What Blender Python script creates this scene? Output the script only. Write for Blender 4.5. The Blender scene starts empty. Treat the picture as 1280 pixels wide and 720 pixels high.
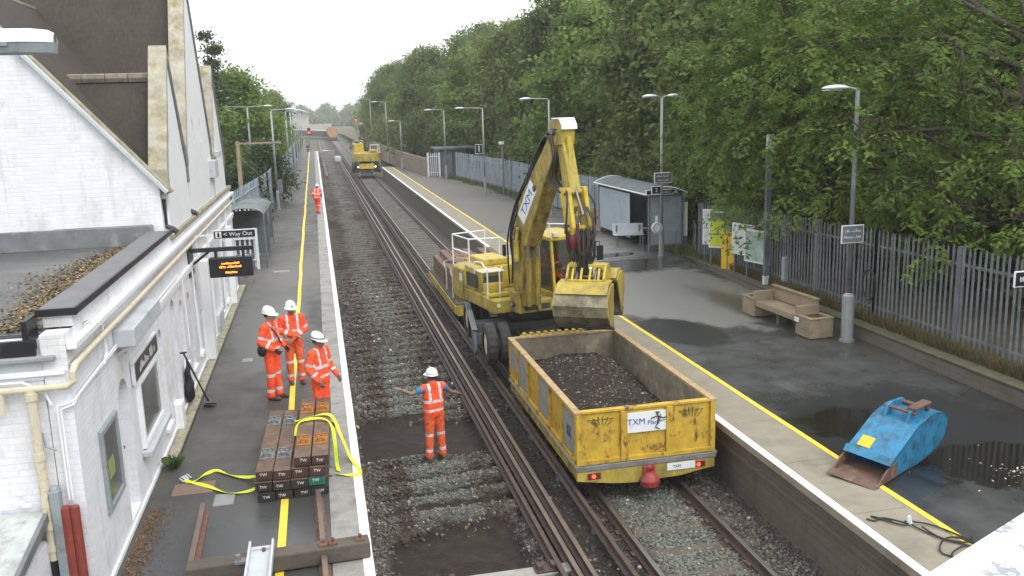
HAZE=0.0007
import bpy, math, random
import numpy as np
from mathutils import Vector, Matrix
rnd=random.Random(7); R0=np.random.default_rng(11)
sc=bpy.context.scene; COL=sc.collection; PI=math.pi; rad=math.radians
# ------------------------------------------------------------ node helpers
def newmat(name):
    m=bpy.data.materials.new(name); m.use_nodes=True; nt=m.node_tree
    b=nt.nodes['Principled BSDF']; return m,nt,b
def N(nt,t,**kw):
    n=nt.nodes.new(t)
    for k,v in kw.items():
        if k in n.inputs: n.inputs[k].default_value=v
        else: setattr(n,k,v)
    return n
def ramp(nt,fac,stops):
    r=nt.nodes.new('ShaderNodeValToRGB'); e=r.color_ramp.elements
    while len(e)<len(stops): e.new(.5)
    for i,(p,c) in enumerate(stops):
        e[i].position=p; e[i].color=(c,c,c,1) if isinstance(c,(int,float)) else (*c,1)
    nt.links.new(fac,r.inputs[0]); return r.outputs[0]
def mixc(nt,f,a,b):
    m=nt.nodes.new('ShaderNodeMix'); m.data_type='RGBA'
    for s,v in ((m.inputs[0],f),(m.inputs[6],a),(m.inputs[7],b)):
        if isinstance(v,(tuple,list)): s.default_value=(*v,1)
        elif isinstance(v,(int,float)): s.default_value=v
        else: nt.links.new(v,s)
    return m.outputs[2]
def mth(nt,op,a,b=0,c=0):
    m=nt.nodes.new('ShaderNodeMath'); m.operation=op
    for s,v in zip(m.inputs,(a,b,c)):
        if isinstance(v,(int,float)): s.default_value=v
        else: nt.links.new(v,s)
    return m.outputs[0]
def pos(nt,world=False):
    return nt.nodes.new('ShaderNodeNewGeometry').outputs['Position'] if world else nt.nodes.new('ShaderNodeTexCoord').outputs['Object']
def noise(nt,co,scale,detail=4,rough=.6,sc3=None):
    if sc3:
        mp=nt.nodes.new('ShaderNodeMapping'); mp.inputs['Scale'].default_value=sc3; nt.links.new(co,mp.inputs[0]); co=mp.outputs[0]
    n=N(nt,'ShaderNodeTexNoise',Scale=scale,Detail=detail,Roughness=rough); nt.links.new(co,n.inputs['Vector']); return n.outputs[0]
def bump(nt,b,h,strength=.3,dist=.02):
    n=N(nt,'ShaderNodeBump',Strength=strength,Distance=dist); nt.links.new(h,n.inputs['Height']); nt.links.new(n.outputs[0],b.inputs['Normal']); return n
M={}
def mat(name,col,rough=.6,var=.15,vs=3.,dirt=None,dlo=.55,dhi=.7,ds=2.,metal=0,bs=.15,bsc=30.,bd=.01,stretch=None,spec=None,world=True,emit=None,es=1,alpha=None,trans=0):
    m,nt,b=newmat(name); co=pos(nt,world)
    c2=tuple(max(0,x*(1-var)) for x in col); c3=tuple(min(1,x*(1+var)) for x in col)
    n=noise(nt,co,vs,5); o=ramp(nt,n,[(.3,c2),(.7,c3)])
    if dirt:
        d=noise(nt,co,ds,6,.7,stretch); f=ramp(nt,d,[(dlo,0.),(dhi,1.)]); o=mixc(nt,f,o,dirt)
    nt.links.new(o,b.inputs['Base Color']); b.inputs['Roughness'].default_value=rough; b.inputs['Metallic'].default_value=metal
    if bs: bump(nt,b,noise(nt,co,bsc,4),bs,bd)
    if spec is not None: b.inputs['Specular IOR Level'].default_value=spec
    if emit: b.inputs['Emission Color'].default_value=(*emit,1); b.inputs['Emission Strength'].default_value=es
    if trans: b.inputs['Transmission Weight'].default_value=trans
    M[name]=m; return m
# ------------------------------------------------------------ mesh builder
class MB:
    def __init__(s): s.v=[]; s.f=[]; s.m=[]; s.mi=0
    def add(s,vs,fs):
        o=len(s.v); s.v+= [tuple(map(float,v)) for v in vs]; s.f+=[tuple(i+o for i in f) for f in fs]; s.m+=[s.mi]*len(fs); return s
    def box(s,x0,x1,y0,y1,z0,z1):
        return s.add([(x0,y0,z0),(x1,y0,z0),(x1,y1,z0),(x0,y1,z0),(x0,y0,z1),(x1,y0,z1),(x1,y1,z1),(x0,y1,z1)],
          [(0,3,2,1),(4,5,6,7),(0,1,5,4),(1,2,6,5),(2,3,7,6),(3,0,4,7)])
    def bar(s,p,q,w,h=None,up=(0,0,1)):
        h=h or w; p=Vector(p);q=Vector(q);d=(q-p).normalized();u=Vector(up)
        if abs(d.dot(u))>.98: u=Vector((0,1,0))
        r=d.cross(u).normalized(); u=r.cross(d)
        vs=[]
        for c in (p,q):
            for a,b in ((-1,-1),(1,-1),(1,1),(-1,1)): vs.append(c+r*a*w/2+u*b*h/2)
        return s.add(vs,[(0,1,2,3)[::-1],(4,5,6,7),(0,1,5,4),(1,2,6,5),(2,3,7,6),(3,0,4,7)])
    def prism(s,poly,axis,a,b):   # poly in the 2 other axes (order x,y,z minus axis)
        n=len(poly); vs=[]
        for t in (a,b):
            for (p,q) in poly: vs.append({'x':(t,p,q),'y':(p,t,q),'z':(p,q,t)}[axis])
        return s.add(vs,[tuple(range(n))[::-1],tuple(range(n,2*n))]+[(i,(i+1)%n,n+(i+1)%n,n+i) for i in range(n)])
    def tube(s,pts,r,n=8,r1=None,caps=True):
        pts=[Vector(p) for p in pts]; k=len(pts); vs=[]; prev=None
        for i,p in enumerate(pts):
            d=(pts[min(i+1,k-1)]-pts[max(i-1,0)])
            d=d.normalized() if d.length>1e-9 else Vector((0,0,1))
            if prev is None:
                u=Vector((0,0,1)) if abs(d.z)<.9 else Vector((1,0,0)); a=d.cross(u).normalized()
            else: a=(prev-d*prev.dot(d)).normalized()
            prev=a; b=d.cross(a); rr=(r[i] if isinstance(r,(list,tuple)) else (r if r1 is None else r+(r1-r)*i/(k-1)))
            for j in range(n):
                t=2*PI*j/n; vs.append(p+(a*math.cos(t)+b*math.sin(t))*rr)
        fs=[(i*n+j,i*n+(j+1)%n,(i+1)*n+(j+1)%n,(i+1)*n+j) for i in range(k-1) for j in range(n)]
        if caps: fs+=[tuple(range(n))[::-1],tuple((k-1)*n+j for j in range(n))]
        return s.add(vs,fs)
    def cyl(s,p,q,r,r1=None,n=12): return s.tube([p,q],[r,r if r1 is None else r1],n)
    def ell(s,c,rx,ry,rz,n=10,m=6,z0=-1.,z1=1.):
        vs=[];fs=[]
        for i in range(m+1):
            zz=z0+(z1-z0)*i/m; ph=math.asin(max(-1,min(1,zz)));
            if z0<=-1 and z1>=1: ph=-PI/2+PI*i/m; zz=math.sin(ph)
            cr=max(math.cos(ph),1e-3)
            for j in range(n): t=2*PI*j/n; vs.append((c[0]+rx*cr*math.cos(t),c[1]+ry*cr*math.sin(t),c[2]+rz*zz))
        fs=[(i*n+j,i*n+(j+1)%n,(i+1)*n+(j+1)%n,(i+1)*n+j) for i in range(m) for j in range(n)]+[tuple(range(n))[::-1],tuple(m*n+j for j in range(n))]
        return s.add(vs,fs)
    def cap(s,p,q,r0,r1,n=10):    # closed tapered capsule
        p=Vector(p);q=Vector(q);d=(q-p); L=d.length; d=d.normalized() if L>1e-6 else Vector((0,0,1)); pts=[];rs=[]
        for a in (-90,-60,-30,0): pts.append(p+d*math.sin(rad(a))*r0); rs.append(max(math.cos(rad(a))*r0,1e-4))
        for a in (0,30,60,90): pts.append(q+d*math.sin(rad(a))*r1); rs.append(max(math.cos(rad(a))*r1,1e-4))
        u=Vector((0,0,1)) if abs(d.z)<.9 else Vector((1,0,0)); a=d.cross(u).normalized(); b=d.cross(a); vs=[]
        for c,rr in zip(pts,rs):
            for j in range(n): t=2*PI*j/n; vs.append(c+(a*math.cos(t)+b*math.sin(t))*rr)
        k=len(pts)
        return s.add(vs,[(i*n+j,i*n+(j+1)%n,(i+1)*n+(j+1)%n,(i+1)*n+j) for i in range(k-1) for j in range(n)]+[tuple(range(n))[::-1],tuple((k-1)*n+j for j in range(n))])
    def quad(s,a,b,c,d): return s.add([a,b,c,d],[(0,1,2,3)])
    def build(s,name,m,parent=None,w=False,bevel=0,smooth=False,loc=None,rotz=0):
        me=bpy.data.meshes.new(name); v=s.v
        if w and parent is not None:
            L=parent.location; v=[(a-L.x,b-L.y,c-L.z) for a,b,c in v]
        me.from_pydata(v,[],s.f); 
        ms=m if isinstance(m,(list,tuple)) else [m]
        for x in ms: me.materials.append(M[x] if isinstance(x,str) else x)
        if len(ms)>1: me.polygons.foreach_set('material_index',s.m)
        if smooth: me.polygons.foreach_set('use_smooth',[True]*len(me.polygons))
        me.update(); o=bpy.data.objects.new(name,me); COL.objects.link(o)
        if parent is not None: o.parent=parent
        if loc: o.location=loc
        if rotz: o.rotation_euler.z=rotz
        if bevel:
            b=o.modifiers.new('bevel','BEVEL'); b.width=bevel; b.segments=2; b.limit_method='ANGLE'; b.harden_normals=False
        return o
def tag(o,label=None,cat=None,group=None,kind=None):
    if label: o['label']=label
    if cat: o['category']=cat
    if group: o['group']=group
    if kind: o['kind']=kind
    return o
def thing(name,label,cat,loc=(0,0,0),rotz=0,group=None):
    o=bpy.data.objects.new(name,None); COL.objects.link(o); o.location=loc; o.rotation_euler.z=rotz; o.empty_display_size=.2
    return tag(o,label,cat,group)
def kids(o): return [c for c in bpy.data.objects if c.parent==o]
def dup(o,loc=None,rotz=None,label=None,parent=None,scale=None):
    c=o.copy(); COL.objects.link(c)
    if parent is not None: c.parent=parent
    if loc is not None: c.location=loc
    if rotz is not None: c.rotation_euler.z=rotz
    if label: c['label']=label
    if scale: c.scale=(scale,)*3 if isinstance(scale,(int,float)) else scale
    for k in kids(o): dup(k,parent=c)
    return c
def npmesh(name,V,F,m,parent=None,attr=None,smooth=False,mi=None):
    me=bpy.data.meshes.new(name); nv=len(V); nf=len(F); k=F.shape[1]
    me.vertices.add(nv); me.vertices.foreach_set('co',np.ascontiguousarray(V,dtype=np.float32).ravel())
    me.loops.add(nf*k); me.loops.foreach_set('vertex_index',np.ascontiguousarray(F,dtype=np.int32).ravel())
    me.polygons.add(nf); me.polygons.foreach_set('loop_start',np.arange(0,nf*k,k,dtype=np.int32))
    for x in (m if isinstance(m,(list,tuple)) else [m]): me.materials.append(M[x])
    if attr is not None:
        for an,(dom,val) in attr.items():
            a=me.attributes.new(an,'FLOAT',dom); a.data.foreach_set('value',np.ascontiguousarray(val,dtype=np.float32))
    if smooth: me.polygons.foreach_set('use_smooth',np.ones(nf,dtype=bool))
    if mi is not None: me.polygons.foreach_set('material_index',np.ascontiguousarray(mi,dtype=np.int32))
    me.update(calc_edges=True); me.validate()
    o=bpy.data.objects.new(name,me); COL.objects.link(o)
    if parent is not None: o.parent=parent
    return o
def text(s,size,m,parent,loc,rot,name='lettering',sx=1.,align='CENTER',ext=.0015,label=None):
    cu=bpy.data.curves.new('t','FONT'); cu.body=s; cu.size=size; cu.align_x=align; cu.align_y='CENTER'; cu.extrude=ext; cu.resolution_u=3
    t=bpy.data.objects.new('t',cu); COL.objects.link(t); dg=bpy.context.evaluated_depsgraph_get(); dg.update()
    me=bpy.data.meshes.new_from_object(t.evaluated_get(dg)); bpy.data.objects.remove(t); bpy.data.curves.remove(cu)
    me.materials.clear(); me.materials.append(M[m]); o=bpy.data.objects.new(name,me); COL.objects.link(o); o.parent=parent
    o.location=loc; o.rotation_euler=rot; o.scale=(sx,1,1)
    if label: o['label']=label
    return o
def glyphs(parent,loc,w,h,m,words=2,name='lettering',axis='x',ext=.002,seed=1):
    # a line of lettering too small to read in the place: word-like strokes
    r=random.Random(seed); g=MB(); x=-w/2; n=0
    while x<w/2-h*.3:
        cw=h*r.uniform(.35,.6); z1=h*r.choice((.5,.7,.5,1.)); 
        if r.random()<.16 and n>2: x+=h*.5; n=0; continue
        for (a,b,c,d) in ((0,.16,0,z1),(cw/h-.16,cw/h,0,z1*.8),(0,cw/h,r.choice((0,.4)),r.choice((.12,.5)))):
            q=(x+a*h,x+b*h,-h/2+c*(h if a==0 and b!=.16 else 1)*1.,0); 
            z0_=-h/2+(c if (a,b)!=(0,.16) else 0)*(h if b>.2 and a==0 else 0); z1_=z0_+(.14*h if (b>.2 and a==0) else d)
            if axis=='x': g.box(x+a*h,x+b*h,-ext,0,z0_,z1_)
            else: g.box(0,ext,x+a*h,x+b*h,z0_,z1_)
        x+=cw+h*.16; n+=1
    o=g.build(name,m,parent); o.location=loc; return o
def vnoise(x,y,seed=0):   # smooth value noise, numpy
    g=np.random.default_rng(seed).random((64,64)); xi=np.floor(x).astype(int); yi=np.floor(y).astype(int); fx=x-xi; fy=y-yi
    fx=fx*fx*(3-2*fx); fy=fy*fy*(3-2*fy); a=g[xi%64,yi%64]; b=g[(xi+1)%64,yi%64]; c=g[xi%64,(yi+1)%64]; d=g[(xi+1)%64,(yi+1)%64]
    return (a*(1-fx)+b*fx)*(1-fy)+(c*(1-fx)+d*fx)*fy
def fbm(x,y,seed=0,o=4):
    r=0;am=.5
    for i in range(o): r=r+am*vnoise(x*2**i,y*2**i,seed+i); am*=.5
    return r
# ------------------------------------------------------------ materials
mat('white_brick',(.8,.81,.83),.65,.04,1.5,dirt=(.58,.57,.52),dlo=.6,dhi=.85,ds=1.2,bs=0)
mat('lean_roof',(.5,.53,.52),.7,.15,3,dirt=(.33,.35,.34),dlo=.45,dhi=.65,ds=4,bs=.6,bsc=18,bd=.03)
mat('white_paint',(.82,.83,.85),.5,.05,2,dirt=(.45,.43,.38),dlo=.62,dhi=.8,ds=5,bs=.1)
mat('line_white',(.82,.82,.82),.55,.05,3,dirt=(.35,.34,.32),dlo=.66,dhi=.76,ds=6,bs=.1)
mat('line_yellow',(.8,.6,.06),.6,.12,3,dirt=(.3,.25,.1),dlo=.6,dhi=.75,ds=6,bs=.1)
mat('lichen_render',(.4,.37,.3),.85,.25,3,dirt=(.25,.21,.085),dlo=.48,dhi=.66,ds=2.8,bs=.4,bsc=12,bd=.03)
mat('lichen_cap',(.36,.33,.26),.9,.2,6,dirt=(.2,.19,.07),dlo=.45,dhi=.65,ds=5,bs=.5,bsc=20,bd=.03)
mat('felt_roof',(.085,.085,.085),.45,.3,.9,dirt=(.16,.16,.15),dlo=.5,dhi=.7,ds=.8,bs=.2,bsc=40)
mat('black_trim',(.015,.015,.018),.35,.2,3,dirt=(.06,.06,.06),bs=.05)
mat('lead',(.17,.18,.19),.5,.2,3,dirt=(.3,.3,.29),bs=.2,bsc=9)
mat('ridge_tile',(.2,.17,.14),.85,.3,7,bs=.4,bsc=20)
mat('grey_gutter',(.3,.31,.32),.5,.1,bs=0)
mat('grey_paint',(.28,.32,.34),.5,.12,4,dirt=(.15,.15,.15),bs=.05)
mat('pale_grey',(.5,.53,.56),.5,.1,4,dirt=(.3,.3,.3),bs=.05)
mat('cream_pipe',(.62,.56,.43),.5,.12,6,dirt=(.4,.27,.13),ds=6,bs=.05)
mat('red_pipe',(.24,.05,.035),.5,.2,8,bs=.05)
mat('glass_dark',(.03,.035,.04),.08,.1,1,bs=0)
mat('glass_board',(.1,.105,.1),.15,.3,2,bs=0)
mat('black',(.012,.012,.013),.5,.2,bs=.05)
mat('dark_cloth',(.02,.02,.028),.9,.2,bs=.1)
mat('galv',(.17,.19,.21),.55,.25,2,dirt=(.1,.09,.08),dlo=.5,dhi=.75,ds=3,metal=.2,bs=.1)
mat('galv_blue',(.33,.39,.45),.55,.2,.9,dirt=(.2,.23,.26),dlo=.5,dhi=.7,ds=.9,metal=.1,bs=.1)
mat('galv_dark',(.16,.18,.2),.55,.25,1.2,dirt=(.08,.085,.09),metal=.2,bs=.1)
mat('lamp_grey',(.3,.32,.33),.45,.1,bs=0,metal=.2)
mat('lamp_head',(.72,.76,.78),.35,.04,bs=0)
mat('timber',(.3,.235,.16),.75,.15,2,dirt=(.2,.15,.1),dlo=.5,dhi=.75,ds=3,bs=.3,bsc=25)
mat('timber_grey',(.1,.085,.068),.8,.25,4,dirt=(.045,.04,.035),bs=.4,bsc=22)
mat('sleeper_brown',(.135,.082,.055),.7,.3,7,dirt=(.25,.17,.11),dlo=.52,dhi=.75,ds=4,bs=.4,bsc=35)
mat('sleeper_end',(.06,.028,.022),.65,.3,9,bs=.2)
mat('creosote',(.028,.022,.02),.6,.3,6,bs=.3)
mat('sleeper_green',(.02,.13,.09),.6,.2,9,bs=.2)
mat('chair_orange',(.4,.17,.045),.85,.3,20,dirt=(.15,.06,.03),ds=20,bs=.3)
mat('chair_grey',(.2,.21,.22),.6,.3,20,dirt=(.12,.08,.06),ds=15,bs=.3)
mat('rust',(.17,.085,.055),.8,.35,14,dirt=(.08,.04,.03),ds=9,bs=.4)
mat('rail_rust',(.075,.05,.04),.7,.25,5,bs=.3)
mat('rail_top',(.2,.15,.12),.45,.2,3,metal=.5,bs=.05)
mat('rail_shiny',(.22,.21,.21),.35,.1,3,metal=.8,bs=0)
mat('concrete',(.34,.33,.3),.85,.15,3,dirt=(.2,.19,.17),dlo=.5,dhi=.72,ds=2.5,bs=.35,bsc=40)
mat('concrete_tan',(.27,.24,.185),.8,.12,2,dirt=(.17,.15,.12),dlo=.5,dhi=.75,ds=1.1,bs=.3,bsc=60)
mat('coping',(.3,.29,.27),.75,.15,2.5,dirt=(.15,.14,.13),dlo=.48,dhi=.7,ds=1.8,bs=.35,bsc=40)
mat('ex_yellow',(.55,.42,.055),.42,.12,4,dirt=(.2,.14,.06),dlo=.5,dhi=.72,ds=3.5,bs=.1,bsc=15)
mat('ex_yellow_dirty',(.44,.34,.06),.55,.2,5,dirt=(.15,.115,.055),dlo=.42,dhi=.72,ds=2.5,stretch=(1,1,.5),bs=.2,bsc=15)
mat('ex_cream',(.68,.64,.5),.5,.1,4,dirt=(.35,.3,.2),bs=.05)
mat('wag_yellow',(.52,.34,.04),.55,.22,4,dirt=(.13,.06,.03),dlo=.54,dhi=.66,ds=7,stretch=(1,1,.6),bs=.2,bsc=20)
mat('wag_rim',(.42,.3,.15),.75,.25,9,dirt=(.2,.12,.07),ds=8,bs=.3)
mat('wag_inner',(.2,.17,.13),.8,.25,4,dirt=(.36,.3,.2),dlo=.5,dhi=.68,ds=3,bs=.3)
mat('steel_dark',(.05,.05,.052),.55,.3,6,dirt=(.11,.09,.07),bs=.2)
mat('steel_grey',(.2,.2,.2),.5,.2,6,dirt=(.12,.1,.08),bs=.1)
mat('steel_blue',(.16,.18,.21),.45,.2,5,dirt=(.08,.08,.08),bs=.1)
mat('tyre',(.045,.045,.045),.85,.2,10,dirt=(.1,.085,.07),bs=.3)
mat('boom_yellow',(.4,.3,.055),.5,.25,5,dirt=(.09,.065,.035),dlo=.4,dhi=.64,ds=2.2,stretch=(1.5,1.5,.5),bs=.2,bsc=15)
mat('bucket_steel',(.3,.27,.17),.5,.2,5,dirt=(.1,.085,.06),dlo=.4,dhi=.62,ds=3,bs=.2)
mat('hose',(.02,.02,.02),.45,.1,bs=0)
mat('maroon',(.13,.018,.024),.45,.2,6,dirt=(.06,.03,.03),bs=.1)
mat('red_rubber',(.3,.03,.03),.5,.2,8,dirt=(.2,.1,.09),bs=.1)
mat('sign_white',(.75,.77,.8),.45,.03,dirt=(.5,.47,.42),dlo=.6,dhi=.75,ds=9,bs=0)
mat('sign_black',(.012,.012,.016),.35,.05,bs=0)
mat('sign_blue',(.05,.1,.3),.4,.05,bs=0)
mat('poster_yellow',(.55,.62,.05),.4,.08,3,bs=0)
mat('glass_reflection',(.3,.34,.12),.4,.2,9,bs=0)
mat('poster_pale',(.62,.66,.66),.3,.12,5,bs=0)
mat('poster_green',(.38,.5,.47),.3,.3,5,bs=0)
mat('bin_yellow',(.75,.47,.03),.4,.08,4,bs=0)
mat('blue_paint',(.028,.2,.37),.4,.18,4,dirt=(.03,.075,.11),dlo=.46,dhi=.66,ds=5,bs=.1)
mat('bucket_rust',(.13,.075,.055),.55,.3,7,dirt=(.24,.2,.16),dlo=.55,dhi=.75,ds=5,bs=.3)
mat('hivis',(.95,.1,.028),.75,.08,8,dirt=(.75,.1,.03),dlo=.5,dhi=.8,ds=12,bs=.35,bsc=14,bd=.02,world=False)
mat('hivis_dirty',(.78,.13,.035),.8,.15,8,dirt=(.28,.11,.06),dlo=.52,dhi=.72,ds=9,bs=.35,bsc=14,bd=.02,world=False)
mat('tape',(.62,.6,.62),.4,.1,20,bs=.1,world=False)
mat('skin',(.42,.25,.19),.6,.1,9,bs=0,world=False)
mat('skin_tan',(.25,.15,.11),.6,.1,9,bs=0,world=False)
mat('hair',(.03,.022,.018),.8,.2,20,bs=.2,world=False)
mat('helmet',(.82,.83,.84),.25,.02,bs=0,world=False)
mat('boot',(.09,.05,.035),.7,.3,20,bs=.2,world=False)
mat('boot_red',(.33,.13,.1),.8,.3,20,bs=.2,world=False)
mat('tshirt_blue',(.04,.2,.4),.8,.1,8,bs=.2,world=False)
mat('driver_red',(.65,.05,.04),.8,.1,8,dirt=(.4,.03,.03),bs=.2,world=False)
mat('glove',(.03,.03,.03),.8,.1,8,bs=.1,world=False)
mat('strap',(.72,.85,.03),.6,.1,15,bs=.1)
mat('brick_brown',(.16,.1,.075),.85,.3,5,bs=.4)
mat('brick_wall',(.2,.15,.12),.85,.25,1.5,bs=.3)
mat('tarmac_patch',(.035,.036,.038),.32,.3,3,bs=.3,bsc=80)
mat('drain_red',(.2,.13,.1),.6,.15,5,bs=.2)
mat('cover_grey',(.26,.27,.27),.6,.15,5,bs=.2)
mat('roof_shed',(.045,.045,.045),.7,.2,2,bs=.2)
mat('cabin',(.1,.11,.12),.8,.2,1,bs=.1)
mat('beige',(.4,.36,.3),.8,.1,.2,bs=0)
mat('train_orange',(.4,.2,.1),.6,.2,.6,bs=0)
mat('train_dark',(.07,.05,.045),.7,.2,.6,bs=0)
mat('train_top',(.42,.38,.35),.6,.15,.4,bs=0)
mat('bark',(.07,.055,.04),.9,.3,3,dirt=(.06,.08,.03),bs=.6,bsc=14,bd=.05,world=False)
mat('bag_white',(.62,.64,.68),.4,.1,9,bs=.4,bsc=15,bd=.05)
mat('orange_led',(1,.35,.05),.5,.0,bs=0,emit=(1,.33,.04),es=2.2)
mat('lamp_red',(.7,.02,.02),.3,.0,bs=0,emit=(1,.04,.02),es=5)
mat('lamp_white',(.9,.9,.9),.3,.0,bs=0,emit=(1,.95,.85),es=6)
mat('polycarb',(.14,.165,.165),.7,.25,2,bs=.05,spec=.2)
def emboss_brick(name,col,mortar,bump_d=.006,dirtc=(.5,.48,.42),rough=.7,swap=False,sx=1.):
    m,nt,b=newmat(name); co=pos(nt,True); sep=nt.nodes.new('ShaderNodeSeparateXYZ'); nt.links.new(co,sep.inputs[0]); cb=nt.nodes.new('ShaderNodeCombineXYZ')
    h=mth(nt,'ADD',sep.outputs[0],sep.outputs[1]); nt.links.new(h,cb.inputs[0]); nt.links.new(sep.outputs[2],cb.inputs[1])
    br=N(nt,'ShaderNodeTexBrick',**{'Scale':1.,'Mortar Size':.006,'Brick Width':.225*sx,'Row Height':.075*sx,'Mortar Smooth':.4}); br.inputs['Color1'].default_value=(*col,1); br.inputs['Color2'].default_value=(*[c*.93 for c in col],1); br.inputs['Mortar'].default_value=(*mortar,1)
    nt.links.new(cb.outputs[0],br.inputs['Vector'])
    d=ramp(nt,noise(nt,co,1.1,6,.7),[(.52,0.),(.8,.8)]); o=mixc(nt,d,br.outputs[0],dirtc)
    d2=ramp(nt,noise(nt,co,2.,5,.7,(2.,2.,.25)),[(.52,0.),(.75,.5)]); o=mixc(nt,d2,o,tuple(x*.8 for x in dirtc))
    nt.links.new(o,b.inputs['Base Color']); b.inputs['Roughness'].default_value=rough
    hh=mth(nt,'ADD',mth(nt,'MULTIPLY',br.outputs[1],-1.),mth(nt,'MULTIPLY',noise(nt,co,25,4),.8)); bump(nt,b,hh,.7,bump_d); M[name]=m
emboss_brick('painted_brick',(.8,.805,.855),(.75,.77,.8),.004)
mat('cap_felt',(.14,.14,.145),.5,.2,2,dirt=(.09,.09,.09),bs=.2)
emboss_brick('brown_brick',(.15,.1,.08),(.2,.18,.16),dirtc=(.1,.09,.07))
emboss_brick('block_wall',(.14,.12,.1),(.09,.08,.07),dirtc=(.05,.06,.03),sx=2.)
# dark tiled roof (rows follow the slope through z)
m,nt,b=newmat('roof_tile'); co=pos(nt,True); sep=nt.nodes.new('ShaderNodeSeparateXYZ'); nt.links.new(co,sep.inputs[0])
w=mth(nt,'FRACT',mth(nt,'MULTIPLY',sep.outputs[2],8.)); 
nz=noise(nt,co,1.2,5); nz2=noise(nt,co,14,3,.6,(1,1,.3)); c=ramp(nt,nz,[(.3,(.05,.042,.036)),(.7,(.075,.063,.054))]); c=mixc(nt,ramp(nt,nz2,[(.4,0.),(.75,.5)]),c,(.1,.085,.07)); c=mixc(nt,ramp(nt,noise(nt,co,3,6,.8),[(.66,0.),(.72,.7)]),c,(.22,.2,.16))
nt.links.new(c,b.inputs['Base Color']); b.inputs['Roughness'].default_value=.85; b.inputs['Specular IOR Level'].default_value=.2; bump(nt,b,mth(nt,'ADD',w,nz2),.6,.015); M['roof_tile']=m
# platform asphalt: left and right
def asphalt(name,lo,hi,patches=(),pud=(),wet=.5,cr=True):
    m,nt,b=newmat(name); co=pos(nt,True)
    big=noise(nt,co,.35,4,.55); med=noise(nt,co,1.6,5,.6); fine=noise(nt,co,60,3,.7); streak=noise(nt,co,1.2,4,.6,(1.6,.35,1))
    c=ramp(nt,big,[(.35,lo),(.65,hi)]); c=mixc(nt,ramp(nt,streak,[(.5,0.),(.72,.55)]),c,tuple(x*1.5 for x in hi)); c=mixc(nt,ramp(nt,fine,[(.3,.35),(.6,0.)]),c,tuple(x*.5 for x in lo))
    v=N(nt,'ShaderNodeTexVoronoi',Scale=140.); nt.links.new(co,v.inputs['Vector']); c=mixc(nt,ramp(nt,v.outputs[0],[(.1,.5),(.25,0.)]),c,tuple(min(1,x*2.2) for x in hi))
    rough=ramp(nt,med,[(.35,wet),(.65,.75)])
    sep=nt.nodes.new('ShaderNodeSeparateXYZ'); nt.links.new(co,sep.inputs[0]); nn=noise(nt,co,1.3,4,.6)
    nb=noise(nt,co,.9,3,.5)
    def ellm(cx,cy,rx,ry,ang=0,amp=1.0,soft=.12):
        dx=mth(nt,'SUBTRACT',sep.outputs[0],cx); dy=mth(nt,'SUBTRACT',sep.outputs[1],cy); ca,sa=math.cos(ang),math.sin(ang)
        u=mth(nt,'ADD',mth(nt,'MULTIPLY',dx,ca/rx),mth(nt,'MULTIPLY',dy,sa/rx)); w_=mth(nt,'ADD',mth(nt,'MULTIPLY',dx,-sa/ry),mth(nt,'MULTIPLY',dy,ca/ry))
        d=mth(nt,'SQRT',mth(nt,'ADD',mth(nt,'MULTIPLY',u,u),mth(nt,'MULTIPLY',w_,w_))); d=mth(nt,'ADD',d,mth(nt,'MULTIPLY',mth(nt,'SUBTRACT',nn,.5),amp*1.6))
        return ramp(nt,mth(nt,'MULTIPLY',d,.5),[(.5-soft/2,1.),(.5+soft/2,0.)])
    for (cx,cy,rx,ry,ang,col,rg,soft) in patches:
        f=ellm(cx,cy,rx,ry,ang,.6,soft); c=mixc(nt,f,c,mixc(nt,fine,tuple(x*.8 for x in col),tuple(x*1.2 for x in col))); rough=mixc(nt,f,rough,(rg,rg,rg))
    bm=fine; pf=None
    for (cx,cy,rx,ry,ang) in pud:
        f=ellm(cx,cy,rx,ry,ang,.8,.06); c=mixc(nt,f,c,(.016,.014,.012)); rough=mixc(nt,f,rough,(.07,.07,.07)); bm=mixc(nt,f,bm,(.5,.5,.5))
    nt.links.new(c,b.inputs['Base Color']); nt.links.new(rough,b.inputs['Roughness']); bump(nt,b,bm,.35,.006); M[name]=m
asphalt('asphalt_left',(.056,.054,.05),(.092,.088,.081),patches=[(-1.6,24,1.,5,0,(.07,.066,.06),.35,.3),(-1.3,11.,1.3,1.6,.3,(.06,.06,.062),.25,.4),(-1.2,32,1.4,4,0,(.13,.12,.105),.6,.5)],pud=[])
asphalt('asphalt_right',(.042,.042,.043),(.07,.07,.07),
  patches=[(9.6,25,2.6,5.6,.1,(.2,.195,.18),.5,.08),(9.3,34,2.4,5,0,(.22,.21,.195),.55,.3),(9.,47,3,10,0,(.13,.118,.105),.6,.4),(9,70,4,14,0,(.13,.118,.105),.6,.4),(8.4,19.6,.9,1.5,.2,(.03,.031,.034),.3,.08),(9.3,12.2,2.6,2.3,.15,(.03,.03,.031),.16,.2),(11.3,20,.7,4,.1,(.07,.065,.055),.35,.3),(10.4,28.7,1.9,1.2,.2,(.05,.045,.04),.2,.2)],
  pud=[(8.5,12.9,.85,.75,.4),(9.6,10.7,1.25,.8,.1),(10.4,31.,.9,.4,.2)],wet=.2)
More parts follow.
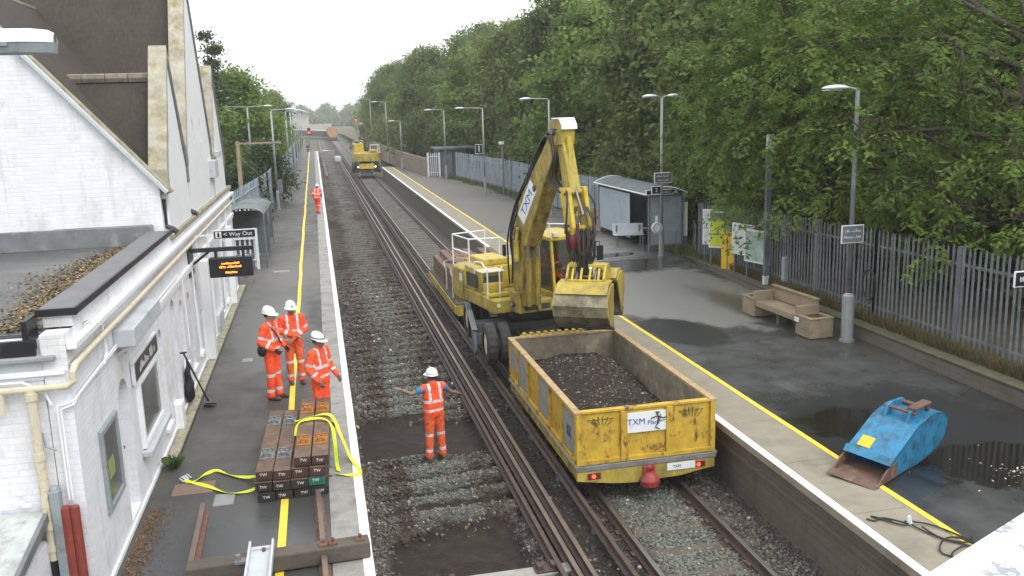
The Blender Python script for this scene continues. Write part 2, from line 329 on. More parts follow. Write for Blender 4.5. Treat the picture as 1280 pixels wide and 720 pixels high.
# ------------------------------------------------------------ camera, world, light
H=5.4
Rw=Matrix(((0.97629572,0.07106809,-0.20444069),(-0.21433263,0.1859271,-0.95890179),(-0.03013625,0.97999002,0.19675204)))
cam=bpy.data.cameras.new('camera'); co_=bpy.data.objects.new('camera',cam); COL.objects.link(co_); co_.matrix_world=Matrix.Translation((0,0,H))@Rw.to_4x4()
cam.sensor_width=36; cam.lens=36*1114/1280; cam.clip_start=.05; cam.clip_end=12000; sc.camera=co_
SE,SR=rad(52),rad(150)
wd=bpy.data.worlds.new('World'); sc.world=wd; wd.use_nodes=True; nt=wd.node_tree; bg=nt.nodes['Background']
sky=nt.nodes.new('ShaderNodeTexSky'); sky.sky_type='NISHITA'; sky.sun_disc=False; sky.sun_elevation=SE; sky.sun_rotation=SR; sky.air_density=1; sky.dust_density=4; sky.ozone_density=1
hs=N(nt,'ShaderNodeHueSaturation',Saturation=.1); nt.links.new(sky.outputs[0],hs.inputs['Color'])
# an even cloud layer covers the sky
cl=mixc(nt,.72,hs.outputs[0],(10.6,10.9,11.1)); nt.links.new(cl,bg.inputs[0]); bg.inputs[1].default_value=.14
sun=bpy.data.lights.new('sun','SUN'); sun.energy=.9; sun.angle=rad(25); sun.color=(1,.97,.92); so=bpy.data.objects.new('sun',sun); COL.objects.link(so)
sd=Vector((math.sin(SR)*math.cos(SE),math.cos(SR)*math.cos(SE),math.sin(SE))); so.rotation_euler=sd.to_track_quat('Z','Y').to_euler(); so.location=(-20,-20,40)
vs=sc.view_settings; vs.view_transform='Standard'; vs.look='None'; vs.exposure=.5; vs.gamma=1
cy=sc.cycles; cy.max_bounces=8; cy.diffuse_bounces=5; cy.glossy_bounces=3; cy.transmission_bounces=4; cy.transparent_max_bounces=8; cy.volume_bounces=1; cy.use_denoising=True; cy.caustics_reflective=False; cy.caustics_refractive=False
try: cy.denoiser='OPENIMAGEDENOISE'
except Exception: pass
# ------------------------------------------------------------ ground
m,nt,b=newmat('earth'); co=pos(nt,True); c=ramp(nt,noise(nt,co,.02,6),[(.35,(.06,.07,.03)),(.65,(.13,.12,.06))]); c=mixc(nt,ramp(nt,noise(nt,co,1.5,5),[(.4,0.),(.7,1.)]),c,(.05,.055,.022)); nt.links.new(c,b.inputs['Base Color']); b.inputs['Roughness'].default_value=.95; bump(nt,b,noise(nt,co,3,5),.6,.1); M['earth']=m
g=MB()
for i in range(12):
    for j in range(12): 
        xs=[-6000,-2000,-700,-200,-60,-30,0,30,60,200,700,2000,6000]; ys=[-600,-100,-20,0,60,130,220,400,700,1200,2000,4000,9000]
        g.quad((xs[i],ys[j],-1.5),(xs[i+1],ys[j],-1.5),(xs[i+1],ys[j+1],-1.5),(xs[i],ys[j+1],-1.5))
tag(g.build('ground','earth'),kind='structure')
# ------------------------------------------------------------ track bed heightfield
def step(a,b,x): t=np.clip((x-a)/(b-a),0,1); return t*t*(3-2*t)
def bed(x,y):
    """height, soil(0 ballast..1 earth), rust, light"""
    n=fbm(x*1.3,y*1.3,3); n2=fbm(x*6,y*6,9,3)
    z=-1.10+.05*(n-.5)+.03*(n2-.5)
    left=1-step(3.05,3.3,x+.25*(n-.5)); 
    ph=np.cos(2*PI*(y-.12*x)/.7+ .5*(n-.5)); inside=step(.45,.75,x)*(1-step(2.95,3.15,x))
    fade=.35+.65*fbm(x*.7+9,y*.25,5)
    imp=inside*left*np.clip(ph*1.6,-1,.3)*.085*fade*2
    soil=np.zeros_like(x)+.0; wet=np.zeros_like(x)
    # trench in the middle and the dug pit in front
    ed=.35*(n-.5)
    tr=step(16.1,16.5,y+ed)*(1-step(18.55,18.95,y+ed+.1*x))*step(.25,.6,x)*(1-step(2.85,3.15,x))
    pit=(1-step(12.95,13.45,y+ed*1.5-.16*(x-1)))*step(.45,1.0,x+.2*n)*(1-step(2.55,2.95,x+.3*(n-.5)))
    slot=np.exp(-((y-13.98-.06*x)/.13)**2)*step(.6,.85,x)*(1-step(2.95,3.1,x))
    heap=np.exp(-((y-13.45+ed)/.22)**2)*step(.9,1.2,x)*(1-step(2.7,3.0,x))
    z=z+imp*(1-tr)*(1-pit)-.2*tr-.27*pit-.13*slot+.09*heap
    soil=np.maximum(np.maximum(tr,pit),slot*.9)
    brown=left*(np.exp(-((x-1.02-.0)/.17)**2)+np.exp(-((x-2.5)/.19)**2))*step(.25,.5,fbm(x*2+3,y*1.2,21))
    brown=np.clip(brown*1.5*step(.3,.55,fbm(x*5,y*5,23)),0,1)*(1-pit)
    chair=left*(np.exp(-((x-1.02)/.15)**2)+np.exp(-((x-2.5)/.15)**2))*step(.1,.8,-ph)*(1-tr)*(1-pit); z=z+chair*.09*n2*1.6
    # left track farther off is earthier
    far=left*step(18.9,20.5,y)*.62*step(.38,.6,fbm(x*.9,y*.35,31)); soil=np.maximum(soil,far*(1-.5*np.exp(-((x-1.75)/.45)**2)))
    mid=np.exp(-((x-3.15)/.35)**2); soil=np.maximum(soil,mid*.75); soil=np.maximum(soil,.95*np.exp(-((x-3.75)/.42)**4)); soil=np.maximum(soil,left*.9*step(.15,.55,-ph)*inside*(y>13.9))
    light=np.clip(np.exp(-((x-1.76)/.62)**4)*left*(1-.45*step(19,24,y)) + np.exp(-((x-4.97)/.6)**4)*.9,0,1)*(1-soil)
    return z,soil,brown,light
m,nt,b=newmat('ballast'); co=pos(nt,True)
def att(n): a=nt.nodes.new('ShaderNodeAttribute'); a.attribute_name=n; return a.outputs['Fac']
v=N(nt,'ShaderNodeTexVoronoi',Scale=22.); nt.links.new(co,v.inputs['Vector']); v2=N(nt,'ShaderNodeTexVoronoi',Scale=22.,feature='DISTANCE_TO_EDGE'); nt.links.new(co,v2.inputs['Vector'])
bw=nt.nodes.new('ShaderNodeRGBToBW'); nt.links.new(v.outputs['Color'],bw.inputs[0])
st=ramp(nt,bw.outputs[0],[(.2,(.068,.055,.044)),(.5,(.125,.104,.086)),(.85,(.2,.175,.15))])
sl=ramp(nt,bw.outputs[0],[(.2,(.1,.11,.095)),(.5,(.16,.17,.15)),(.85,(.25,.25,.22))])
c=mixc(nt,att('light'),st,sl); c=mixc(nt,att('rust'),c,mixc(nt,bw.outputs[0],(.035,.022,.016),(.11,.07,.05)))
soilc=ramp(nt,noise(nt,co,5,6,.7),[(.3,(.013,.009,.006)),(.55,(.032,.022,.015)),(.8,(.075,.055,.04))])
sf=mth(nt,'ADD',att('soil'),mth(nt,'MULTIPLY',mth(nt,'SUBTRACT',noise(nt,co,4,4,.7),.5),.9)); sf=ramp(nt,sf,[(.35,0.),(.6,1.)]); c=mixc(nt,sf,c,soilc)
cr=ramp(nt,v2.outputs[0],[(.0,.75),(.12,0.)]); c=mixc(nt,mth(nt,'MULTIPLY',cr,mth(nt,'SUBTRACT',1.,sf)),c,(.02,.018,.015))
nt.links.new(c,b.inputs['Base Color']); wetm=mth(nt,'MULTIPLY',att('wet'),1.); nt.links.new(ramp(nt,wetm,[(.4,.8),(.6,.12)]),b.inputs['Roughness'])
hh=mth(nt,'ADD',mth(nt,'MULTIPLY',v2.outputs[0],mth(nt,'SUBTRACT',1.3,sf)),mth(nt,'MULTIPLY',noise(nt,co,9,7,.75),1.1)); bump(nt,b,hh,1.,.05); M['ballast']=m
def grid(xs,ys):
    X,Y=np.meshgrid(xs,ys); z,s,r,l=bed(X,Y); V=np.stack([X,Y,z],-1).reshape(-1,3); nx=len(xs);ny=len(ys)
    i=np.arange((nx-1)*(ny-1)); a=(i//(nx-1))*nx+i%(nx-1); F=np.stack([a,a+1,a+nx+1,a+nx],1)
    wet=np.exp(-(((X-1.9)/.75)**2+((Y-11.9)/.85)**2)**2)*(.35+.5*fbm(X*2,Y*2,55)*1.6)
    return V,F,dict(soil=('POINT',s.ravel()),rust=('POINT',r.ravel()),light=('POINT',l.ravel()),wet=('POINT',wet.ravel()))
V,F,A=grid(np.linspace(.2,6.62,210),np.concatenate([np.arange(5,26,.04),np.arange(26,60,.09),np.arange(60,330,1.)]))
tag(npmesh('track_bed',V,F,'ballast',attr=A,smooth=True),kind='structure')
g=MB(); g.box(6.6,7.6,95,330,-1.3,-1.16); g.box(-3,.25,142,330,-1.3,-1.14); tag(g.build('track_verge','earth'),kind='structure')
# loose ballast stones
def rocks(name,P,S,mats,mi,kind='stuff'):
    t=(1+5**.5)/2; b0=np.array([(-1,t,0),(1,t,0),(-1,-t,0),(1,-t,0),(0,-1,t),(0,1,t),(0,-1,-t),(0,1,-t),(t,0,-1),(t,0,1),(-t,0,-1),(-t,0,1)],float); b0/=np.linalg.norm(b0[0])
    f0=np.array([(0,11,5),(0,5,1),(0,1,7),(0,7,10),(0,10,11),(1,5,9),(5,11,4),(11,10,2),(10,7,6),(7,1,8),(3,9,4),(3,4,2),(3,2,6),(3,6,8),(3,8,9),(4,9,5),(2,4,11),(6,2,10),(8,6,7),(9,8,1)])
    n=len(P); g=np.random.default_rng(5)
    V=b0[None]*(1+.5*(g.random((n,12,1))-.5)); sc_=.6+.8*g.random((n,1,3)); V=V*sc_
    th=g.random(n)*2*PI; ph=g.random(n)*2*PI; ct,st_=np.cos(th),np.sin(th); x=V[:,:,0]*ct[:,None]-V[:,:,1]*st_[:,None]; y=V[:,:,0]*st_[:,None]+V[:,:,1]*ct[:,None]
    z=V[:,:,2]; cp,sp=np.cos(ph)[:,None],np.sin(ph)[:,None]; y,z=y*cp-z*sp,y*sp+z*cp
    V=np.stack([x,y,z],-1)*S[:,None,None]+P[:,None,:]
    F=(f0[None]+12*np.arange(n)[:,None,None]).reshape(-1,3)
    o=npmesh(name,V.reshape(-1,3),F,mats,mi=np.repeat(mi,20))
    if kind: tag(o,kind=kind)
    return o
for nm,a in (('stone_a',.085),('stone_b',.13),('stone_c',.22),('stone_d',.045),('stone_white',.5)): mat(nm,(a*1.12,a*1.0,a*.87),.75,.25,9,bs=.2)
mat('stone_green',(.15,.16,.135),.7,.25,9,bs=.2); mat('stone_rust',(.065,.042,.033),.8,.3,9,bs=.2)
n=62000; x=R0.uniform(.38,6.4,n); y=9+ (R0.random(n)**1.5)*27; z,s,r,l=bed(x,y); keep=R0.random(n)>np.where((x>3.35)&(x<4.3),s*.75,s*1.02); x,y,z,s,r,l=[q[keep] for q in (x,y,z,s,r,l)]; PH=np.cos(2*PI*(y-.12*x)/.7+.5*(fbm(x*1.3,y*1.3,3)-.5)); CH=(x<3)&(PH<.1)&((np.abs(x-1.02)<.2)|(np.abs(x-2.5)<.2)); GR=(x<3)&(x>.6)&(y>13.9)&(PH<-.35)&~CH; z=z-.02*GR; CH=CH&~((y>16.1)&(y<18.9)); K2=~(GR&(R0.random(len(x))<.8)); x,y,z,s,r,l,CH,GR=[q[K2] for q in (x,y,z,s,r,l,CH,GR)]
k=len(x); u=R0.random(k); mi=np.where(u<.35,0,np.where(u<.7,1,np.where(u<.82,2,3))); mi=np.where((l>.5)&(R0.random(k)<.7),5,mi); mi=np.where(((r>.45)&(R0.random(k)<.6))|(CH&(R0.random(k)<.85)),6,mi); mi=np.where((x>3.3)&(x<4.25)&(R0.random(k)<.85),3,mi); mi=np.where(GR,np.where(R0.random(k)<.5,3,6),mi); mi=np.where(R0.random(k)<.006,4,mi)
S=R0.uniform(.014,.033,k)*(1+.3*(y>18))*np.where(CH,1.35,1)*np.where(GR,.6,1); tag(rocks('ballast_stones',np.stack([x,y,z+.004],-1),S,['stone_a','stone_b','stone_c','stone_d','stone_white','stone_green','stone_rust'],mi),'loose grey and rusty ballast stones spread over the track bed','ballast')
# ------------------------------------------------------------ platforms
def wavy(x0,w,y0,y1,z,m,name,step_=1.2,amp=.02,seed=0,x1=None):
    g=MB(); r=random.Random(seed); ys=[y0+(y1-y0)*i/int((y1-y0)/step_) for i in range(int((y1-y0)/step_)+1)]; xs=[(x0+((x1 or x0)-x0)*(y-y0)/(y1-y0))+r.uniform(-amp,amp) for y in ys]
    for i in range(len(ys)-1): g.quad((xs[i]-w/2,ys[i],z),(xs[i]+w/2,ys[i],z),(xs[i+1]+w/2,ys[i+1],z),(xs[i+1]-w/2,ys[i+1],z))
    return tag(g.build(name,m),kind='structure')
g=MB(); g.box(-3.6,-.16,-2,142,-1.6,0); tag(g.build('platform_left','asphalt_left'),kind='structure')
g=MB()
y=-1.
while y<142:
    L=.9; g.box(-.155,.345,y,y+L-.008,-.09+0*y,.006+rnd.uniform(-.002,.002)); y+=L
tag(g.build('platform_coping_left','coping',bevel=0),kind='structure')
g=MB(); g.box(-.15,.26,-2,142,-1.5,-.092); tag(g.build('platform_wall_left','block_wall'),kind='structure')
wavy(.275,.125,-1,140,.0125,'line_white','platform_edge_line_left',.9,.004,3)
g=MB(); g.quad((.2,140,.0125),(2.6,140.,.0125),(2.6,140.6,.0125),(.2,140.6,.0125)); g.box(.3,2.8,140,141,-1.2,.008); tag(g.build('platform_end_barrow_crossing','coping'),kind='structure')
wavy(-.79,.105,9,139,.0045,'line_yellow','yellow_line_left',2.2,.02,5,x1=-.9)
g=MB(); g.box(6.62,14.5,-2,92,-1.6,0); tag(g.build('platform_right','asphalt_right'),kind='structure')
g=MB(); y=-1.
while y<92: g.box(6.45,7.44,y,y+1.79,-.1,.004); y+=1.8
tag(g.build('platform_coping_right','concrete_tan'),kind='structure')
g=MB(); g.box(6.58,6.7,-2,92,-1.5,-.102); g.box(6.52,6.6,-2,92,-.42,-.36); tag(g.build('platform_wall_right','block_wall'),kind='structure')
wavy(6.525,.13,-1,92,.0085,'line_white','platform_edge_line_right',1.8,.004,8)
wavy(7.49,.1,2,91,.0085,'line_yellow','yellow_line_right',1.2,.006,9)
# ------------------------------------------------------------ rails
def rail_profile(h=.152,fw=.14,hw=.07): return [(-fw/2,0),(fw/2,0),(fw/2,.012),(.012,.03),(.009,h-.045),(hw/2,h-.035),(hw/2,h-.004),(hw/2-.006,h),(-hw/2+.006,h),(-hw/2,h-.004),(-hw/2,h-.035),(-.009,h-.045),(-.012,.03),(-fw/2,.012)]
def rail(x,y0,y1,z,label,top='rail_top',x1=None,grp=None,tilt=0):
    g=MB(); x1=x if x1 is None else x1; pr=rail_profile(); n=len(pr); segs=max(1,int((y1-y0)/9)); 
    vs=[];k=segs+1
    for i in range(k):
        t=i/segs; xx=x+(x1-x)*t+(rnd.uniform(-.012,.012) if tilt else 0)
        for p,q in pr: vs.append((xx+p,y0+(y1-y0)*t,z+q))
    fs=[(i*n+j,i*n+(j+1)%n,(i+1)*n+(j+1)%n,(i+1)*n+j) for i in range(segs) for j in range(n)]+[tuple(range(n))[::-1],tuple((k-1)*n+j for j in range(n))]
    g.add(vs,fs); g.m=[1 if (i<segs*n and i%n in (6,7,8)) else 0 for i in range(len(fs))]
    return tag(g.build('rail',['rail_rust',top]),label,'rail',grp)
zt=-.915-.152
rail(4.225,-1,330,zt,'running rail under the left wheels of the yellow spoil wagon','rail_shiny')
rail(5.70,-1,330,zt,'running rail under the right wheels of the yellow spoil wagon, nearest the right platform wall','rail_shiny')
rail(3.83,-1,330,zt+.09,'raised conductor rail just left of the spoil wagon','rail_rust')
rail(2.93,-1,120,zt+.03,'loose rusty rail, the one nearest the worker in the dug-out track','rail_rust',2.86,tilt=1)
rail(3.13,-1,128,zt+.04,'loose rail with worn head, middle of the three between the tracks','rail_top',3.10,tilt=1)
rail(3.32,-1,134,zt+.06,'loose rusty rail closest to the spoil wagon in the gap between the tracks','rail_top',3.34,tilt=1)
for nm,x,lab in (('rail',.92,'far rusty rail lying along the left platform beyond the dug-out section'),('rail',1.05,'far rusty rail lying beside its twin beyond the dug-out section')): rail(x,96,330,zt,lab)
# timber sleepers under the right track (shared mesh)
sl=None
for i in range(112):
    y=9.3+.7*i
    if sl is None:
        sl=MB(); sl.box(-1.13,1.13,-.125,.125,-.08,.045); sl=sl.build('sleeper','timber_grey',bevel=.01)
        o=sl; c0=[]
        for s in (-1,1):
            cm=MB(); cm.box(s*.737-.17,s*.737+.17,-.08,.08,.045,.062); cm.box(s*.737-.13,s*.737-.075,-.06,.06,.055,.11); cm.box(s*.737+.075,s*.737+.13,-.06,.06,.055,.11); c0.append(cm.build('rail_chair','rail_rust',o))
    else:
        o=sl.copy(); COL.objects.link(o)
        for cc in c0: c=cc.copy(); COL.objects.link(c); c.parent=o
    o.location=(4.96,y,-1.135); tag(o,'timber sleeper bedded in ballast across the right-hand track','sleeper','sleepers under the right-hand track')
t=thing('sleeper','grey concrete sleeper end with rusty rail chair in the muddy pit at the bottom edge','sleeper',(2.05,11.25,-1.16))
g=MB(); g.box(-1.1,1.1,-.13,.13,-.06,.16); g.build('beam','concrete',t,bevel=.015)
for s in (-.72,.72):
    g=MB(); g.box(s-.17,s+.17,-.1,.1,.16,.19); g.box(s-.14,s-.06,-.07,.07,.18,.26); g.box(s+.06,s+.14,-.07,.07,.18,.26); g.build('rail_chair','rail_rust',t,bevel=.008)
# conductor rail insulators
ins=None
for i in range(26):
    y=10.2+2.1*i
    if ins is None: g=MB(); g.cyl((0,0,-.06),(0,0,.06),.07,.05,10); ins=g.build('insulator','galv_dark'); o=ins
    else: o=ins.copy(); COL.objects.link(o)
    o.location=(3.83,y,-1.04); tag(o,'dark insulator pot carrying the conductor rail','insulator','insulators under the conductor rail')
# ------------------------------------------------------------ station building
X=-2.75
B=thing('station_building','long white painted brick station building with steep slate gables and arched openings','building',(-6,20,0))
def P(g,name,m,**k): return g.build(name,m,B,w=True,**k)
# facade wall with real openings (y,z) cut: built of panels around openings
ops=[(10.83,11.68,.76,1.80,0),(12.0,12.62,.12,2.02,1),(13.12,14.75,.72,1.74,0),(15.05,15.5,.35,2.0,1),(16.55,17.05,.1,2.2,1),(17.55,17.95,.75,2.0,1),(18.6,19.0,.4,1.95,1),(19.75,20.15,.4,1.95,1),(21.2,22.1,.1,2.1,1),(24.2,24.8,.3,2.0,1),(25.9,26.5,.3,2.0,1),(27.6,28.2,.3,2.0,1)]
def wallplane(x,y0,y1,z0,z1,ops,m,name,d=.22):
    """wall in the plane x with openings; arched ones get a round head"""
    g=MB(); ys=sorted(ops); cur=y0
    def q(a,b,c,e): 
        if b>a and e>c: g.quad((x,a,c),(x,b,c),(x,b,e),(x,a,e))
    for (a,b,c,e,ar) in ys:
        q(cur,a,z0,z1); q(a,b,z0,c); cur=b
        if not ar:
            q(a,b,e,z1); out=[(a,c),(b,c),(b,e),(a,e)]
        else:
            r=(b-a)/2; zc=e-r; n=10; pts=[(a+r-r*math.cos(PI*i/n),zc+r*math.sin(PI*i/n)) for i in range(n+1)]
            for i in range(n): 
                p1,p2=pts[i],pts[i+1]; g.quad((x,p1[0],p1[1]),(x,p2[0],p2[1]),(x,p2[0],z1),(x,p1[0],z1))
            out=[(a,c)]+[(b,c)]+pts[::-1]
        for i in range(len(out)):
            p1,p2=out[i],out[(i+1)%len(out)]
            if abs(p1[0]-p2[0])+abs(p1[1]-p2[1])>1e-5: g.quad((x,p1[0],p1[1]),(x,p2[0],p2[1]),(x-d,p2[0],p2[1]),(x-d,p1[0],p1[1]))
    q(cur,y1,z0,z1); return P(g,name,m)
wallplane(X,10.02,29.6,-.02,3.2,ops,'painted_brick','facade_wall')
g=MB(); g.box(-9.5,X-.25,10.3,29.6,-.02,3.1); g.box(-9.5,X-.26,10.02,10.3,-.02,2.98); g.box(X-.25,X-.001,10.02,10.3,-.02,3.2) ; g.box(X-.25,X-.001,29.35,29.599,-.02,3.2); P(g,'core_wall','painted_brick')
# doors, windows, boards inside the openings
for i,(a,b,c,e,ar) in enumerate(ops):
    if i==0:
        g=MB(); fr=[(a,b,c,c+.07),(a,b,e-.07,e),(a,a+.07,c+.07,e-.07),(b-.07,b,c+.07,e-.07)]
        for q in fr: g.box(X-.02,X+.05,*q)
        w=P(g,'notice_board','grey_paint',bevel=.008); g=MB(); g.box(X-.02,X+.02,a+.07,b-.07,c+.07,e-.07); g.build('glazing','glass_board',w).location=Vector((0,0,0))-Vector((0,0,0)); w.children[0].data.transform(Matrix.Translation(-Vector(B.location)))
        g=MB(); g.box(X+.021,X+.026,a+.2,a+.5,c+.35,c+.58); o=g.build('poster','glass_reflection',w); o.data.transform(Matrix.Translation(-Vector(B.location)))  # no real poster: yellow-green reflection in the glazing, painted as a small panel
        w['label']='tall glazed notice board in a grey frame at the near end of the wall'
    elif i==2:
        g=MB(); fr=[(a,b,c,c+.08),(a,b,e-.08,e),(a,a+.08,c+.08,e-.08),(b-.08,b,c+.08,e-.08)]
        for q in fr: g.box(X-.02,X+.06,*q)
        w=P(g,'window','white_paint',bevel=.008); w['label']='wide window in a white frame under the dark sign'
        g=MB(); g.box(X-.02,X+.025,a+.08,b-.08,c+.08,e-.08); o=g.build('glazing','glass_board',w); o.data.transform(Matrix.Translation(-Vector(B.location)))
        g=MB(); g.box(X,X+.14,a-.08,b+.1,c-.1,c-.02); P(g,'window_sill','pale_grey',bevel=.01)
    elif c<.2:
        g=MB(); g.box(X-.2,X-.16,a+.005,b-.005,c,e-.15); w=P(g,'door','pale_grey'); 
        g=MB(); g.cyl((X-.16,b-.12,1.),(X-.1,b-.12,1.),.02); o=g.build('handle','black_trim',w); o.data.transform(Matrix.Translation(-Vector(B.location)))
    else:
        g=MB(); r=(b-a)/2; n=10; pts=[(a+.01,c+.01),(b-.01,c+.01)]+[(a+r+(r-.01)*math.cos(PI*k/n),e-r+(r-.01)*math.sin(PI*k/n)) for k in range(n+1)]
        g.prism(pts,'x',X-.2,X-.17); w=P(g,'window','pale_grey')
        g=MB(); g.box(X-.168,X-.155,a+.06,b-.06,c+.1,e-.22); o=g.build('pane','poster_pale' if i%2 else 'glass_board',w); o.data.transform(Matrix.Translation(-Vector(B.location)))
        g=MB(); g.box(X-.05,X+.06,a-.04,b+.04,c-.07,c-.01); P(g,'window_sill','white_paint')
# buttress, plinth, string courses, cornice
g=MB(); g.box(X,X+.035,10.0,29.6,-.0,.09); P(g,'plinth','white_brick',bevel=.02)
g=MB(); g.box(X+.05,X+.22,14.2,29.8,-.01,.04); P(g,'kerb','lichen_cap',bevel=.01); g=MB(); g.box(X+.22,X+.25,14.2,29.8,-.01,.006); P(g,'kerb_joint','black')
g=MB(); g.box(X+.001,X+.06,12.7,29.6,2.36,2.44); g.box(X+.001,X+.04,12.7,29.6,2.28,2.34); P(g,'string_course','white_paint',bevel=.01)
g=MB(); g.box(X+.001,X+.11,10.02,29.62,3.02,3.1); P(g,'cornice','white_paint',bevel=.012)
g=MB()
y=17.45
while y<29.5: 
    L=rnd.uniform(.9,1.4); g.box(X-.36,X+.06,y,min(29.6,y+L-.01),3.2,3.3+rnd.uniform(-.01,.015)); y+=L
P(g,'parapet_coping','lichen_cap',bevel=.015)
g=MB(); g.box(X-.3,X+.1,22.9,24.0,0,.55); P(g,'plinth_block','pale_grey',bevel=.02)
for q in ((.22,20.6,20.95,2.3),(.18,26.9,27.2,2.3),(.14,15.9,16.2,.5)): g=MB(); g.box(X,X+q[0],q[1],q[2],0,q[3]); P(g,'pilaster','white_paint',bevel=.02)
# flat roof with black edge trim
g=MB(); g.box(-9.4,X-.3,10.42,17.5,3.1,3.14); P(g,'flat_roof','felt_roof')
g=MB(); g.box(X-.36,X+.05,10.4,17.3,3.33,3.40); P(g,'parapet_cap','cap_felt',bevel=.01)
g=MB(); g.box(X+.03,X+.068,10.38,17.3,3.335,3.42); g.box(X-.36,X+.066,10.35,10.4,3.33,3.415); g.box(X-.42,X-.36,10.04,10.4,3.0,3.36); g.box(-9.5,X-.3,10.0,10.06,2.98,3.16); P(g,'edge_trim','black_trim',bevel=.008)
g=MB(); g.box(X-.3,X+.0,10.4,17.4,3.201,3.33); P(g,'parapet_wall','painted_brick')
g=MB(); g.box(-9.5,X-.1,9.93,10.0,2.93,2.99); P(g,'gutter','grey_gutter',bevel=.015)
g=MB(); g.box(-9.5,X-.25,10.0,10.02,2.72,2.95); P(g,'fascia','pale_grey')
g=MB(); g.box(-9.5,X-.03,9.985,10.018,2.76,2.82); P(g,'end_string_course','white_paint',bevel=.01)
g=MB(); g.box(-9.4,X-.28,17.36,17.49,3.14,3.5); P(g,'upstand_flashing','lead',bevel=.01)
# upper storey: end gable wall, main roof, cross gables
ex,ez,sl=-2.86,4.18,1.163; rx=-6.05; rz=ez+(ex-rx)*sl
g=MB(); g.add([(ex,17.5,3.1),(ex,17.5,ez),(rx,17.5,rz),(2*rx-ex,17.5,ez),(2*rx-ex,17.5,3.1),(ex,17.75,3.1),(ex,17.75,ez),(rx,17.75,rz),(2*rx-ex,17.75,ez),(2*rx-ex,17.75,3.1)],[(4,3,2,1,0),(5,6,7,8,9),(0,1,6,5),(1,2,7,6),(2,3,8,7),(3,4,9,8)]); P(g,'end_gable_wall','painted_brick')
g=MB(); g.bar((ex+.14,17.5,ez-.1),(rx,17.5,rz+.07),.22,.07,up=(0,0,1)); g.bar((rx,17.5,rz+.07),(2*rx-ex,17.5,ez-.05),.22,.07); P(g,'gable_verge','pale_grey',bevel=.01)
g=MB(); g.bar((ex+.2,17.62,ez-.1),(rx,17.62,rz+.14),.2,.05); P(g,'verge_capping','lichen_cap',bevel=.01)
def slab(g,a,b,c,d,t=.08):
    a,b,c,d=map(Vector,(a,b,c,d)); n=(b-a).cross(d-a).normalized()*t
    g.add([a,b,c,d,a+n,b+n,c+n,d+n],[(3,2,1,0),(4,5,6,7),(0,1,5,4),(1,2,6,5),(2,3,7,6),(3,0,4,7)])
g=MB(); slab(g,(ex-.04,17.76,ez+.04),(ex-.04,29.5,ez+.04),(rx,29.5,rz),(rx,17.76,rz)); P(g,'roof','roof_tile')
g=MB(); slab(g,(rx,17.76,rz),(rx,29.5,rz),(2*rx-ex,29.5,ez),(2*rx-ex,17.76,ez)); P(g,'rear_roof','roof_tile')
g=MB(); g.tube([(rx,17.5,rz+.05),(rx,29.5,rz+.05)],.09,8); P(g,'ridge','ridge_tile')
g=MB(); g.box(2*rx-ex,ex-.001,29.3,29.55,3.1,ez); g.box(2*rx-ex-.01,2*rx-ex+.2,17.5,29.5,3.1,ez-.1); P(g,'upper_wall','painted_brick')
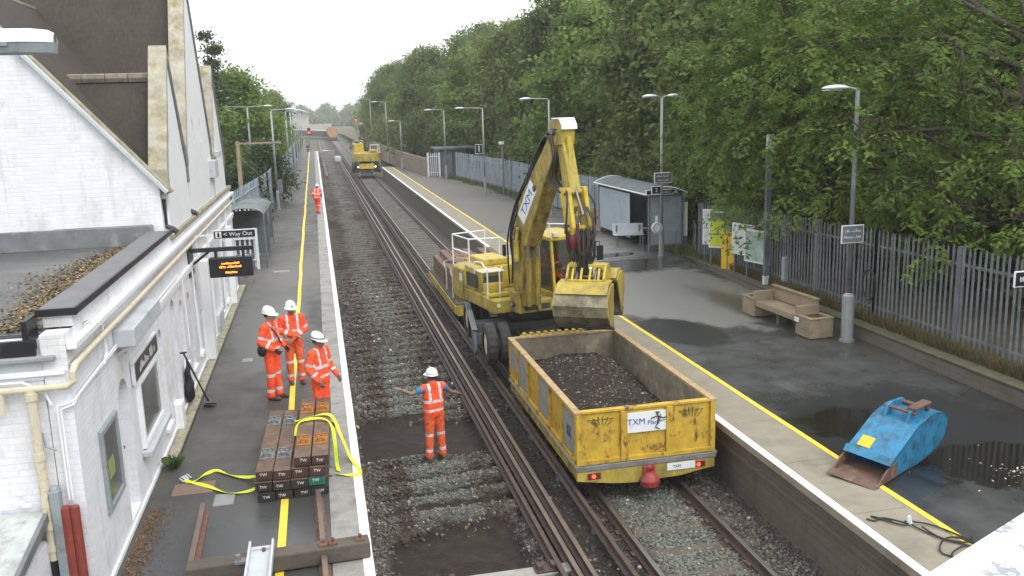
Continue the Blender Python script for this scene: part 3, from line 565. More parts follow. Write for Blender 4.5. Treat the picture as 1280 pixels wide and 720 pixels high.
def cross(yc,zap,hw,zb,xf,xb,lan):
    """gable facing the platform, ridge at right angles to the line"""
    k=(zap-zb)/hw
    # gable wall with lancets
    g=MB(); d=.26; z0=3.1
    yl,yr=yc-hw,yc+hw
    cuts=sorted((l[0]-l[2]/2,l[0]+l[2]/2,l[1],l[3]) for l in lan)
    zt=lambda y: zb+(hw-abs(y-yc))*k
    ys=sorted(set([yl,yc,yr]+[c for q in cuts for c in q[:2]]))
    for a,b in zip(ys[:-1],ys[1:]):
        inside=[q for q in cuts if a>=q[0]-1e-6 and b<=q[1]+1e-6]
        if inside:
            q=inside[0]; mid=(q[0]+q[1])/2
            g.quad((xf,a,z0),(xf,b,z0),(xf,b,q[2]),(xf,a,q[2])); 
            hl=lambda y: q[3]-(abs(y-mid)/((q[1]-q[0])/2))**2*.18
            n=5
            for i in range(n):
                y0=a+(b-a)*i/n; y1=a+(b-a)*(i+1)/n; g.quad((xf,y0,hl(y0)),(xf,y1,hl(y1)),(xf,y1,zt(y1)),(xf,y0,zt(y0))); g.quad((xf,y0,hl(y0)),(xf,y1,hl(y1)),(xf-.15,y1,hl(y1)),(xf-.15,y0,hl(y0)))
        else: g.quad((xf,a,z0),(xf,b,z0),(xf,b,zt(b)),(xf,a,zt(a)))
    for q in cuts:
        for y in q[:2]: g.quad((xf,y,q[2]),(xf-.15,y,q[2]),(xf-.15,y,q[3]-.15),(xf,y,q[3]-.15))
        g.quad((xf,q[0],q[2]),(xf,q[1],q[2]),(xf-.15,q[1],q[2]),(xf-.15,q[0],q[2]))
    g.quad((xf,yl,z0),(xf-d,yl,z0),(xf-d,yl,zb),(xf,yl,zb)); g.quad((xf,yr,z0),(xf-d,yr,z0),(xf-d,yr,zb),(xf,yr,zb)); g.add([(xf-d,yl,zb),(xf-d,yr,zb),(xf-d,yc,zap)],[(0,1,2)]); g.quad((xf-d,yl,z0),(xf-d,yr,z0),(xf-d,yr,zb),(xf-d,yl,zb))
    P(g,'gable_wall','white_brick')
    for q in cuts: 
        g=MB(); g.box(xf-.17,xf-.14,q[0],q[1],q[2],q[3]); P(g,'lancet_window','glass_dark')
    # parapet copings on both verges
    for s in (-1,1):
        g=MB(); g.prism([(yc,zap-.1),(yc,zap+.12),(yc+s*(hw+.02),zb+.1),(yc+s*(hw+.02),zb-.35),(yc+s*(hw-.12),zb-.35),(yc+s*(hw-.12),zb-.02)][::s],'x',xf-.3,xf+.04); P(g,'gable_coping','lichen_render' if s<0 else 'lead',bevel=.012)
    # roof slopes behind
    zr=zap-.52; hwr=hw-.05; kr=k
    g=MB()
    for s in (-1,1):
        yb=yc+s*(zr-3.3)/kr
        a,b,c,e=(xf-.3,yb,3.3),(xf-.3,yc,zr),(xb,yc,zr),(xb,yb,3.3)
        slab(g,*( (a,e,c,b) if s<0 else (a,b,c,e) ),t=.05)
    P(g,'cross_roof','roof_tile')
    g=MB(); g.add([(xb+.01,yc-(zr-3.3)/kr,3.3),(xb+.01,yc+(zr-3.3)/kr,3.3),(xb+.01,yc,zr)],[(0,1,2)]); P(g,'back_gable','white_brick')
    g=MB(); n=max(3,int((xf-xb)/.45))
    for i in range(n): x1=xf-.3-(xf-.3-xb)*i/n; x2=xf-.3-(xf-.3-xb)*(i+1)/n+.012; g.tube([(x1,yc,zr+.02),(x2,yc,zr+.02)],.1,8)
    P(g,'ridge','ridge_tile')
cross(19.15,6.72,1.42,4.4,-2.76,-4.75,[(18.56,4.85,.17,5.25)])
cross(23.2,9.0,2.42,4.75,-2.78,-6.6,[(22.4,4.85,.2,5.45),(23.75,4.85,.2,5.45)])
cross(27.2,6.75,1.45,4.35,-2.76,-4.75,[(26.9,4.85,.17,5.2)])
# dormer boxes, hoppers and dark downpipes between the gables
g=MB()
for y in (17.62,20.7): g.box(-2.98,-2.8,y,y+.24,3.75,3.95); g.tube([(-2.86,y+.12,3.75),(-2.86,y+.12,3.45),(-2.72,y+.12,3.36),(-2.66,y+.12,3.3)],.055,8)
P(g,'downpipe','black_trim')
g=MB(); g.box(-3.05,-2.62,24.9,25.7,3.85,4.3); g.box(-3.0,-2.6,25.9,26.6,4.35,4.5); P(g,'hopper_box','pale_grey',bevel=.01)
# cabinet, pipes, conduits
g=MB(); g.box(X,X+.27,12.1,14.15,2.5,2.74); P(g,'wall_cabinet','pale_grey',bevel=.015)
g=MB(); 
for y in (12.3,13.9): g=MB(); g.bar((X,y,2.36),(X+.2,y,2.5),.03); P(g,'cabinet_bracket','white_paint')
g=MB(); g.tube([(-2.67,29.3,2.84),(-2.67,10.35,2.87),(-2.67,9.98,2.865),(-2.69,9.93,2.8),(-2.69,9.93,2.7),(-2.76,9.93,2.65),(-9,9.93,2.62)],.038,10); g.tube([(-3.12,9.92,2.65),(-3.12,9.92,.7)],.05,10); g.tube([(-3.42,9.92,2.62),(-3.42,9.92,2.4)],.04,8)
for z in (2.57,1.9,1.1,.85): g.tube([(-3.12,9.92,z-.04),(-3.12,9.92,z+.04)],.065,10)
P(g,'soil_pipe','cream_pipe',smooth=False)
g=MB(); g.tube([(-3.12,9.92,.7),(-3.12,9.92,.35)],.045,10); P(g,'pipe_joint','black')
g=MB(); g.tube([(-3.12,9.92,.35),(-3.12,9.92,-.02)],.045,10); P(g,'red_pipe','red_pipe')
for x,r in ((-2.93,.06),(-2.84,.05)): g=MB(); g.tube([(x,9.9,1.3),(x,9.9,0)],r,8); P(g,'red_pipe','red_pipe')
g=MB(); g.box(-3.07,-2.97,9.86,9.98,0,1.5); g.ell((-3.02,9.92,1.5),.05,.06,.06); P(g,'cable_riser','grey_paint',bevel=.01)
def cond(pts,r,m='white_paint'): g=MB(); g.tube(pts,r,6); P(g,'conduit',m)
for dx in (0,.035): cond([(-2.9+dx,9.97,1.35),(-2.9+dx,9.97,2.42-dx),(-2.74,9.97,2.46-dx),(-2.71,10.2,2.5),(-2.71,12.,2.55-dx),(-2.71,12.6,2.5),(-2.71,17.6,2.52-dx)],.014)
cond([(-6,9.96,2.73),(-3.2,9.96,2.72),(-3.0,9.96,2.6),(-2.95,9.96,2.45)],.015); cond([(-2.72,11.5,3.1),(-2.7,11.5,2.6),(-2.7,11.3,2.5)],.018); cond([(-2.7,17.9,2.55),(-2.7,18.1,1.),(-2.7,18.3,.6)],.02); cond([(-2.7,19.4,2.3),(-2.7,19.5,.7)],.02)
for (a,b) in ((20.3,21.0),(22.4,22.8),(25.1,25.4),(27.0,27.4)): cond([(-2.69,a,2.9),(-2.69,a,.2)],.03)

g=MB(); g.tube([(-3.07,9.95,2.15),(-3.05,9.93,2.0),(-2.95,9.93,1.95)],.013,6); P(g,'cable','grey_paint')
# lean-to at the near end
g=MB(); g.add([(-9,9.97,1.24),(-3.13,9.97,1.2),(-3.13,8.2,.92),(-9,8.2,.92),(-9,9.97,1.30),(-3.13,9.97,1.26),(-3.13,8.2,.98),(-9,8.2,.98)],[(3,2,1,0),(4,5,6,7),(0,1,5,4),(1,2,6,5),(2,3,7,6),(3,0,4,7)]); P(g,'lean_to_roof','lean_roof')
g=MB(); g.bar((-3.13,9.97,1.23),(-3.13,8.2,.95),.05,.1); P(g,'lean_to_flashing','lead')
g=MB(); g.box(-9,-3.16,8.35,9.96,0,.92); P(g,'lean_to_wall','painted_brick')
# grout-like splashes of old render where the lean-to meets the wall
g=MB()
for i in range(14):
    x=-5.2+rnd.random()*2.0; z=1.3+abs(rnd.gauss(0,.14)); g=MB(); g.ell((x,9.968,z),rnd.uniform(.03,.07),.006,rnd.uniform(.01,.03),9,4); P(g,'render_splash','white_brick')
# signs on the facade
t=thing('wall_sign','dark sign board with white lettering fixed to the station wall above the wide window','sign',(X+.04,13.8,1.93))
g=MB(); g.box(-.03,.02,-.93,.93,-.17,.17); g.build('board','sign_white',t,bevel=.004); g=MB(); g.box(.02,.026,-.89,.89,-.13,.13); g.build('face','sign_black',t); glyphs(t,(.0265,0.05,0),1.3,.15,'sign_white',axis='y')
t=thing('hand_tool_bag','black bag hung low on the station wall beside the long-handled shovel','bag',(X+.08,17.3,.42)); g=MB(); g.ell((0,0,-.08),.09,.2,.26,14,10); g.ell((0,0,.12),.06,.11,.3,12,8); o=g.build('sack','dark_cloth',t,smooth=True)
for v in o.data.vertices: v.co.y+=.03*math.sin(v.co.z*19); v.co.x+=.015*math.sin(v.co.y*30+v.co.z*22)
g=MB(); g=MB(); g.tube([(0,-.12,.3),(0,0,.55),(0,.12,.3)],.012,6); g.build('strap','black',t)
t=thing('shovel','long-handled shovel leaning against the station wall by a black bag','shovel',(-2.33,17.1,.0))
g=MB(); g.tube([(-.3,-.35,1.2),(.0,.02,.12)],.017,8); g.build('handle','black',t); g=MB(); g.tube([(-.36,-.36,1.2),(-.24,-.34,1.2)],.017,8); g.build('grip','black',t); g=MB(); g.add([(-.12,0,.1),(.12,-.06,.12),(.14,.1,.03),(-.1,.2,.015),(-.12,0,.085),(.12,-.06,.105),(.14,.1,.015),(-.1,.2,.003)],[(0,1,2,3),(7,6,5,4),(0,4,5,1),(1,5,6,2),(2,6,7,3),(3,7,4,0)]); g.build('blade','steel_grey',t)
# ------------------------------------------------------------ hanging signs and departure display
t=thing('departure_display','hanging black departure display with orange lines on a dark bracket arm','display',(-1.95,19.6,2.3))
g=MB(); g.box(-.42,.47,-.1,.1,-.22,.2); g.build('case','black_trim',t,bevel=.015)
g=MB(); g.box(-.38,.43,-.106,-.1,-.18,.16); g.build('screen','sign_black',t)
for i,(w_,z,sz) in enumerate(((.36,.085,.05),(.46,.01,.05),(.3,-.1,.07))): glyphs(t,((.02,.02,.06)[i],-.1065,z),w_,sz,'orange_led',name='display_line',seed=i+2)
g=MB(); g.box(-.95,.5,-.035,.035,.33,.42); g.box(-.3,-.24,-.03,.03,.2,.33); g.box(.26,.32,-.03,.03,.2,.33); g.bar((-.85,0,0),(-.4,0,.34),.05); g.box(-.84,-.77,-.35,.35,-.15,.45); g.build('bracket','black_trim',t,bevel=.006)
t=thing('hanging_sign','black Way Out sign with white border above the departure display','sign',(-1.9,20.6,2.86))
g=MB(); g.box(-.45,.47,-.02,.02,-.1,.1); g.build('board','sign_white',t,bevel=.004); g=MB(); g.box(-.43,.45,-.026,-.02,-.08,.08); g.build('face','sign_black',t)
text('Way Out',.13,'sign_white',t,(.14,-.028,0),(PI/2,0,0)); g=MB(); g.box(-.4,-.27,-.029,-.026,-.065,.065); g.build('pictogram','sign_white',t); text('<',.15,'sign_white',t,(-.19,-.028,0),(PI/2,0,0)); g=MB(); g.box(-.36,-.31,-.032,-.029,-.05,.03); g.ell((-.335,-.03,.045),.015,.004,.015,8,6); g.build('figure','sign_black',t)
g=MB(); g.box(-.86,-.45,-.015,.015,-.02,.02); g.build('arm','white_paint',t)
# roof leaf litter
def leaves_flat(name,pts,mats,s0,s1,label,cat):
    n=len(pts); g=np.random.default_rng(9); s=g.uniform(s0,s1,n); a=g.random(n)*2*PI; t=g.uniform(-.6,.6,n); q=np.array([(-1,-.6),(1,-.6),(1,.6),(-1,.6)])
    V=np.zeros((n,4,3))
    for i in range(4): x=q[i,0]*s; y=q[i,1]*s; V[:,i,0]=pts[:,0]+x*np.cos(a)-y*np.sin(a); V[:,i,1]=pts[:,1]+x*np.sin(a)+y*np.cos(a); V[:,i,2]=pts[:,2]+x*np.sin(t)+.5*s
    return tag(npmesh(name,V.reshape(-1,3),np.arange(n*4).reshape(-1,4),mats,mi=g.integers(0,len(mats),n)),label,cat,kind='stuff')
for nm,c in (('leaf_brown',(.2,.12,.06)),('leaf_tan',(.3,.23,.14)),('leaf_dark',(.08,.055,.035)),('leaf_moss',(.12,.13,.04))): mat(nm,c,.9,.3,9,bs=0)
n=7000; t_=R0.random(n); cx=-3.3-.15*np.abs(R0.normal(0,1,n))*(1+1.6*np.sin(t_*PI)); cy=11+t_*6.3; P1=np.stack([cx,cy,np.full(n,3.14)],1)
n=1300; P2=np.stack([-3.6+R0.normal(0,.35,n),10.75+R0.normal(0,.1,n),np.full(n,3.14)],1)
leaves_flat('leaf_litter',np.concatenate([P1,P2]),['leaf_brown','leaf_tan','leaf_dark','leaf_moss','leaf_dark','leaf_brown'],.01,.026,'brown leaf litter drifted along the edge of the flat roof','leaves')
n=3800; P1=np.stack([-2.66+np.abs(R0.normal(0,.14,n)),R0.uniform(9.5,12.6,n),np.full(n,.004)],1); leaves_flat('leaf_litter',P1,['leaf_brown','leaf_dark'],.005,.013,'brown leaf debris at the foot of the station wall','leaves')
def weed(loc,n,h,label,mats=('grass_green',),cat='weed',name='weed'):
    g=MB()
    for i in range(n):
        a=rnd.random()*2*PI; r=rnd.random()*.5*h; l=h*rnd.uniform(.5,1); x,y=math.cos(a)*r*.3,math.sin(a)*r*.3; dx,dy=math.cos(a)*l*.6,math.sin(a)*l*.6; w=.012
        g.add([(x-w,y,0),(x+w,y,0),(x+dx*.5,y+dy*.5+w,l*.8),(x+dx,y+dy,l*.7)],[(0,1,2),(0,2,3)])
    o=g.build(name,mats[0]); o.location=loc; return tag(o,label,cat)
mat('grass_green',(.07,.115,.03),.8,.3,20,bs=0); mat('grass_dry',(.13,.105,.05),.9,.3,6,bs=0)
weed((-2.52,14.05,0),90,.28,'small green weed growing at the foot of the station wall by the yellow strap end')
weed((-2.55,14.35,0),40,.16,'smaller weed tuft just beyond the green weed at the wall')
g=MB(); g.box(-2.42,-1.83,12.98,13.42,.0,.006); tag(g.build('tactile_patch','drain_red'),'reddish rectangular patch set in the platform by the weed','paving slab')
g=MB(); g.box(-1.78,-1.5,12.45,12.85,.0,.007); tag(g.build('inspection_cover','cover_grey'),'pale square cover beside the reddish patch','cover')
g=MB(); g.box(-1.95,-1.72,20.2,20.5,.0,.007); tag(g.build('inspection_cover','cover_grey'),'pale cover in the platform behind the two standing workers','cover')
g=MB(); g.box(-1.75,-1.2,32,32.35,.0,.007); tag(g.build('inspection_cover','cover_grey'),'pale cover on the platform near the white bag','cover')
t=thing('rubbish_sack','crumpled white plastic sack in a hoop stand by the far end of the station','bin',(-2.55,30.5,0)); g=MB(); g.ell((0,0,.55),.26,.24,.4,16,10); o=g.build('sack','bag_white',t,smooth=True)
for v in o.data.vertices: v.co*=1+.12*math.sin(v.co.z*31+v.co.x*17)*math.cos(v.co.y*23)
g=MB(); g.tube([(.25*math.cos(a*PI/6),.25*math.sin(a*PI/6),.93) for a in range(13)],.015,6); g.tube([(.25,0,.93),(.25,0,0)],.015,6); g.tube([(-.25,0,.93),(-.25,0,0)],.015,6); g.build('stand','galv',t)
# near lamp at the left edge
def lantern(g,x,y,z,dx,dy,L=.62,w=.24,h=.13):
    n=9; 
    for i in range(n): pass
def lamp_head(parent,x,z,s,L=.62,w=.22,y=0):
    g=MB(); pts=[];rs=[]
    for i in range(9): t=i/8; pts.append((x+s*L*t,y,z+.02*math.sin(t*PI))); rs.append(.035+.07*math.sin(min(1,t*1.15)*PI*.92)**.7 if 0<t<1 else .03)
    g.tube(pts,rs,10); o=g.build('lamp_head','lamp_head',parent,smooth=True)
    for v in o.data.vertices: v.co.z=z+(v.co.z-z)*(.62 if v.co.z>z else .35)
    o.data.transform(Matrix.Diagonal((1,w/.16,1,1)))
    g=MB(); g.box(x+s*L*.3,x+s*L*.95,y-w*.33,y+w*.33,z-.05,z-.028) if s>0 else g.box(x+s*L*.95,x+s*L*.3,y-w*.33,y+w*.33,z-.05,z-.028); g.build('diffuser','pale_grey',o,bevel=.01)
t=thing('street_lamp','large white-topped lamp head at the left edge, close above the station end wall','lamp',(-3.1,8.,0))
g=MB(); g.cyl((0,0,0),(0,0,5.98),.09,.06,12); g.tube([(0,0,5.95),(.1,0,6.05),(.4,0,6.06)],.03,8); g.build('pole','lamp_grey',t)
g=MB(); 
prof=[(.35,.09),(.45,.15),(.7,.17),(.95,.17),(1.08,.13),(1.13,.07)]
vs=[];
for x,w in prof:
    for k in range(9): a=PI*k/8; vs.append((x,-w*math.cos(a),6.03+.115*math.sin(a)*(w/.17)**.5))
fs=[(i*9+k,i*9+k+1,(i+1)*9+k+1,(i+1)*9+k) for i in range(5) for k in range(8)]+[tuple(range(9)),tuple(45+k for k in range(9))[::-1]]+[tuple(i*9 for i in range(6)),tuple(i*9+8 for i in range(6))[::-1]]
g.add(vs,[f for f in fs if len(f)!=6]); g.add([(x,-w,6.03) for x,w in prof]+[(x,w,6.03) for x,w in prof[::-1]],[tuple(range(12))]); g.build('lamp_head','lamp_head',t,smooth=True)
g=MB(); g.add([(x,-w*.96,6.028) for x,w in prof]+[(x,w*.96,6.028) for x,w in prof[::-1]]+[(x-.01,-w*.85,5.95) for x,w in prof]+[(x-.01,w*.85,5.95) for x,w in prof[::-1]],[tuple(range(12)),tuple(range(12,24))[::-1]]+[(i,(i+1)%12,12+(i+1)%12,12+i) for i in range(12)]); g.box(.62,.82,-.175,-.165,6.0,6.03); g.build('diffuser','grey_paint',t)
# ------------------------------------------------------------ people
def fused(g,name,mats,parent,vox,cb=None,wr=0,seed=0):
    me=bpy.data.meshes.new('tmp'); me.from_pydata(g.v,[],g.f); o=bpy.data.objects.new('tmp',me); COL.objects.link(o)
    r=o.modifiers.new('r','REMESH'); r.mode='VOXEL'; r.voxel_size=vox; s=o.modifiers.new('s','SMOOTH'); s.factor=.6; s.iterations=3
    dg=bpy.context.evaluated_depsgraph_get(); dg.update(); m2=bpy.data.meshes.new_from_object(o.evaluated_get(dg)); bpy.data.objects.remove(o); bpy.data.meshes.remove(me)
    m2.name=name; m2.materials.clear()
    for x in mats: m2.materials.append(M[x])
    n=len(m2.vertices); co=np.zeros(n*3); m2.vertices.foreach_get('co',co); co=co.reshape(-1,3)
    if wr:
        no=np.zeros(n*3); m2.vertices.foreach_get('normal',no); no=no.reshape(-1,3)
        d=np.sin(co[:,2]*55+6*np.sin(co[:,0]*14+seed)+5*np.sin(co[:,1]*17))*.5+np.sin(co[:,2]*27+co[:,0]*40+seed)*.5; co=co+no*(d*wr)[:,None]; m2.vertices.foreach_set('co',co.ravel())
    k=len(m2.polygons); m2.polygons.foreach_set('use_smooth',np.ones(k,dtype=bool))
    if cb is not None:
        c=np.zeros(k*3); m2.polygons.foreach_get('center',c); m2.polygons.foreach_set('material_index',np.ascontiguousarray(cb(c.reshape(-1,3)),dtype=np.int32))
    m2.update(); ob=bpy.data.objects.new(name,m2); COL.objects.link(ob); ob.parent=parent; return ob
def segt(c,p,q):
    p=np.array(p);q=np.array(q);d=q-p;L2=(d**2).sum(); t=((c-p)@d)/L2; tc=np.clip(t,0,1); return t,np.linalg.norm(c-(p+tc[:,None]*d),axis=1)
def hand(g,w,dirn,palm,k=1.,side=1):
    """palm and five separate bent fingers; dirn along the hand, palm = palm normal"""
    w=Vector(w); d=Vector(dirn).normalized(); n=Vector(palm); n=(n-d*n.dot(d)).normalized(); s=d.cross(n)*side
    for u in (-.024,-.008,.008,.024): g.cap(w+s*u*k,w+d*.085*k+s*u*1.15*k,.016*k,.0135*k,8)
    for i,(u,L) in enumerate(((-.032,.058),(-.011,.072),(.011,.078),(.032,.068))):
        a=w+d*.085*k+s*u*1.2*k; b=a+(d*.85+n*.35).normalized()*L*.5*k; c=b+(d*.45+n*.8).normalized()*L*.45*k
        g.cap(a,b,.0095*k,.009*k,8); g.cap(b,c,.009*k,.0078*k,8)
    a=w+d*.025*k+s*.03*k; b=a+(s*.8+d*.55+n*.2).normalized()*.035*k; c=b+(d*.8+n*.5+s*.1).normalized()*.03*k
    g.cap(a,b,.0125*k,.0105*k,8); g.cap(b,c,.0105*k,.009*k,8)
D=dict(hip=(.09,0,.93),knee=(.1,-.01,.5),ankle=(.1,.02,.09),sh=(.185,0,1.42),el=(.24,.02,1.14),wr=(.22,-.1,.92))
def person(loc,rotz,label,J={},look=(0,-1,0),vest=False,skin='skin',hat_band=None,trou='hivis',hatlamp=False,seated=False,jacket='hivis',gloves=False,ph=1.,strapbag=False,boot='boot',lean=(0,0,0),hatcol='helmet'):
    t=thing('person',label,'person',loc,rotz); t.scale=(ph,)*3
    def j(n,s):
        k=n+('L' if s>0 else 'R')
        if k in J: return Vector(J[k])
        v=D[n] if n not in J else J[n]; return Vector((s*v[0],v[1],v[2]))
    ln=Vector(lean); hc=Vector((0,-.01,1.63))+ln*1.15
    up=lambda v: Vector(v)+ln*max(0,(Vector(v).z-.95)/.6)
    lk=Vector(look).normalized(); rt=Vector((-lk.y,lk.x,0)).normalized()
    # --- body: one continuous surface
    g=MB()
    g.ell(hc+Vector((0,0,.01)),.078,.088,.115,14,10); g.cap(hc+lk*.05+Vector((0,0,-.07)),hc+lk*.035+Vector((0,0,-.03)),.05,.06,12); g.cap(up((0,.01,1.42)),hc+Vector((0,.01,-.06)),.062,.055)
    g.cap(hc+lk*.088+Vector((0,0,.005)),hc+lk*.108+Vector((0,0,-.025)),.012,.016,8)
    for s in (-1,1):
        e=hc+rt*s*.082+Vector((0,0,-.01)); g.cap(e+Vector((0,0,.02)),e-Vector((0,0,.02)),.014,.011,8)
        g.cap(up((s*.07,0,1.0)),up((s*.09,0,1.36)),.1,.1); g.cap(j('hip',s),j('knee',s),.075,.05); g.cap(j('knee',s),j('ankle',s),.05,.035)
        S,E,W=j('sh',s)+ln,j('el',s),j('wr',s); g.cap(up((s*.1,0,1.4)),S,.07,.055); g.cap(S,E,.048,.04); g.cap(E,W,.04,.027); 
        hd=(W-E).normalized(); pn=Vector((-s,0,0)) if abs(hd.z)>.5 else Vector((0,0,-1)); hand(g,W+hd*.005,hd,pn,1.02,-s)
    gl=[(j('wr',s),j('el',s)) for s in (-1,1)]
    def bcb(c):
        r=np.zeros(len(c),int)
        for W,E in gl: tt,dd=segt(c,W,W+(W-E).normalized()*.2); r[(dd<.06)&(tt>-.05)]=1
        return r
    fused(g,'body',[skin,'glove' if gloves else skin],t,.0085,bcb)
    # --- face details
    g=MB()
    for s in (-1,1): g.ell(hc+lk*.08+rt*s*.032+Vector((0,0,.012)),.01,.01,.006,8,6)
    g.build('eyes','hair',t); g=MB(); g.bar(hc+lk*.1+rt*-.022+Vector((0,0,-.055)),hc+lk*.1+rt*.022+Vector((0,0,-.055)),.012,.007); g.build('mouth','maroon',t)
    g=MB(); g.ell(hc-lk*.014+Vector((0,0,.0)),.084,.09,.085,14,8,-.45,.9); g.build('hair','hair',t,smooth=True)
    # --- helmet
    g=MB(); hz=hc+Vector((0,0,.045)); vs=[];fs=[];n=20
    for i in range(7):
        a=PI/2*i/6; 
        for k in range(n):
            b=2*PI*k/n; r=.112*math.cos(a)**.8 if i<6 else .004; v=hz+lk*(math.cos(b)*r*1.14)+rt*(math.sin(b)*r)+Vector((0,0,.118*math.sin(a))); vs.append(v)
    fs=[(i*n+k,i*n+(k+1)%n,(i+1)*n+(k+1)%n,(i+1)*n+k) for i in range(6) for k in range(n)]+[tuple(6*n+k for k in range(n)),tuple(range(n))[::-1]]
    g.add(vs,fs); he=g.build('helmet',hatcol,t,smooth=True)
    g=MB(); vs=[]
    for k in range(n):
        b=2*PI*k/n; ex=.055 if math.cos(b)>.3 else .014
        for (dr,dz) in ((.0,.004),(ex,-.012),(ex,-.018),(.0,-.004)): vs.append(hz+lk*(math.cos(b)*(.125+dr))+rt*(math.sin(b)*(.11+dr*.8))+Vector((0,0,dz)))
    g.add(vs,[(k*4+q,((k+1)%n)*4+q,((k+1)%n)*4+(q+1)%4,k*4+(q+1)%4) for k in range(n) for q in range(4)]); g.build('brim',hatcol,he)
    g=MB(); g.tube([hz+lk*x+Vector((0,0,z)) for x,z in ((-.118,.03),(-.09,.09),(-.04,.118),(.03,.12),(.08,.1),(.12,.04))],.008,6); g.build('ridge',hatcol,he)
    if hat_band: 
        g=MB(); g.tube([hz+lk*(math.cos(b)*.133)+rt*(math.sin(b)*.117)+Vector((0,0,.022+.012*math.cos(b))) for b in [2*PI*k/20 for k in range(21)]],.008,6); g.build('goggle_strap','black',he)
    if hatlamp: g=MB(); g.ell(hz+lk*.13+Vector((0,0,.05)),.02,.02,.016,8,6); g.build('badge','black',he)
    # --- boots
    bt=MB()
    for s in (-1,1):
        A=j('ankle',s); f=J.get('footL' if s>0 else 'footR',(0,-1,0)); f=Vector(f).normalized(); bt.cap(A+Vector((0,0,.1)),A-Vector((0,0,.03)),.058,.05); bt.cap(A-Vector((0,0,.045))-f*.02,A+f*.17-Vector((0,0,.05)),.048,.042); bt.cap(A-Vector((0,0,.05))-f*.03,A+f*.1-Vector((0,0,.05)),.042,.045)
    fused(bt,'boots',[boot],t,.011)
    # --- trousers
    g=MB(); 
    for s in (-1,1):
        Hh,K,A=j('hip',s),j('knee',s),j('ankle',s); g.cap(Hh+Vector((-s*.015,0,.05)),Hh,.115,.118); g.cap(Hh,K,.112,.082); g.cap(K,A+Vector((0,0,.02)),.082,.07); g.cap(A+Vector((0,0,.06)),A+Vector((0,0,.0)),.072,.078)
    g.cap((-.05,0,.95),(.05,0,.95),.115,.115)
    def tcb(c):
        r=np.zeros(len(c),int); best=np.full(len(c),9.)
        for s in (-1,1):
            tt,dd=segt(c,j('knee',s),j('ankle',s)); near=(c[:,0]*s>0)
            r[near&(((tt>-.06)&(tt<.08))|((tt>.68)&(tt<.82)))&(dd<.12)]=1
        return r
    if not seated: fused(g,'trousers',[trou,'tape'],t,.012,tcb,.006,3+ph)
    else: fused(g,'trousers',[trou],t,.014,None,.004,3)
    # --- jacket or vest
    g=MB()
    for s in (-1,1):
        g.cap(up((s*.065,0,.92)),up((s*.075,0,1.2)),.132,.125); g.cap(up((s*.075,0,1.2)),up((s*.1,0,1.385)),.125,.1); S,E,W=j('sh',s)+ln,j('el',s),j('wr',s)
        g.cap(up((s*.08,0,1.42)),S,.085,.08)
        if not vest: g.cap(S,E,.082,.068); g.cap(E,E+(W-E)*.9,.068,.052)
        else: pass
    g.cap(up((0,.01,1.44)),up((0,.01,1.5)),.075,.07)
    def jcb(c):
        r=np.zeros(len(c),int); arm=np.zeros(len(c),bool)
        for s in (-1,1):
            S,E,W=j('sh',s)+ln,j('el',s),j('wr',s)
            t1,d1=segt(c,S,E); t2,d2=segt(c,E,W); a=(d1<.1)&(t1>.2)&(np.abs(c[:,0])>.15) | ((d2<.09)&(t2>0)); arm|=a
            if not vest: r[a&(d1<=d2)&(t1>.62)&(t1<.8)]=1; r[a&(d2<d1)&(t2>.42)&(t2<.58)]=1
        lx=c-np.array([ln.x,ln.y,0])*np.clip((c[:,2]-.95)/.6,0,1)[:,None]
        tor=~arm; z=lx[:,2]; r[tor&(((z>.97)&(z<1.02))|((z>1.14)&(z<1.19)))]=1; r[tor&(z>=1.16)&(np.abs(np.abs(lx[:,0])-.105)<.024)]=1
        return r
    fused(g,'vest' if vest else 'jacket',[jacket,'tape'],t,.011,jcb,.007,7+ph*9)
    if vest:
        g=MB()
        for s in (-1,1): S,E=j('sh',s)+ln,j('el',s); g.cap(up((s*.12,0,1.4)),S,.082,.077); g.cap(S,S+(E-S)*.42,.074,.068)
        fused(g,'tshirt',['tshirt_blue'],t,.012,None,.003)
    if strapbag:
        g=MB(); g.tube([(.13,-.14,1.05),(.02,-.15,1.2),(-.09,-.13,1.36),(-.14,-.02,1.5),(-.16,.1,1.36),(-.2,.13,1.1)],.014,6); g.build('shoulder_strap','black',t); g=MB(); g.ell((-.24,.06,1.0),.07,.09,.12,10,8); g.build('pouch','black',t)
    return t
# the standing group faces the wagon side; rotz: 0 faces the camera, +90 faces the track
person((-1.1,17.28,0),rad(62),'leftmost worker of the platform group, black strap across his shoulder and a side pouch',
   J=dict(elR=(-.27,.06,1.16),wrR=(-.17,-.16,1.0),elL=(.25,.04,1.15),wrL=(.2,-.17,.98),ankleR=(-.1,.03,.09),ankleL=(.1,-.03,.09)),look=(.25,-1,-.25),gloves=True,strapbag=True,ph=1.03,boot='boot')
person((-.72,18.2,0),rad(12),'middle worker of the platform group, forearms folded at the waist, dirty trousers',
   J=dict(elR=(-.29,.03,1.16),wrR=(.02,-.2,1.08),elL=(.29,.03,1.15),wrL=(-.03,-.22,1.02),ankleL=(.13,-.02,.09),kneeL=(.12,-.03,.5)),look=(.1,-1,-.2),skin='skin_tan',trou='hivis_dirty',hatlamp=True,ph=.97)
person((-.2,15.33,0),rad(52),'worker close behind the stacked sleepers with black goggle band round a white helmet',
   J=dict(elR=(-.25,.04,1.15),wrR=(-.2,-.12,.93),elL=(.26,-.02,1.14),wrL=(.24,-.2,.94)),look=(.35,-1,-.3),hat_band=True,ph=.97,skin='skin_tan')
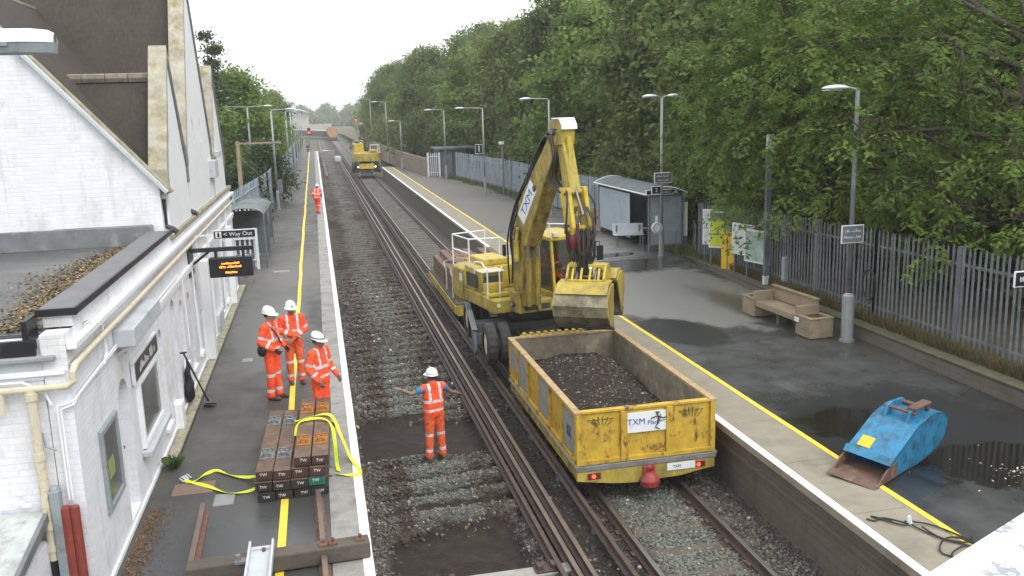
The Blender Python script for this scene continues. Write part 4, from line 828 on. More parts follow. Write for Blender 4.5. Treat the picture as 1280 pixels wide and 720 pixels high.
person((1.83,16.0,-1.08),rad(198),'worker in the dug-out track seen from behind, arms held out, vest over blue shirt',
   J=dict(elR=(-.4,-.06,1.24),wrR=(-.62,-.2,1.13),elL=(.4,-.06,1.34),wrL=(.55,-.26,1.4),ankleL=(.13,0,.09),ankleR=(-.15,0,.09),kneeR=(-.13,-.02,.5)),vest=True,skin='skin_tan',trou='hivis_dirty',boot='boot_red',ph=1.0)
person((-.1,50.9,0),rad(160),'distant worker in orange walking away along the platform edge',J=dict(ankleR=(-.1,.12,.1),ankleL=(.1,-.12,.1),kneeL=(.1,-.12,.5),elR=(-.24,-.1,1.15),wrR=(-.2,-.25,1.0)),ph=.93,lean=(0,-.12,-.02))
# ------------------------------------------------------------ stack of sleepers on the platform
ang=rad(1.5)
def platform_sleeper(x,z,label,ends='sleeper_end',plate=None,y0=12.42,L=2.72,tw=True,rot=0,yo=0,side='sleeper_brown'):
    t=thing('sleeper',label,'sleeper',(x,y0+yo,z),rot)
    g=MB(); g.box(-.118,.118,0,L,0,.135); g.build('beam',side,t,bevel=.006)
    g=MB(); g.box(-.116,.116,-.004,-.001,.003,.132); g.build('end_face',ends,t)
    if tw: text('TW',.062,'sign_white',t,(rnd.uniform(-.03,.03),-.006,.07+rnd.uniform(-.015,.015)),(PI/2,rnd.uniform(-.1,.1),0),'end_mark',ext=.001)
    if plate:
        for yy in (.62,2.1):
            g=MB(); g.box(-.1,.1,yy-.17,yy+.17,.136,.155); g.box(-.055,.055,yy-.05,yy+.05,.155,.165)
            for s in (-1,1):
                g.box(-.035,.035,yy+s*.085-.02,yy+s*.085+.02,.155,.215)
                for q in (-1,1): g.cyl((q*.065,yy+s*.12,.15),(q*.065,yy+s*.12,.205),.022,.018,7); g.ell((q*.04,yy+s*.045,.18),.03,.02,.025,7,5)
            g.build('baseplate',plate,t)
    return t
nth=['leftmost','second from the left','third from the left','rightmost']; lay=['bottom','second','third']
st=thing('bearer','short timber bearer under the near end of the sleeper stack','timber',(0,0,0)); bpy.data.objects.remove(st)
for l in range(3):
    for i in range(4):
        x=-1.04+.249*i+(.01,-.025,.0)[l]+rnd.uniform(-.004,.004); z=.0+.152*l
        if l==1 and i==3: lab='sleeper with green painted end, right side of the second layer of the platform stack'
        else: lab='%s sleeper in the %s layer of the stack on the platform'%(nth[i],lay[l])
        platform_sleeper(x,z,lab,ends='sleeper_green' if (l==1 and i==3) else ('creosote' if l<2 else 'sleeper_end'),plate='chair_grey' if (l==2 and i<2) else None,yo=rnd.uniform(-.03,.03)+(.0,.0,.03)[l],rot=-.03,side='creosote' if l<1 else 'sleeper_brown')
for i in range(2): platform_sleeper(-.5+.252*i,.462,('left' if i==0 else 'right')+' one of the two topmost sleepers with orange rail chairs',plate='chair_orange',yo=.04,rot=-.03)
g=MB()
for yy in (.3,2.4): 
    for z in (.137,.289): g.box(-1.1,-.1,12.42+yy,12.42+yy+.06,z,z+.013)
tag(g.build('spacer_batten','timber_grey'),'thin battens laid between the layers of stacked sleepers','batten')
def ribbon(name,pts,w,m,label,cat,up=(0,0,1),sub=5,thick=.004,parent=None):
    # catmull-rom ribbon with own thickness
    P_=[Vector(p) for p in pts]; Q=[]
    for i in range(len(P_)-1):
        a,b,c,d=P_[max(i-1,0)],P_[i],P_[i+1],P_[min(i+2,len(P_)-1)]
        for k in range(sub): t=k/sub; Q.append(.5*((2*b)+(c-a)*t+(2*a-5*b+4*c-d)*t*t+(3*b-a-3*c+d)*t**3))
    Q.append(P_[-1]); g=MB(); vs=[]
    for i,p in enumerate(Q):
        d=(Q[min(i+1,len(Q)-1)]-Q[max(i-1,0)]).normalized(); tw=.5*math.sin(i*.45); u=Vector(up); s=d.cross(u)
        if s.length<.1: s=d.cross(Vector((1,0,0)))
        s.normalize(); n=s.cross(d); s=(s*math.cos(tw)+n*math.sin(tw)); nn=s.cross(d)*thick
        vs+=[p-s*w/2,p+s*w/2,p+s*w/2+nn,p-s*w/2+nn]
    n=len(Q); fs=[(i*4+q,i*4+(q+1)%4,(i+1)*4+(q+1)%4,(i+1)*4+q) for i in range(n-1) for q in range(4)]+[(0,1,2,3),((n-1)*4+3,(n-1)*4+2,(n-1)*4+1,(n-1)*4)]
    g.add(vs,fs); o=g.build(name,m,parent); 
    if label: tag(o,label,cat)
    return o
t=thing('ratchet_strap','bright yellow webbing strap over the top sleepers, looped out on the track side','strap',(0,0,0))
ribbon('webbing',[(-.62,13.75,.46),(-.58,13.9,.6),(-.4,14.0,.63),(-.15,13.9,.63),(-.04,13.7,.5),(-.02,13.4,.1),(.0,13.2,.02)],.055,'strap',None,None,parent=t)
ribbon('webbing',[(-.62,13.95,.63),(-.35,14.12,.63),(-.06,14.1,.62),(.08,13.95,.3),(.2,13.6,.06),(.32,13.1,.03),(.28,12.95,.03),(.1,13.0,.03),(-.05,13.1,.04)],.055,'strap',None,None,parent=t)
t=thing('ratchet_strap','yellow webbing strap trailing from the sleeper stack towards the station wall, ending in metal hooks','strap',(0,0,0))
ribbon('webbing',[(-1.16,13.0,.16),(-1.4,13.3,.05),(-1.65,13.55,.015),(-1.85,13.75,.03),(-2.0,13.7,.012),(-2.1,13.5,.02),(-2.2,13.42,.012),(-2.28,13.5,.03)],.06,'strap',None,None,parent=t)
ribbon('webbing',[(-1.15,12.75,.12),(-1.3,12.8,.03),(-1.6,12.85,.012),(-1.9,13.15,.02),(-2.1,13.35,.012),(-2.25,13.42,.02)],.06,'strap',None,None,parent=t)
g=MB()
for q in range(3): g.tube([(-2.3+.03*q,13.45+.04*q,.02),(-2.36+.03*q,13.5+.04*q,.06),(-2.33+.03*q,13.56+.03*q,.07),(-2.27+.03*q,13.53+.03*q,.02)],.012,6)
g.build('hook','pale_grey',t)
# cut rails, timber and channel at the bottom edge
def loose_rail(x0,y0,x1,y1,label,z=.0,grp=None):
    a=math.atan2(-(x1-x0),(y1-y0)); L=math.hypot(x1-x0,y1-y0); t=MB(); pr=rail_profile(); t.prism(pr,'y',0,L)
    fs=t.f; n=len(pr); t.m=[1 if (i>=2 and (i-2) in (6,7,8)) else 0 for i in range(len(fs))]
    o=t.build('rail',['rust','rail_top']); o.location=(x0,y0,z); o.rotation_euler.z=a; tag(o,label,'rail'); return o
loose_rail(-1.80,9.6,-1.88,12.28,'short rusty rail lying on the platform, left one of two at the bottom edge')
loose_rail(-.22,9.4,-.31,12.3,'short rusty rail running from the sleeper stack to the bottom edge')
t=thing('timber_baulk','dark weathered timber baulk lying across the platform at the bottom edge, over the white line','timber',(-.75,10.38,.02),rad(3))
g=MB(); g.box(-1.1,1.06,-.12,.12,0,.21); o=g.build('beam','timber_grey',t,bevel=.02); 
for x in (-.2,.5,.62,.95): g=MB(); g.box(x-.05,x+.05,-.07,.05,.21,.235); g.cyl((x,0,.23),(x,0,.28),.022,n=8); g.build('bolt','rust',t)
t=thing('steel_channel','pale grey steel channel bracket lying over the timber baulk at the bottom of the picture','bracket',(-.98,9.9,.24))
g=MB(); g.box(-.13,.13,-.5,.62,0,.02); g.box(-.15,-.12,-.5,.62,0,.1); g.box(.12,.15,-.5,.62,0,.1); g.box(-.13,.13,.5,.53,.02,.05); g.build('channel','pale_grey',t,bevel=.006); g=MB(); g.box(-.3,-.15,.3,.42,-.03,.0); g.cyl((-.26,.36,0),(-.26,.36,.07),.03,n=8); g.build('bolt_plate','steel_grey',t)
# ------------------------------------------------------------ spoil wagon
WX0,WX1,WY0,WY1=3.80,6.22,13.2,18.3; cx=(WX0+WX1)/2
W=thing('spoil_wagon','yellow rail spoil wagon filled with dark soil, nearest vehicle on the right track','wagon',(cx,15.7,-.915))
def Q(g,name,m,par=None,**k):
    L=W.location; g.v=[(a-L.x,b-L.y,c-L.z) for a,b,c in g.v]; return g.build(name,m,par or W,**k)
zt_,zb_=.57,-.33
g=MB(); g.box(WX0+.04,WX1-.04,WY0+.04,WY1-.04,-.5,-.33); Q(g,'floor','wag_inner')
g=MB(); g.box(WX0+.03,WX0+.08,WY0,WY1,zb_,zt_-.05); g.box(WX1-.08,WX1-.03,WY0,WY1,zb_,zt_-.05); g.box(WX0+.08,WX1-.08,WY1-.06,WY1-.01,zb_,zt_-.05)
Q(g,'side_panel','wag_yellow')
g=MB(); g.box(WX0+.081,WX0+.085,WY0+.08,WY1-.08,zb_,zt_-.04); g.box(WX1-.085,WX1-.081,WY0+.08,WY1-.08,zb_,zt_-.04); g.box(WX0+.09,WX1-.09,WY1-.068,WY1-.0605,zb_,zt_-.04); g.box(WX0+.09,WX1-.09,WY0+.0605,WY0+.068,zb_,zt_-.04); Q(g,'lining','wag_inner')
g=MB()
n=6; bays=[WY0+(WY1-WY0)*i/n for i in range(n+1)]
for x,s in ((WX0+.03,-1),(WX1-.03,1)):
    for y in bays: g.box(min(x,x+s*.045),max(x,x+s*.045),max(WY0,y-.05),min(WY1,y+.05),zb_,zt_-.06)
    g.box(min(x,x+s*.045),max(x,x+s*.045),WY0,WY1,zb_-.03,zb_+.07)
Q(g,'side_rib','wag_yellow',bevel=.006)
g=MB(); g.box(WX0-.03,WX0+.09,WY0-.01,WY1,zt_-.05,zt_); g.box(WX1-.09,WX1+.03,WY0-.01,WY1,zt_-.05,zt_); g.box(WX0+.09,WX1-.09,WY1-.09,WY1,zt_-.05,zt_); Q(g,'top_rim','wag_rim',bevel=.01)
g=MB(); g.box(WX0+.09,WX1-.09,WY0-.01,WY0+.09,zt_-.052,zt_-.002); Q(g,'end_rim','wag_yellow',bevel=.01)
g=MB(); g.box(WX0+.03,WX1-.03,WY0+.02,WY0+.06,zb_,zt_-.05); Q(g,'tail_board','wag_yellow')
g=MB(); e1,e2=WX0+.03,WX1-.03; w3=(e2-e1)/3
for i in range(4): x=e1+w3*i; g.box(max(e1-.03,x-.055),min(e2+.03,x+.055),WY0-.03,WY0+.02,zb_+.06,zt_-.055)
g.box(e1-.03,e2+.03,WY0-.032,WY0+.02,zb_-.02,zb_+.06)
Q(g,'tail_frame','wag_yellow',bevel=.006)
g=MB(); g.box(WX0-.02,WX1+.02,WY0-.045,WY0-.01,-.455,-.36); g.box(WX0-.04,WX0+.02,WY0-.04,WY1,-.40,-.35); g.box(WX1-.02,WX1+.04,WY0-.04,WY1,-.40,-.35); Q(g,'grey_beam','steel_grey',bevel=.01)
g=MB(); pr=[(WX0-.0,-.46),(WX1+.0,-.46),(WX1+.0,-.63),(WX1-.25,-.66),(cx+.6,-.72),(cx-.2,-.75),(cx-.6,-.72),(WX0+.25,-.66),(WX0,-.62)]; g.prism([(a,c) for a,c in pr],'y',WY0-.03,WY0+.09); Q(g,'buffer_beam','ex_yellow_dirty',bevel=.012)
g=MB(); g.box(WX0+.0,WX0+.08,WY0+.1,WY1-.05,-.6,-.46); g.box(WX1-.08,WX1-.0,WY0+.1,WY1-.05,-.6,-.46)
for i in range(10): y=WY0+.4+i*.48; g.box(WX0-.03,WX0+.0,y,y+.05,-.52,-.4); 
Q(g,'sole_bar','ex_yellow_dirty',bevel=.01)
for k,y in enumerate((WY0+.9,WY0+1.9,WY1-1.9,WY1-.9)):
    g=MB()
    for x in (4.225,5.70): g.cyl((x-.05*(1 if x<5 else -1),y,-.68),(x+.06*(1 if x<5 else -1),y,-.68),.235,n=20); g.cyl((x+.05*(1 if x<5 else -1),y,-.68),(x+.08*(1 if x<5 else -1),y,-.68),.262,n=20)
    g.cyl((4.2,y,-.68),(5.7,y,-.68),.06); Q(g,'wheel_set','steel_dark')
g=MB(); xc=cx+.02; g.box(xc-.1,xc+.1,WY0-.09,WY0-.03,-.66,-.46); g.cyl((xc,WY0-.05,-.5),(xc,WY0-.12,-.52),.07,.05); g.cyl((xc,WY0-.1,-.78),(xc,WY0-.1,-.68),.16,.17,14); g.cyl((xc,WY0-.1,-.68),(xc,WY0-.1,-.55),.16,.07,14); Q(g,'coupling','red_rubber',bevel=.01)
for x in (WX0+.28,WX1-.3):
    g=MB(); g.box(x-.1,x+.12,WY0-.042,WY0-.032,-.6,-.5); h=Q(g,'tail_lamp','maroon'); g=MB(); g.cyl((x,WY0-.044,-.55),(x,WY0-.052,-.55),.034,n=12); Q(g,'lens','lamp_red',par=h)
g=MB(); g.box(xc+.33,xc+.83,WY0-.045,WY0-.034,-.6,-.475); h=Q(g,'number_plate','sign_white'); text('TXM',.07,'sign_black',W,(xc+.5-cx,WY0-.047-15.7,-.54+.915),(PI/2,0,0),'plate_number')
g=MB(); g.box(xc-.38,xc+.36,WY0-.012,WY0+.019,.12,.46); Q(g,'sign_plate','sign_white',bevel=.002)
text('TXM',.15,'sign_blue',W,(xc-.2-cx,WY0-.016-15.7,.3+.915),(PI/2,0,0),'logo_lettering',sx=1.); text('Plant',.11,'sign_blue',W,(xc+.1-cx,WY0-.016-15.7,.27+.915),(PI/2,0,0),'logo_lettering')
g=MB(); y_=WY0-.02; g.tube([(xc+.16,y_,.4),(xc+.2,y_,.44),(xc+.14,y_,.45),(xc+.18,y_,.36),(xc+.17,y_,.25),(xc+.13,y_,.18),(xc+.2,y_,.15)],.011,5); g.tube([(xc+.05,y_,.34),(xc+.15,y_,.37),(xc+.28,y_,.33),(xc+.34,y_,.36)],.011,5); g.tube([(xc+.36,y_,.12),(xc+.36,y_,-.02),(xc+.28,y_,-.15),(xc+.12,y_,-.23)],.006,5); g.tube([(xc+.22,y_,.4),(xc+.2,y_,.28),(xc+.3,y_,.3)],.008,5); Q(g,'graffiti','sign_black')
for x,s in ((e1+w3*.5,1),(e1+w3*2.5,1)):
    g=MB(); y_=WY0+.014
    for k in range(6): a=x-.22+.44*k/5; g.tube([(x+(a-x)*.35,y_,.39),(a,y_,.46-.02*abs(k-2.5)),(x+(a-x)*.5,y_,.33-.01*k)],.007,4)
    Q(g,'star_mark','leaf_moss')
g=MB()
for i,z0_,z1_,m_ in ((0,-.22,.42,0),(2,-.2,.45,1),(5,-.05,.38,1),(4,-.25,.4,1)):
    a,b=bays[i]+.1,bays[i+1]-.1; g=MB(); g.box(WX0-.0,WX0+.028,a,b,z0_,z1_); Q(g,'side_board','cover_grey')
text('XX',.3,'sign_black',W,(WX0-.004-cx,bays[0]+.42-15.7,.1+.915),(PI/2,0,-PI/2),'side_lettering',sx=.6)
# the load
xs=np.linspace(WX0+.09,WX1-.09,120); ys=np.linspace(WY0+.08,WY1-.08,240); Xg,Yg=np.meshgrid(xs,ys)
hz=-.02+.36*np.exp(-((Yg-16.9)/1.2)**2-((Xg-5.1)/.85)**2)+.05*np.exp(-((Yg-14.)/1.)**2)-.2*np.clip((np.abs(Xg-5.)-.75)/.4,0,1)-.06*np.clip((14-Yg),0,1)+.16*(fbm(Xg*3,Yg*3,71)-.5)+.05*(fbm(Xg*14,Yg*14,73,3)-.5)
m,nt,b=newmat('soil'); co=pos(nt,True); nn=noise(nt,co,9,7,.75); c=ramp(nt,nn,[(.35,(.014,.009,.006)),(.6,(.042,.029,.02)),(.8,(.09,.066,.046))]); nt.links.new(c,b.inputs['Base Color']); b.inputs['Roughness'].default_value=.85; bump(nt,b,noise(nt,co,28,6,.75),1.,.05); M['soil']=m
nx,ny=120,240; i=np.arange((nx-1)*(ny-1)); a=(i//(nx-1))*nx+i%(nx-1); F=np.stack([a,a+1,a+nx+1,a+nx],1)
L=np.array([0,0,0.]); o=npmesh('soil_load',np.stack([Xg,Yg,hz],-1).reshape(-1,3),F,'soil',smooth=True); tag(o,'heap of dark soil and stones filling the yellow wagon','soil')
k=2600; rx_=R0.uniform(WX0+.15,WX1-.15,k); ry_=R0.uniform(WY0+.15,WY1-.2,k); ix=((rx_-xs[0])/(xs[1]-xs[0])).astype(int); iy=((ry_-ys[0])/(ys[1]-ys[0])).astype(int); rz_=hz[iy,ix]
rr=rocks('load_stones',np.stack([rx_,ry_,rz_],-1),R0.uniform(.008,.026,k)*np.where(R0.random(k)<.05,1.7,1),['stone_a','stone_d','stone_c','leaf_dark','stone_white'],np.where((ry_<16.2)&(R0.random(k)<.018),4,np.where(R0.random(k)<.1,2,R0.choice([0,1,3,3],k))),kind='stuff'); tag(rr,'small stones scattered through the soil in the yellow wagon','stones')
# ------------------------------------------------------------ sleeper trolley behind the excavator
TY0,TY1=26.0,32.3
t=thing('sleeper_trolley','low flat rail trolley carrying strapped sleepers behind the near excavator','trolley',(4.98,29,-.915))
def Q2(g,name,m,**k):
    L=t.location; g.v=[(a-L.x,b-L.y,c-L.z) for a,b,c in g.v]; return g.build(name,m,t,**k)
g=MB(); g.box(3.8,6.15,TY0,TY1,-.42,-.3); Q2(g,'deck','timber_grey'); g=MB(); g.box(3.76,3.84,TY0-.04,TY1,-.62,-.36); g.box(6.11,6.19,TY0-.04,TY1,-.62,-.36); g.box(3.84,6.11,TY0-.04,TY0+.04,-.68,-.36); Q2(g,'side_beam','ex_yellow_dirty',bevel=.01)
for y in (27.,28.,30.6,31.6): g=MB(); g.cyl((4.2,y,-.68),(4.28,y,-.68),.24,n=16); g.cyl((5.68,y,-.68),(5.76,y,-.68),.24,n=16); g.cyl((4.2,y,-.68),(5.7,y,-.68),.05); Q2(g,'wheel_set','steel_dark')
g=MB(); g.cyl((4.1,TY0-.05,-.5),(4.1,TY0-.07,-.5),.05); Q2(g,'tail_lamp','lamp_red')
for b0,(ya,nl,nw) in enumerate(((26.3,6,8),(29.3,5,8))):
    for l in range(nl):
        for i in range(nw):
            if l==nl-1 and i in (0,5): continue
            g=MB(); g.box(-.12,.12,0,2.6,0,.135); o=g.build('sleeper','sleeper_brown') if (b0==0 and l==0 and i==0) else (lambda s: (COL.objects.link(s),s)[1])(SL0.copy())
            if b0==0 and l==0 and i==0: SL0=o
            o.location=(4.02+.27*i+rnd.uniform(-.02,.02),ya+rnd.uniform(-.06,.06),-.298+.155*l); tag(o,'brown sleeper bundled on the low trolley behind the near excavator','sleeper','sleepers bundled on the trolley')
            if l==nl-1:
                pass
for i,(x,y) in enumerate(((4.4,26.9),(4.7,26.9),(5.2,27.),(4.5,28.2),(5.4,28.),(4.4,29.9),(4.9,30.),(5.6,29.8),(5.7,27.))):
    g=MB(); g.box(-.11,.11,-.16,.16,0,.02); g.box(-.04,.04,-.1,.1,.02,.08); o=g.build('rail_chair','chair_orange'); o.location=(x,y,-.298+.155*(6 if y<29 else 5)-.02+.001); tag(o,'orange rail chair lying on top of the bundled sleepers on the trolley','rail chair','orange chairs on the trolley sleepers')
for y in (26.9,28.3): ribbon('cargo_strap',[(3.86,y,-.3),(3.87,y,.3),(3.9,y,.66),(5,y,.68),(6.05,y,.66),(6.1,y,.3),(6.12,y,-.3)],.05,'tape','pale strap tying down sleepers on the trolley, %s'%{26.9:'nearest the excavator',28.3:'farther one'}[y],'strap',up=(0,1,0))
# ------------------------------------------------------------ road-rail excavators
def excavator(loc,label,heading,boom,near=True):
    """loc = turntable centre at rail level; boom = dict of points (s,z) in the boom plane + plane origin"""
    E_=thing('excavator',label,'excavator',loc); rt=rad(heading)
    def R(g,name,m,par=None,**k): # upper body parts, local frame: -y forward
        c,s=math.cos(rt),math.sin(rt); g.v=[(a*c-b*s,a*s+b*c,z) for a,b,z in g.v]; return g.build(name,m,par or E_,**k)
    def U(g,name,m,par=None,**k): return g.build(name,m,par or E_,**k)
    # --- undercarriage (along the track)
    g=MB(); g.box(-.5,.5,-2.,2.,.62,1.02); g.box(-.62,.62,-.8,.8,.9,1.2); g.box(-1.0,1.0,-1.5,-1.2,.68,.9); g.box(-1.0,1.0,1.2,1.5,.68,.9); U(g,'chassis','steel_dark',bevel=.03)
    g=MB(); g.cyl((0,0,1.2),(0,0,1.54),.62,n=28); U(g,'turntable','steel_dark')
    for y in (-1.35,1.35):
        for s in (-1,1):
            wheel=None
            for k,x in enumerate((.93,1.25)):
                g=MB(); w=.25; r=.5; prof=[(-w/2,.28),(-w/2,.44),(-w*.35,.495),(0,.505),(w*.35,.495),(w/2,.44),(w/2,.28)]; n=36; vs=[];fs=[]
                for i in range(n):
                    a=2*PI*i/n; lug=1+(.018 if i%2 else -.018)
                    for (dx,rr) in prof: q=rr*(lug if rr>.45 else 1); vs.append((s*x+dx,y+q*math.cos(a),.86+q*math.sin(a)))
                m_=len(prof); fs=[(i*m_+j,i*m_+j+1,((i+1)%n)*m_+j+1,((i+1)%n)*m_+j) for i in range(n) for j in range(m_-1)]
                g.add(vs,fs); ty=U(g,'wheel','tyre')
                g=MB(); g.cyl((s*x-.09,y,.86),(s*x+.09,y,.86),.3,n=20); g.cyl((s*x-.11,y,.86),(s*x+.11,y,.86),.12,n=12)
                for q in range(8): a=2*PI*q/8; g.cyl((s*x-.1,y+.2*math.cos(a),.86+.2*math.sin(a)),(s*x+.1,y+.2*math.cos(a),.86+.2*math.sin(a)),.018,n=6)
                U(g,'rim','ex_cream',par=ty)
    for y in (-2.35,2.35):
        g=MB()
        for x in (-.72,.72): g.cyl((x-.06,y,.24),(x+.06,y,.24),.24,n=20); g.cyl((x*1.0-.02,y,.24),(x+.0,y,.24),.27,n=20)
        g.cyl((-.75,y,.24),(.75,y,.24),.06); U(g,'rail_wheel','steel_grey')
        s=1 if y>0 else -1
        g=MB(); g.box(-.62,.62,y-.12,y+.12,.34,.58); g.box(-.3,.3,min(y,y-s*.5),max(y,y-s*.5),.4,.7); U(g,'rail_gear','steel_dark',bevel=.02)
        g=MB(); g.box(-.75,.75,y+s*.13-.06,y+s*.13+.06,.85,1.3); g.box(-.8,.8,y+s*.2-.03,y+s*.2+.03,.83,.93)
        for q in range(9): g.box(-.7+.165*q,-.62+.165*q,y+s*.13-.06,y+s*.13+.06,1.3,1.35)
        U(g,'gear_guard','ex_yellow',bevel=.012)
        for x in (-.87,.87):
            g=MB(); g.box(x-.09,x+.09,y+s*.1-.05,y+s*.1+.05,.92,1.14); lg=U(g,'headlamp','steel_dark',bevel=.01); g=MB(); g.cyl((x,y+s*.15,1.03),(x,y+s*.17,1.03),.055,n=12); U(g,'lens','lamp_white',par=lg)
    # outrigger-like guard arm beside the near wheel
    for s in (-1,1):
        g=MB(); g.prism([(.25,1.5),(.55,1.5),(-.55,.95),(-.62,.5),(-.5,.35),(-.3,.6),(-.1,.95),(.2,1.2)],'x',s*1.42,s*1.5); g.box(min(s*1.1,s*1.45),max(s*1.1,s*1.45),-.5,-.3,.62,.9); g.box(min(s*.5,s*1.45),max(s*.5,s*1.45),-.2,.2,.85,1.1); U(g,'stabiliser','steel_blue',bevel=.015)
        g=MB(); g.bar((s*1.47,.5,1.52),(s*1.47,-.55,1.02),.14,.02,up=(0,0,1)); U(g,'stabiliser_step','steel_grey')
    # --- house
    z0=1.53
    g=MB(); g.prism([(-1.35,.9),(1.28,.9),(1.28,1.7),(1.0,2.05),(-1.05,2.05),(-1.35,1.75)],'z',z0,z0+.82); R(g,'counterweight','ex_yellow_dirty',bevel=.05)
    g=MB(); g.box(-1.33,1.26,-.55,.92,z0+.02,z0+.34); g.box(-1.33,-.72,-.95,-.55,z0+.0,z0+.32); g.box(-.72,.1,-1.25,-.55,z0,z0+.3); R(g,'deck_frame','ex_yellow_dirty',bevel=.025)
    g=MB(); g.box(-1.31,.2,.3,.95,z0+.34,z0+.95); g.box(.2,1.24,.45,.95,z0+.34,z0+.9); R(g,'engine_cover','ex_yellow',bevel=.04)
    g=MB(); g.box(-1.05,-.35,.32,1.25,z0+.95,z0+1.12); R(g,'engine_hood','ex_yellow',bevel=.03)
    g=MB(); g.box(-1.28,-.72,-.15,.3,z0+.34,z0+.86); R(g,'tool_box','ex_yellow_dirty',bevel=.03); g=MB(); g.box(-1.3,-.68,-.22,.32,z0+.865,z0+.9); R(g,'tool_box_lid','ex_cream',bevel=.015)
    g=MB(); g.box(-1.24,-.78,-.17,-.151,z0+.42,z0+.78); R(g,'grille','steel_dark')
    g=MB(); g.box(-1.3,-.76,-.62,-.15,z0+.34,z0+.42); g.box(-1.26,-.8,-.4,-.15,z0+.42,z0+.62); R(g,'step','ex_yellow',bevel=.015)
    g=MB(); g.box(-1.338,-1.334,.1,.75,z0+.45,z0+.8); R(g,'vent','steel_dark')
    g=MB(); g.cyl((-.2,.9,z0+.9),(-.2,.9,z0+1.35),.05,n=10); R(g,'exhaust','black_trim')
    def rails(name,pls,r=.018,m='sign_white'):
        g=MB()
        for p in pls: g.tube(p,r,6)
        return R(g,name,m)
    zt=z0+1.62
    rails('handrail',[[(-1.3,1.75,z0+.82),(-1.3,1.75,zt),(-1.3,.6,zt),(-.55,.4,zt),(-.55,.4,z0+1.1)],[(-1.3,.6,z0+.9),(-1.3,.6,zt)],[(-1.3,1.75,z0+1.25),(-1.3,.6,z0+1.25)],[(-1.3,1.75,zt),(-.3,1.95,zt),(-.3,1.95,z0+.82)],[(-1.3,-.55,z0+.1),(-1.3,-.55,z0+1.0),(-1.3,-.2,z0+1.15),(-1.3,.25,z0+1.1),(-1.3,.25,z0+.8)],[(-1.0,-.6,z0+.3),(-1.0,-.6,z0+.95),(-.8,-.3,z0+1.0)]],.02)
    # seams, hinges, warning stripes and fleet number on the house
    g=MB()
    for y in (.62,.95,1.25): g.box(-1.356,-1.351,y-.006,y+.006,z0+.1,z0+.78)
    g.box(-1.356,-1.351,.62,1.25,z0+.4,z0+.408); R(g,'panel_seam','black')
    for i in range(5): g=MB(); k=-.9+.36*i; g.prism([(k,z0+.08),(k+.16,z0+.08),(k+.28,z0+.2),(k+.12,z0+.2)],'y',1.7,1.706); R(g,'warning_stripe','maroon')
    g=MB(); g.box(-1.358,-1.352,1.02,1.2,z0+.5,z0+.68); R(g,'number_plate','sign_white')
    g=MB(); g.box(-.66,.02,-1.262,-1.25,z0+.06,z0+.2); R(g,'foot_plate','steel_dark')
    for x in (-1.2,-.85): g=MB(); g.cyl((x,-.96,z0+.2),(x,-.975,z0+.2),.05,n=12); R(g,'front_lamp','ex_cream')
    # --- cab (machine's left = +x)
    x0,x1,y0_,y1_,zb,zc=.12,1.12,-1.3,.45,z0-.02,z0+1.66
    fr=.07; g=MB()
    g.box(x0,x1,y0_,y1_,zb,zb+.42); g.box(x0-.01,x1+.01,y0_+.12,y1_,zc,zc+.09); g.box(x0,x1,y1_-.06,y1_,zb+.42,zc); 
    for x in (x0,x1-fr):
        g.bar((x+fr/2,y0_+.04,zb+.42),(x+fr/2,y0_+.2,zc),fr,fr); g.box(x,x+fr,y1_-.75,y1_-.68,zb+.42,zc); g.bar((x+fr/2,y0_+.2,zc+.02),(x+fr/2,y1_,zc+.02),fr,fr)
    g.bar((x0,y0_+.2,zc+.02),(x1,y0_+.2,zc+.02),fr,fr); cab=R(g,'cab','ex_yellow',bevel=.02)
    g=MB(); g.add([(x0+.02,y0_+.1,zb+.44),(x0+.02,y1_-.08,zb+.44),(x0+.02,y1_-.08,zc-.02),(x0+.02,y0_+.24,zc-.02),(x0+.035,y0_+.1,zb+.44),(x0+.035,y1_-.08,zb+.44),(x0+.035,y1_-.08,zc-.02),(x0+.035,y0_+.24,zc-.02)],[(0,1,2,3),(7,6,5,4),(0,4,5,1),(1,5,6,2),(2,6,7,3),(3,7,4,0)]); R(g,'side_window','cab_glass',par=cab)
    g=MB(); g.add([(x1-.035,y0_+.1,zb+.44),(x1-.035,y1_-.08,zb+.44),(x1-.035,y1_-.08,zc-.02),(x1-.035,y0_+.24,zc-.02),(x1-.02,y0_+.1,zb+.44),(x1-.02,y1_-.08,zb+.44),(x1-.02,y1_-.08,zc-.02),(x1-.02,y0_+.24,zc-.02)],[(0,1,2,3),(7,6,5,4),(0,4,5,1),(1,5,6,2),(2,6,7,3),(3,7,4,0)]); R(g,'side_window','cab_glass',par=cab)
    g=MB(); g.box(x0+.28,x1-.25,-.25,.3,zb+.42,zb+.55); g.box(x0+.28,x1-.25,.22,.34,zb+.55,zb+1.15); R(g,'seat','black',par=cab,bevel=.03)
    g=MB(); g.box(x0+.25,x1-.3,-1.12,-.98,zb+.42,zb+.75); g.tube([(x0+.5,-1.0,zb+.75),(x0+.5,-.85,zb+.9)],.03,6); R(g,'console','black',par=cab,bevel=.02)
    for x in (x0+.12,x1-.15): g=MB(); g.box(x-.07,x+.07,y0_+.08,y0_+.2,zc+.1,zc+.2); R(g,'work_lamp','ex_cream',par=cab,bevel=.01)
    rails('roof_rail',[[(x0+.05,y0_+.3,zc+.09),(x0+.05,y0_+.3,zc+.4),(x0+.05,y1_-.1,zc+.4),(x0+.05,y1_-.1,zc+.09)],[(x0+.05,y0_+.3,zc+.4),(x1-.1,y0_+.3,zc+.33),(x1-.1,y0_+.3,zc+.09)]],.018)
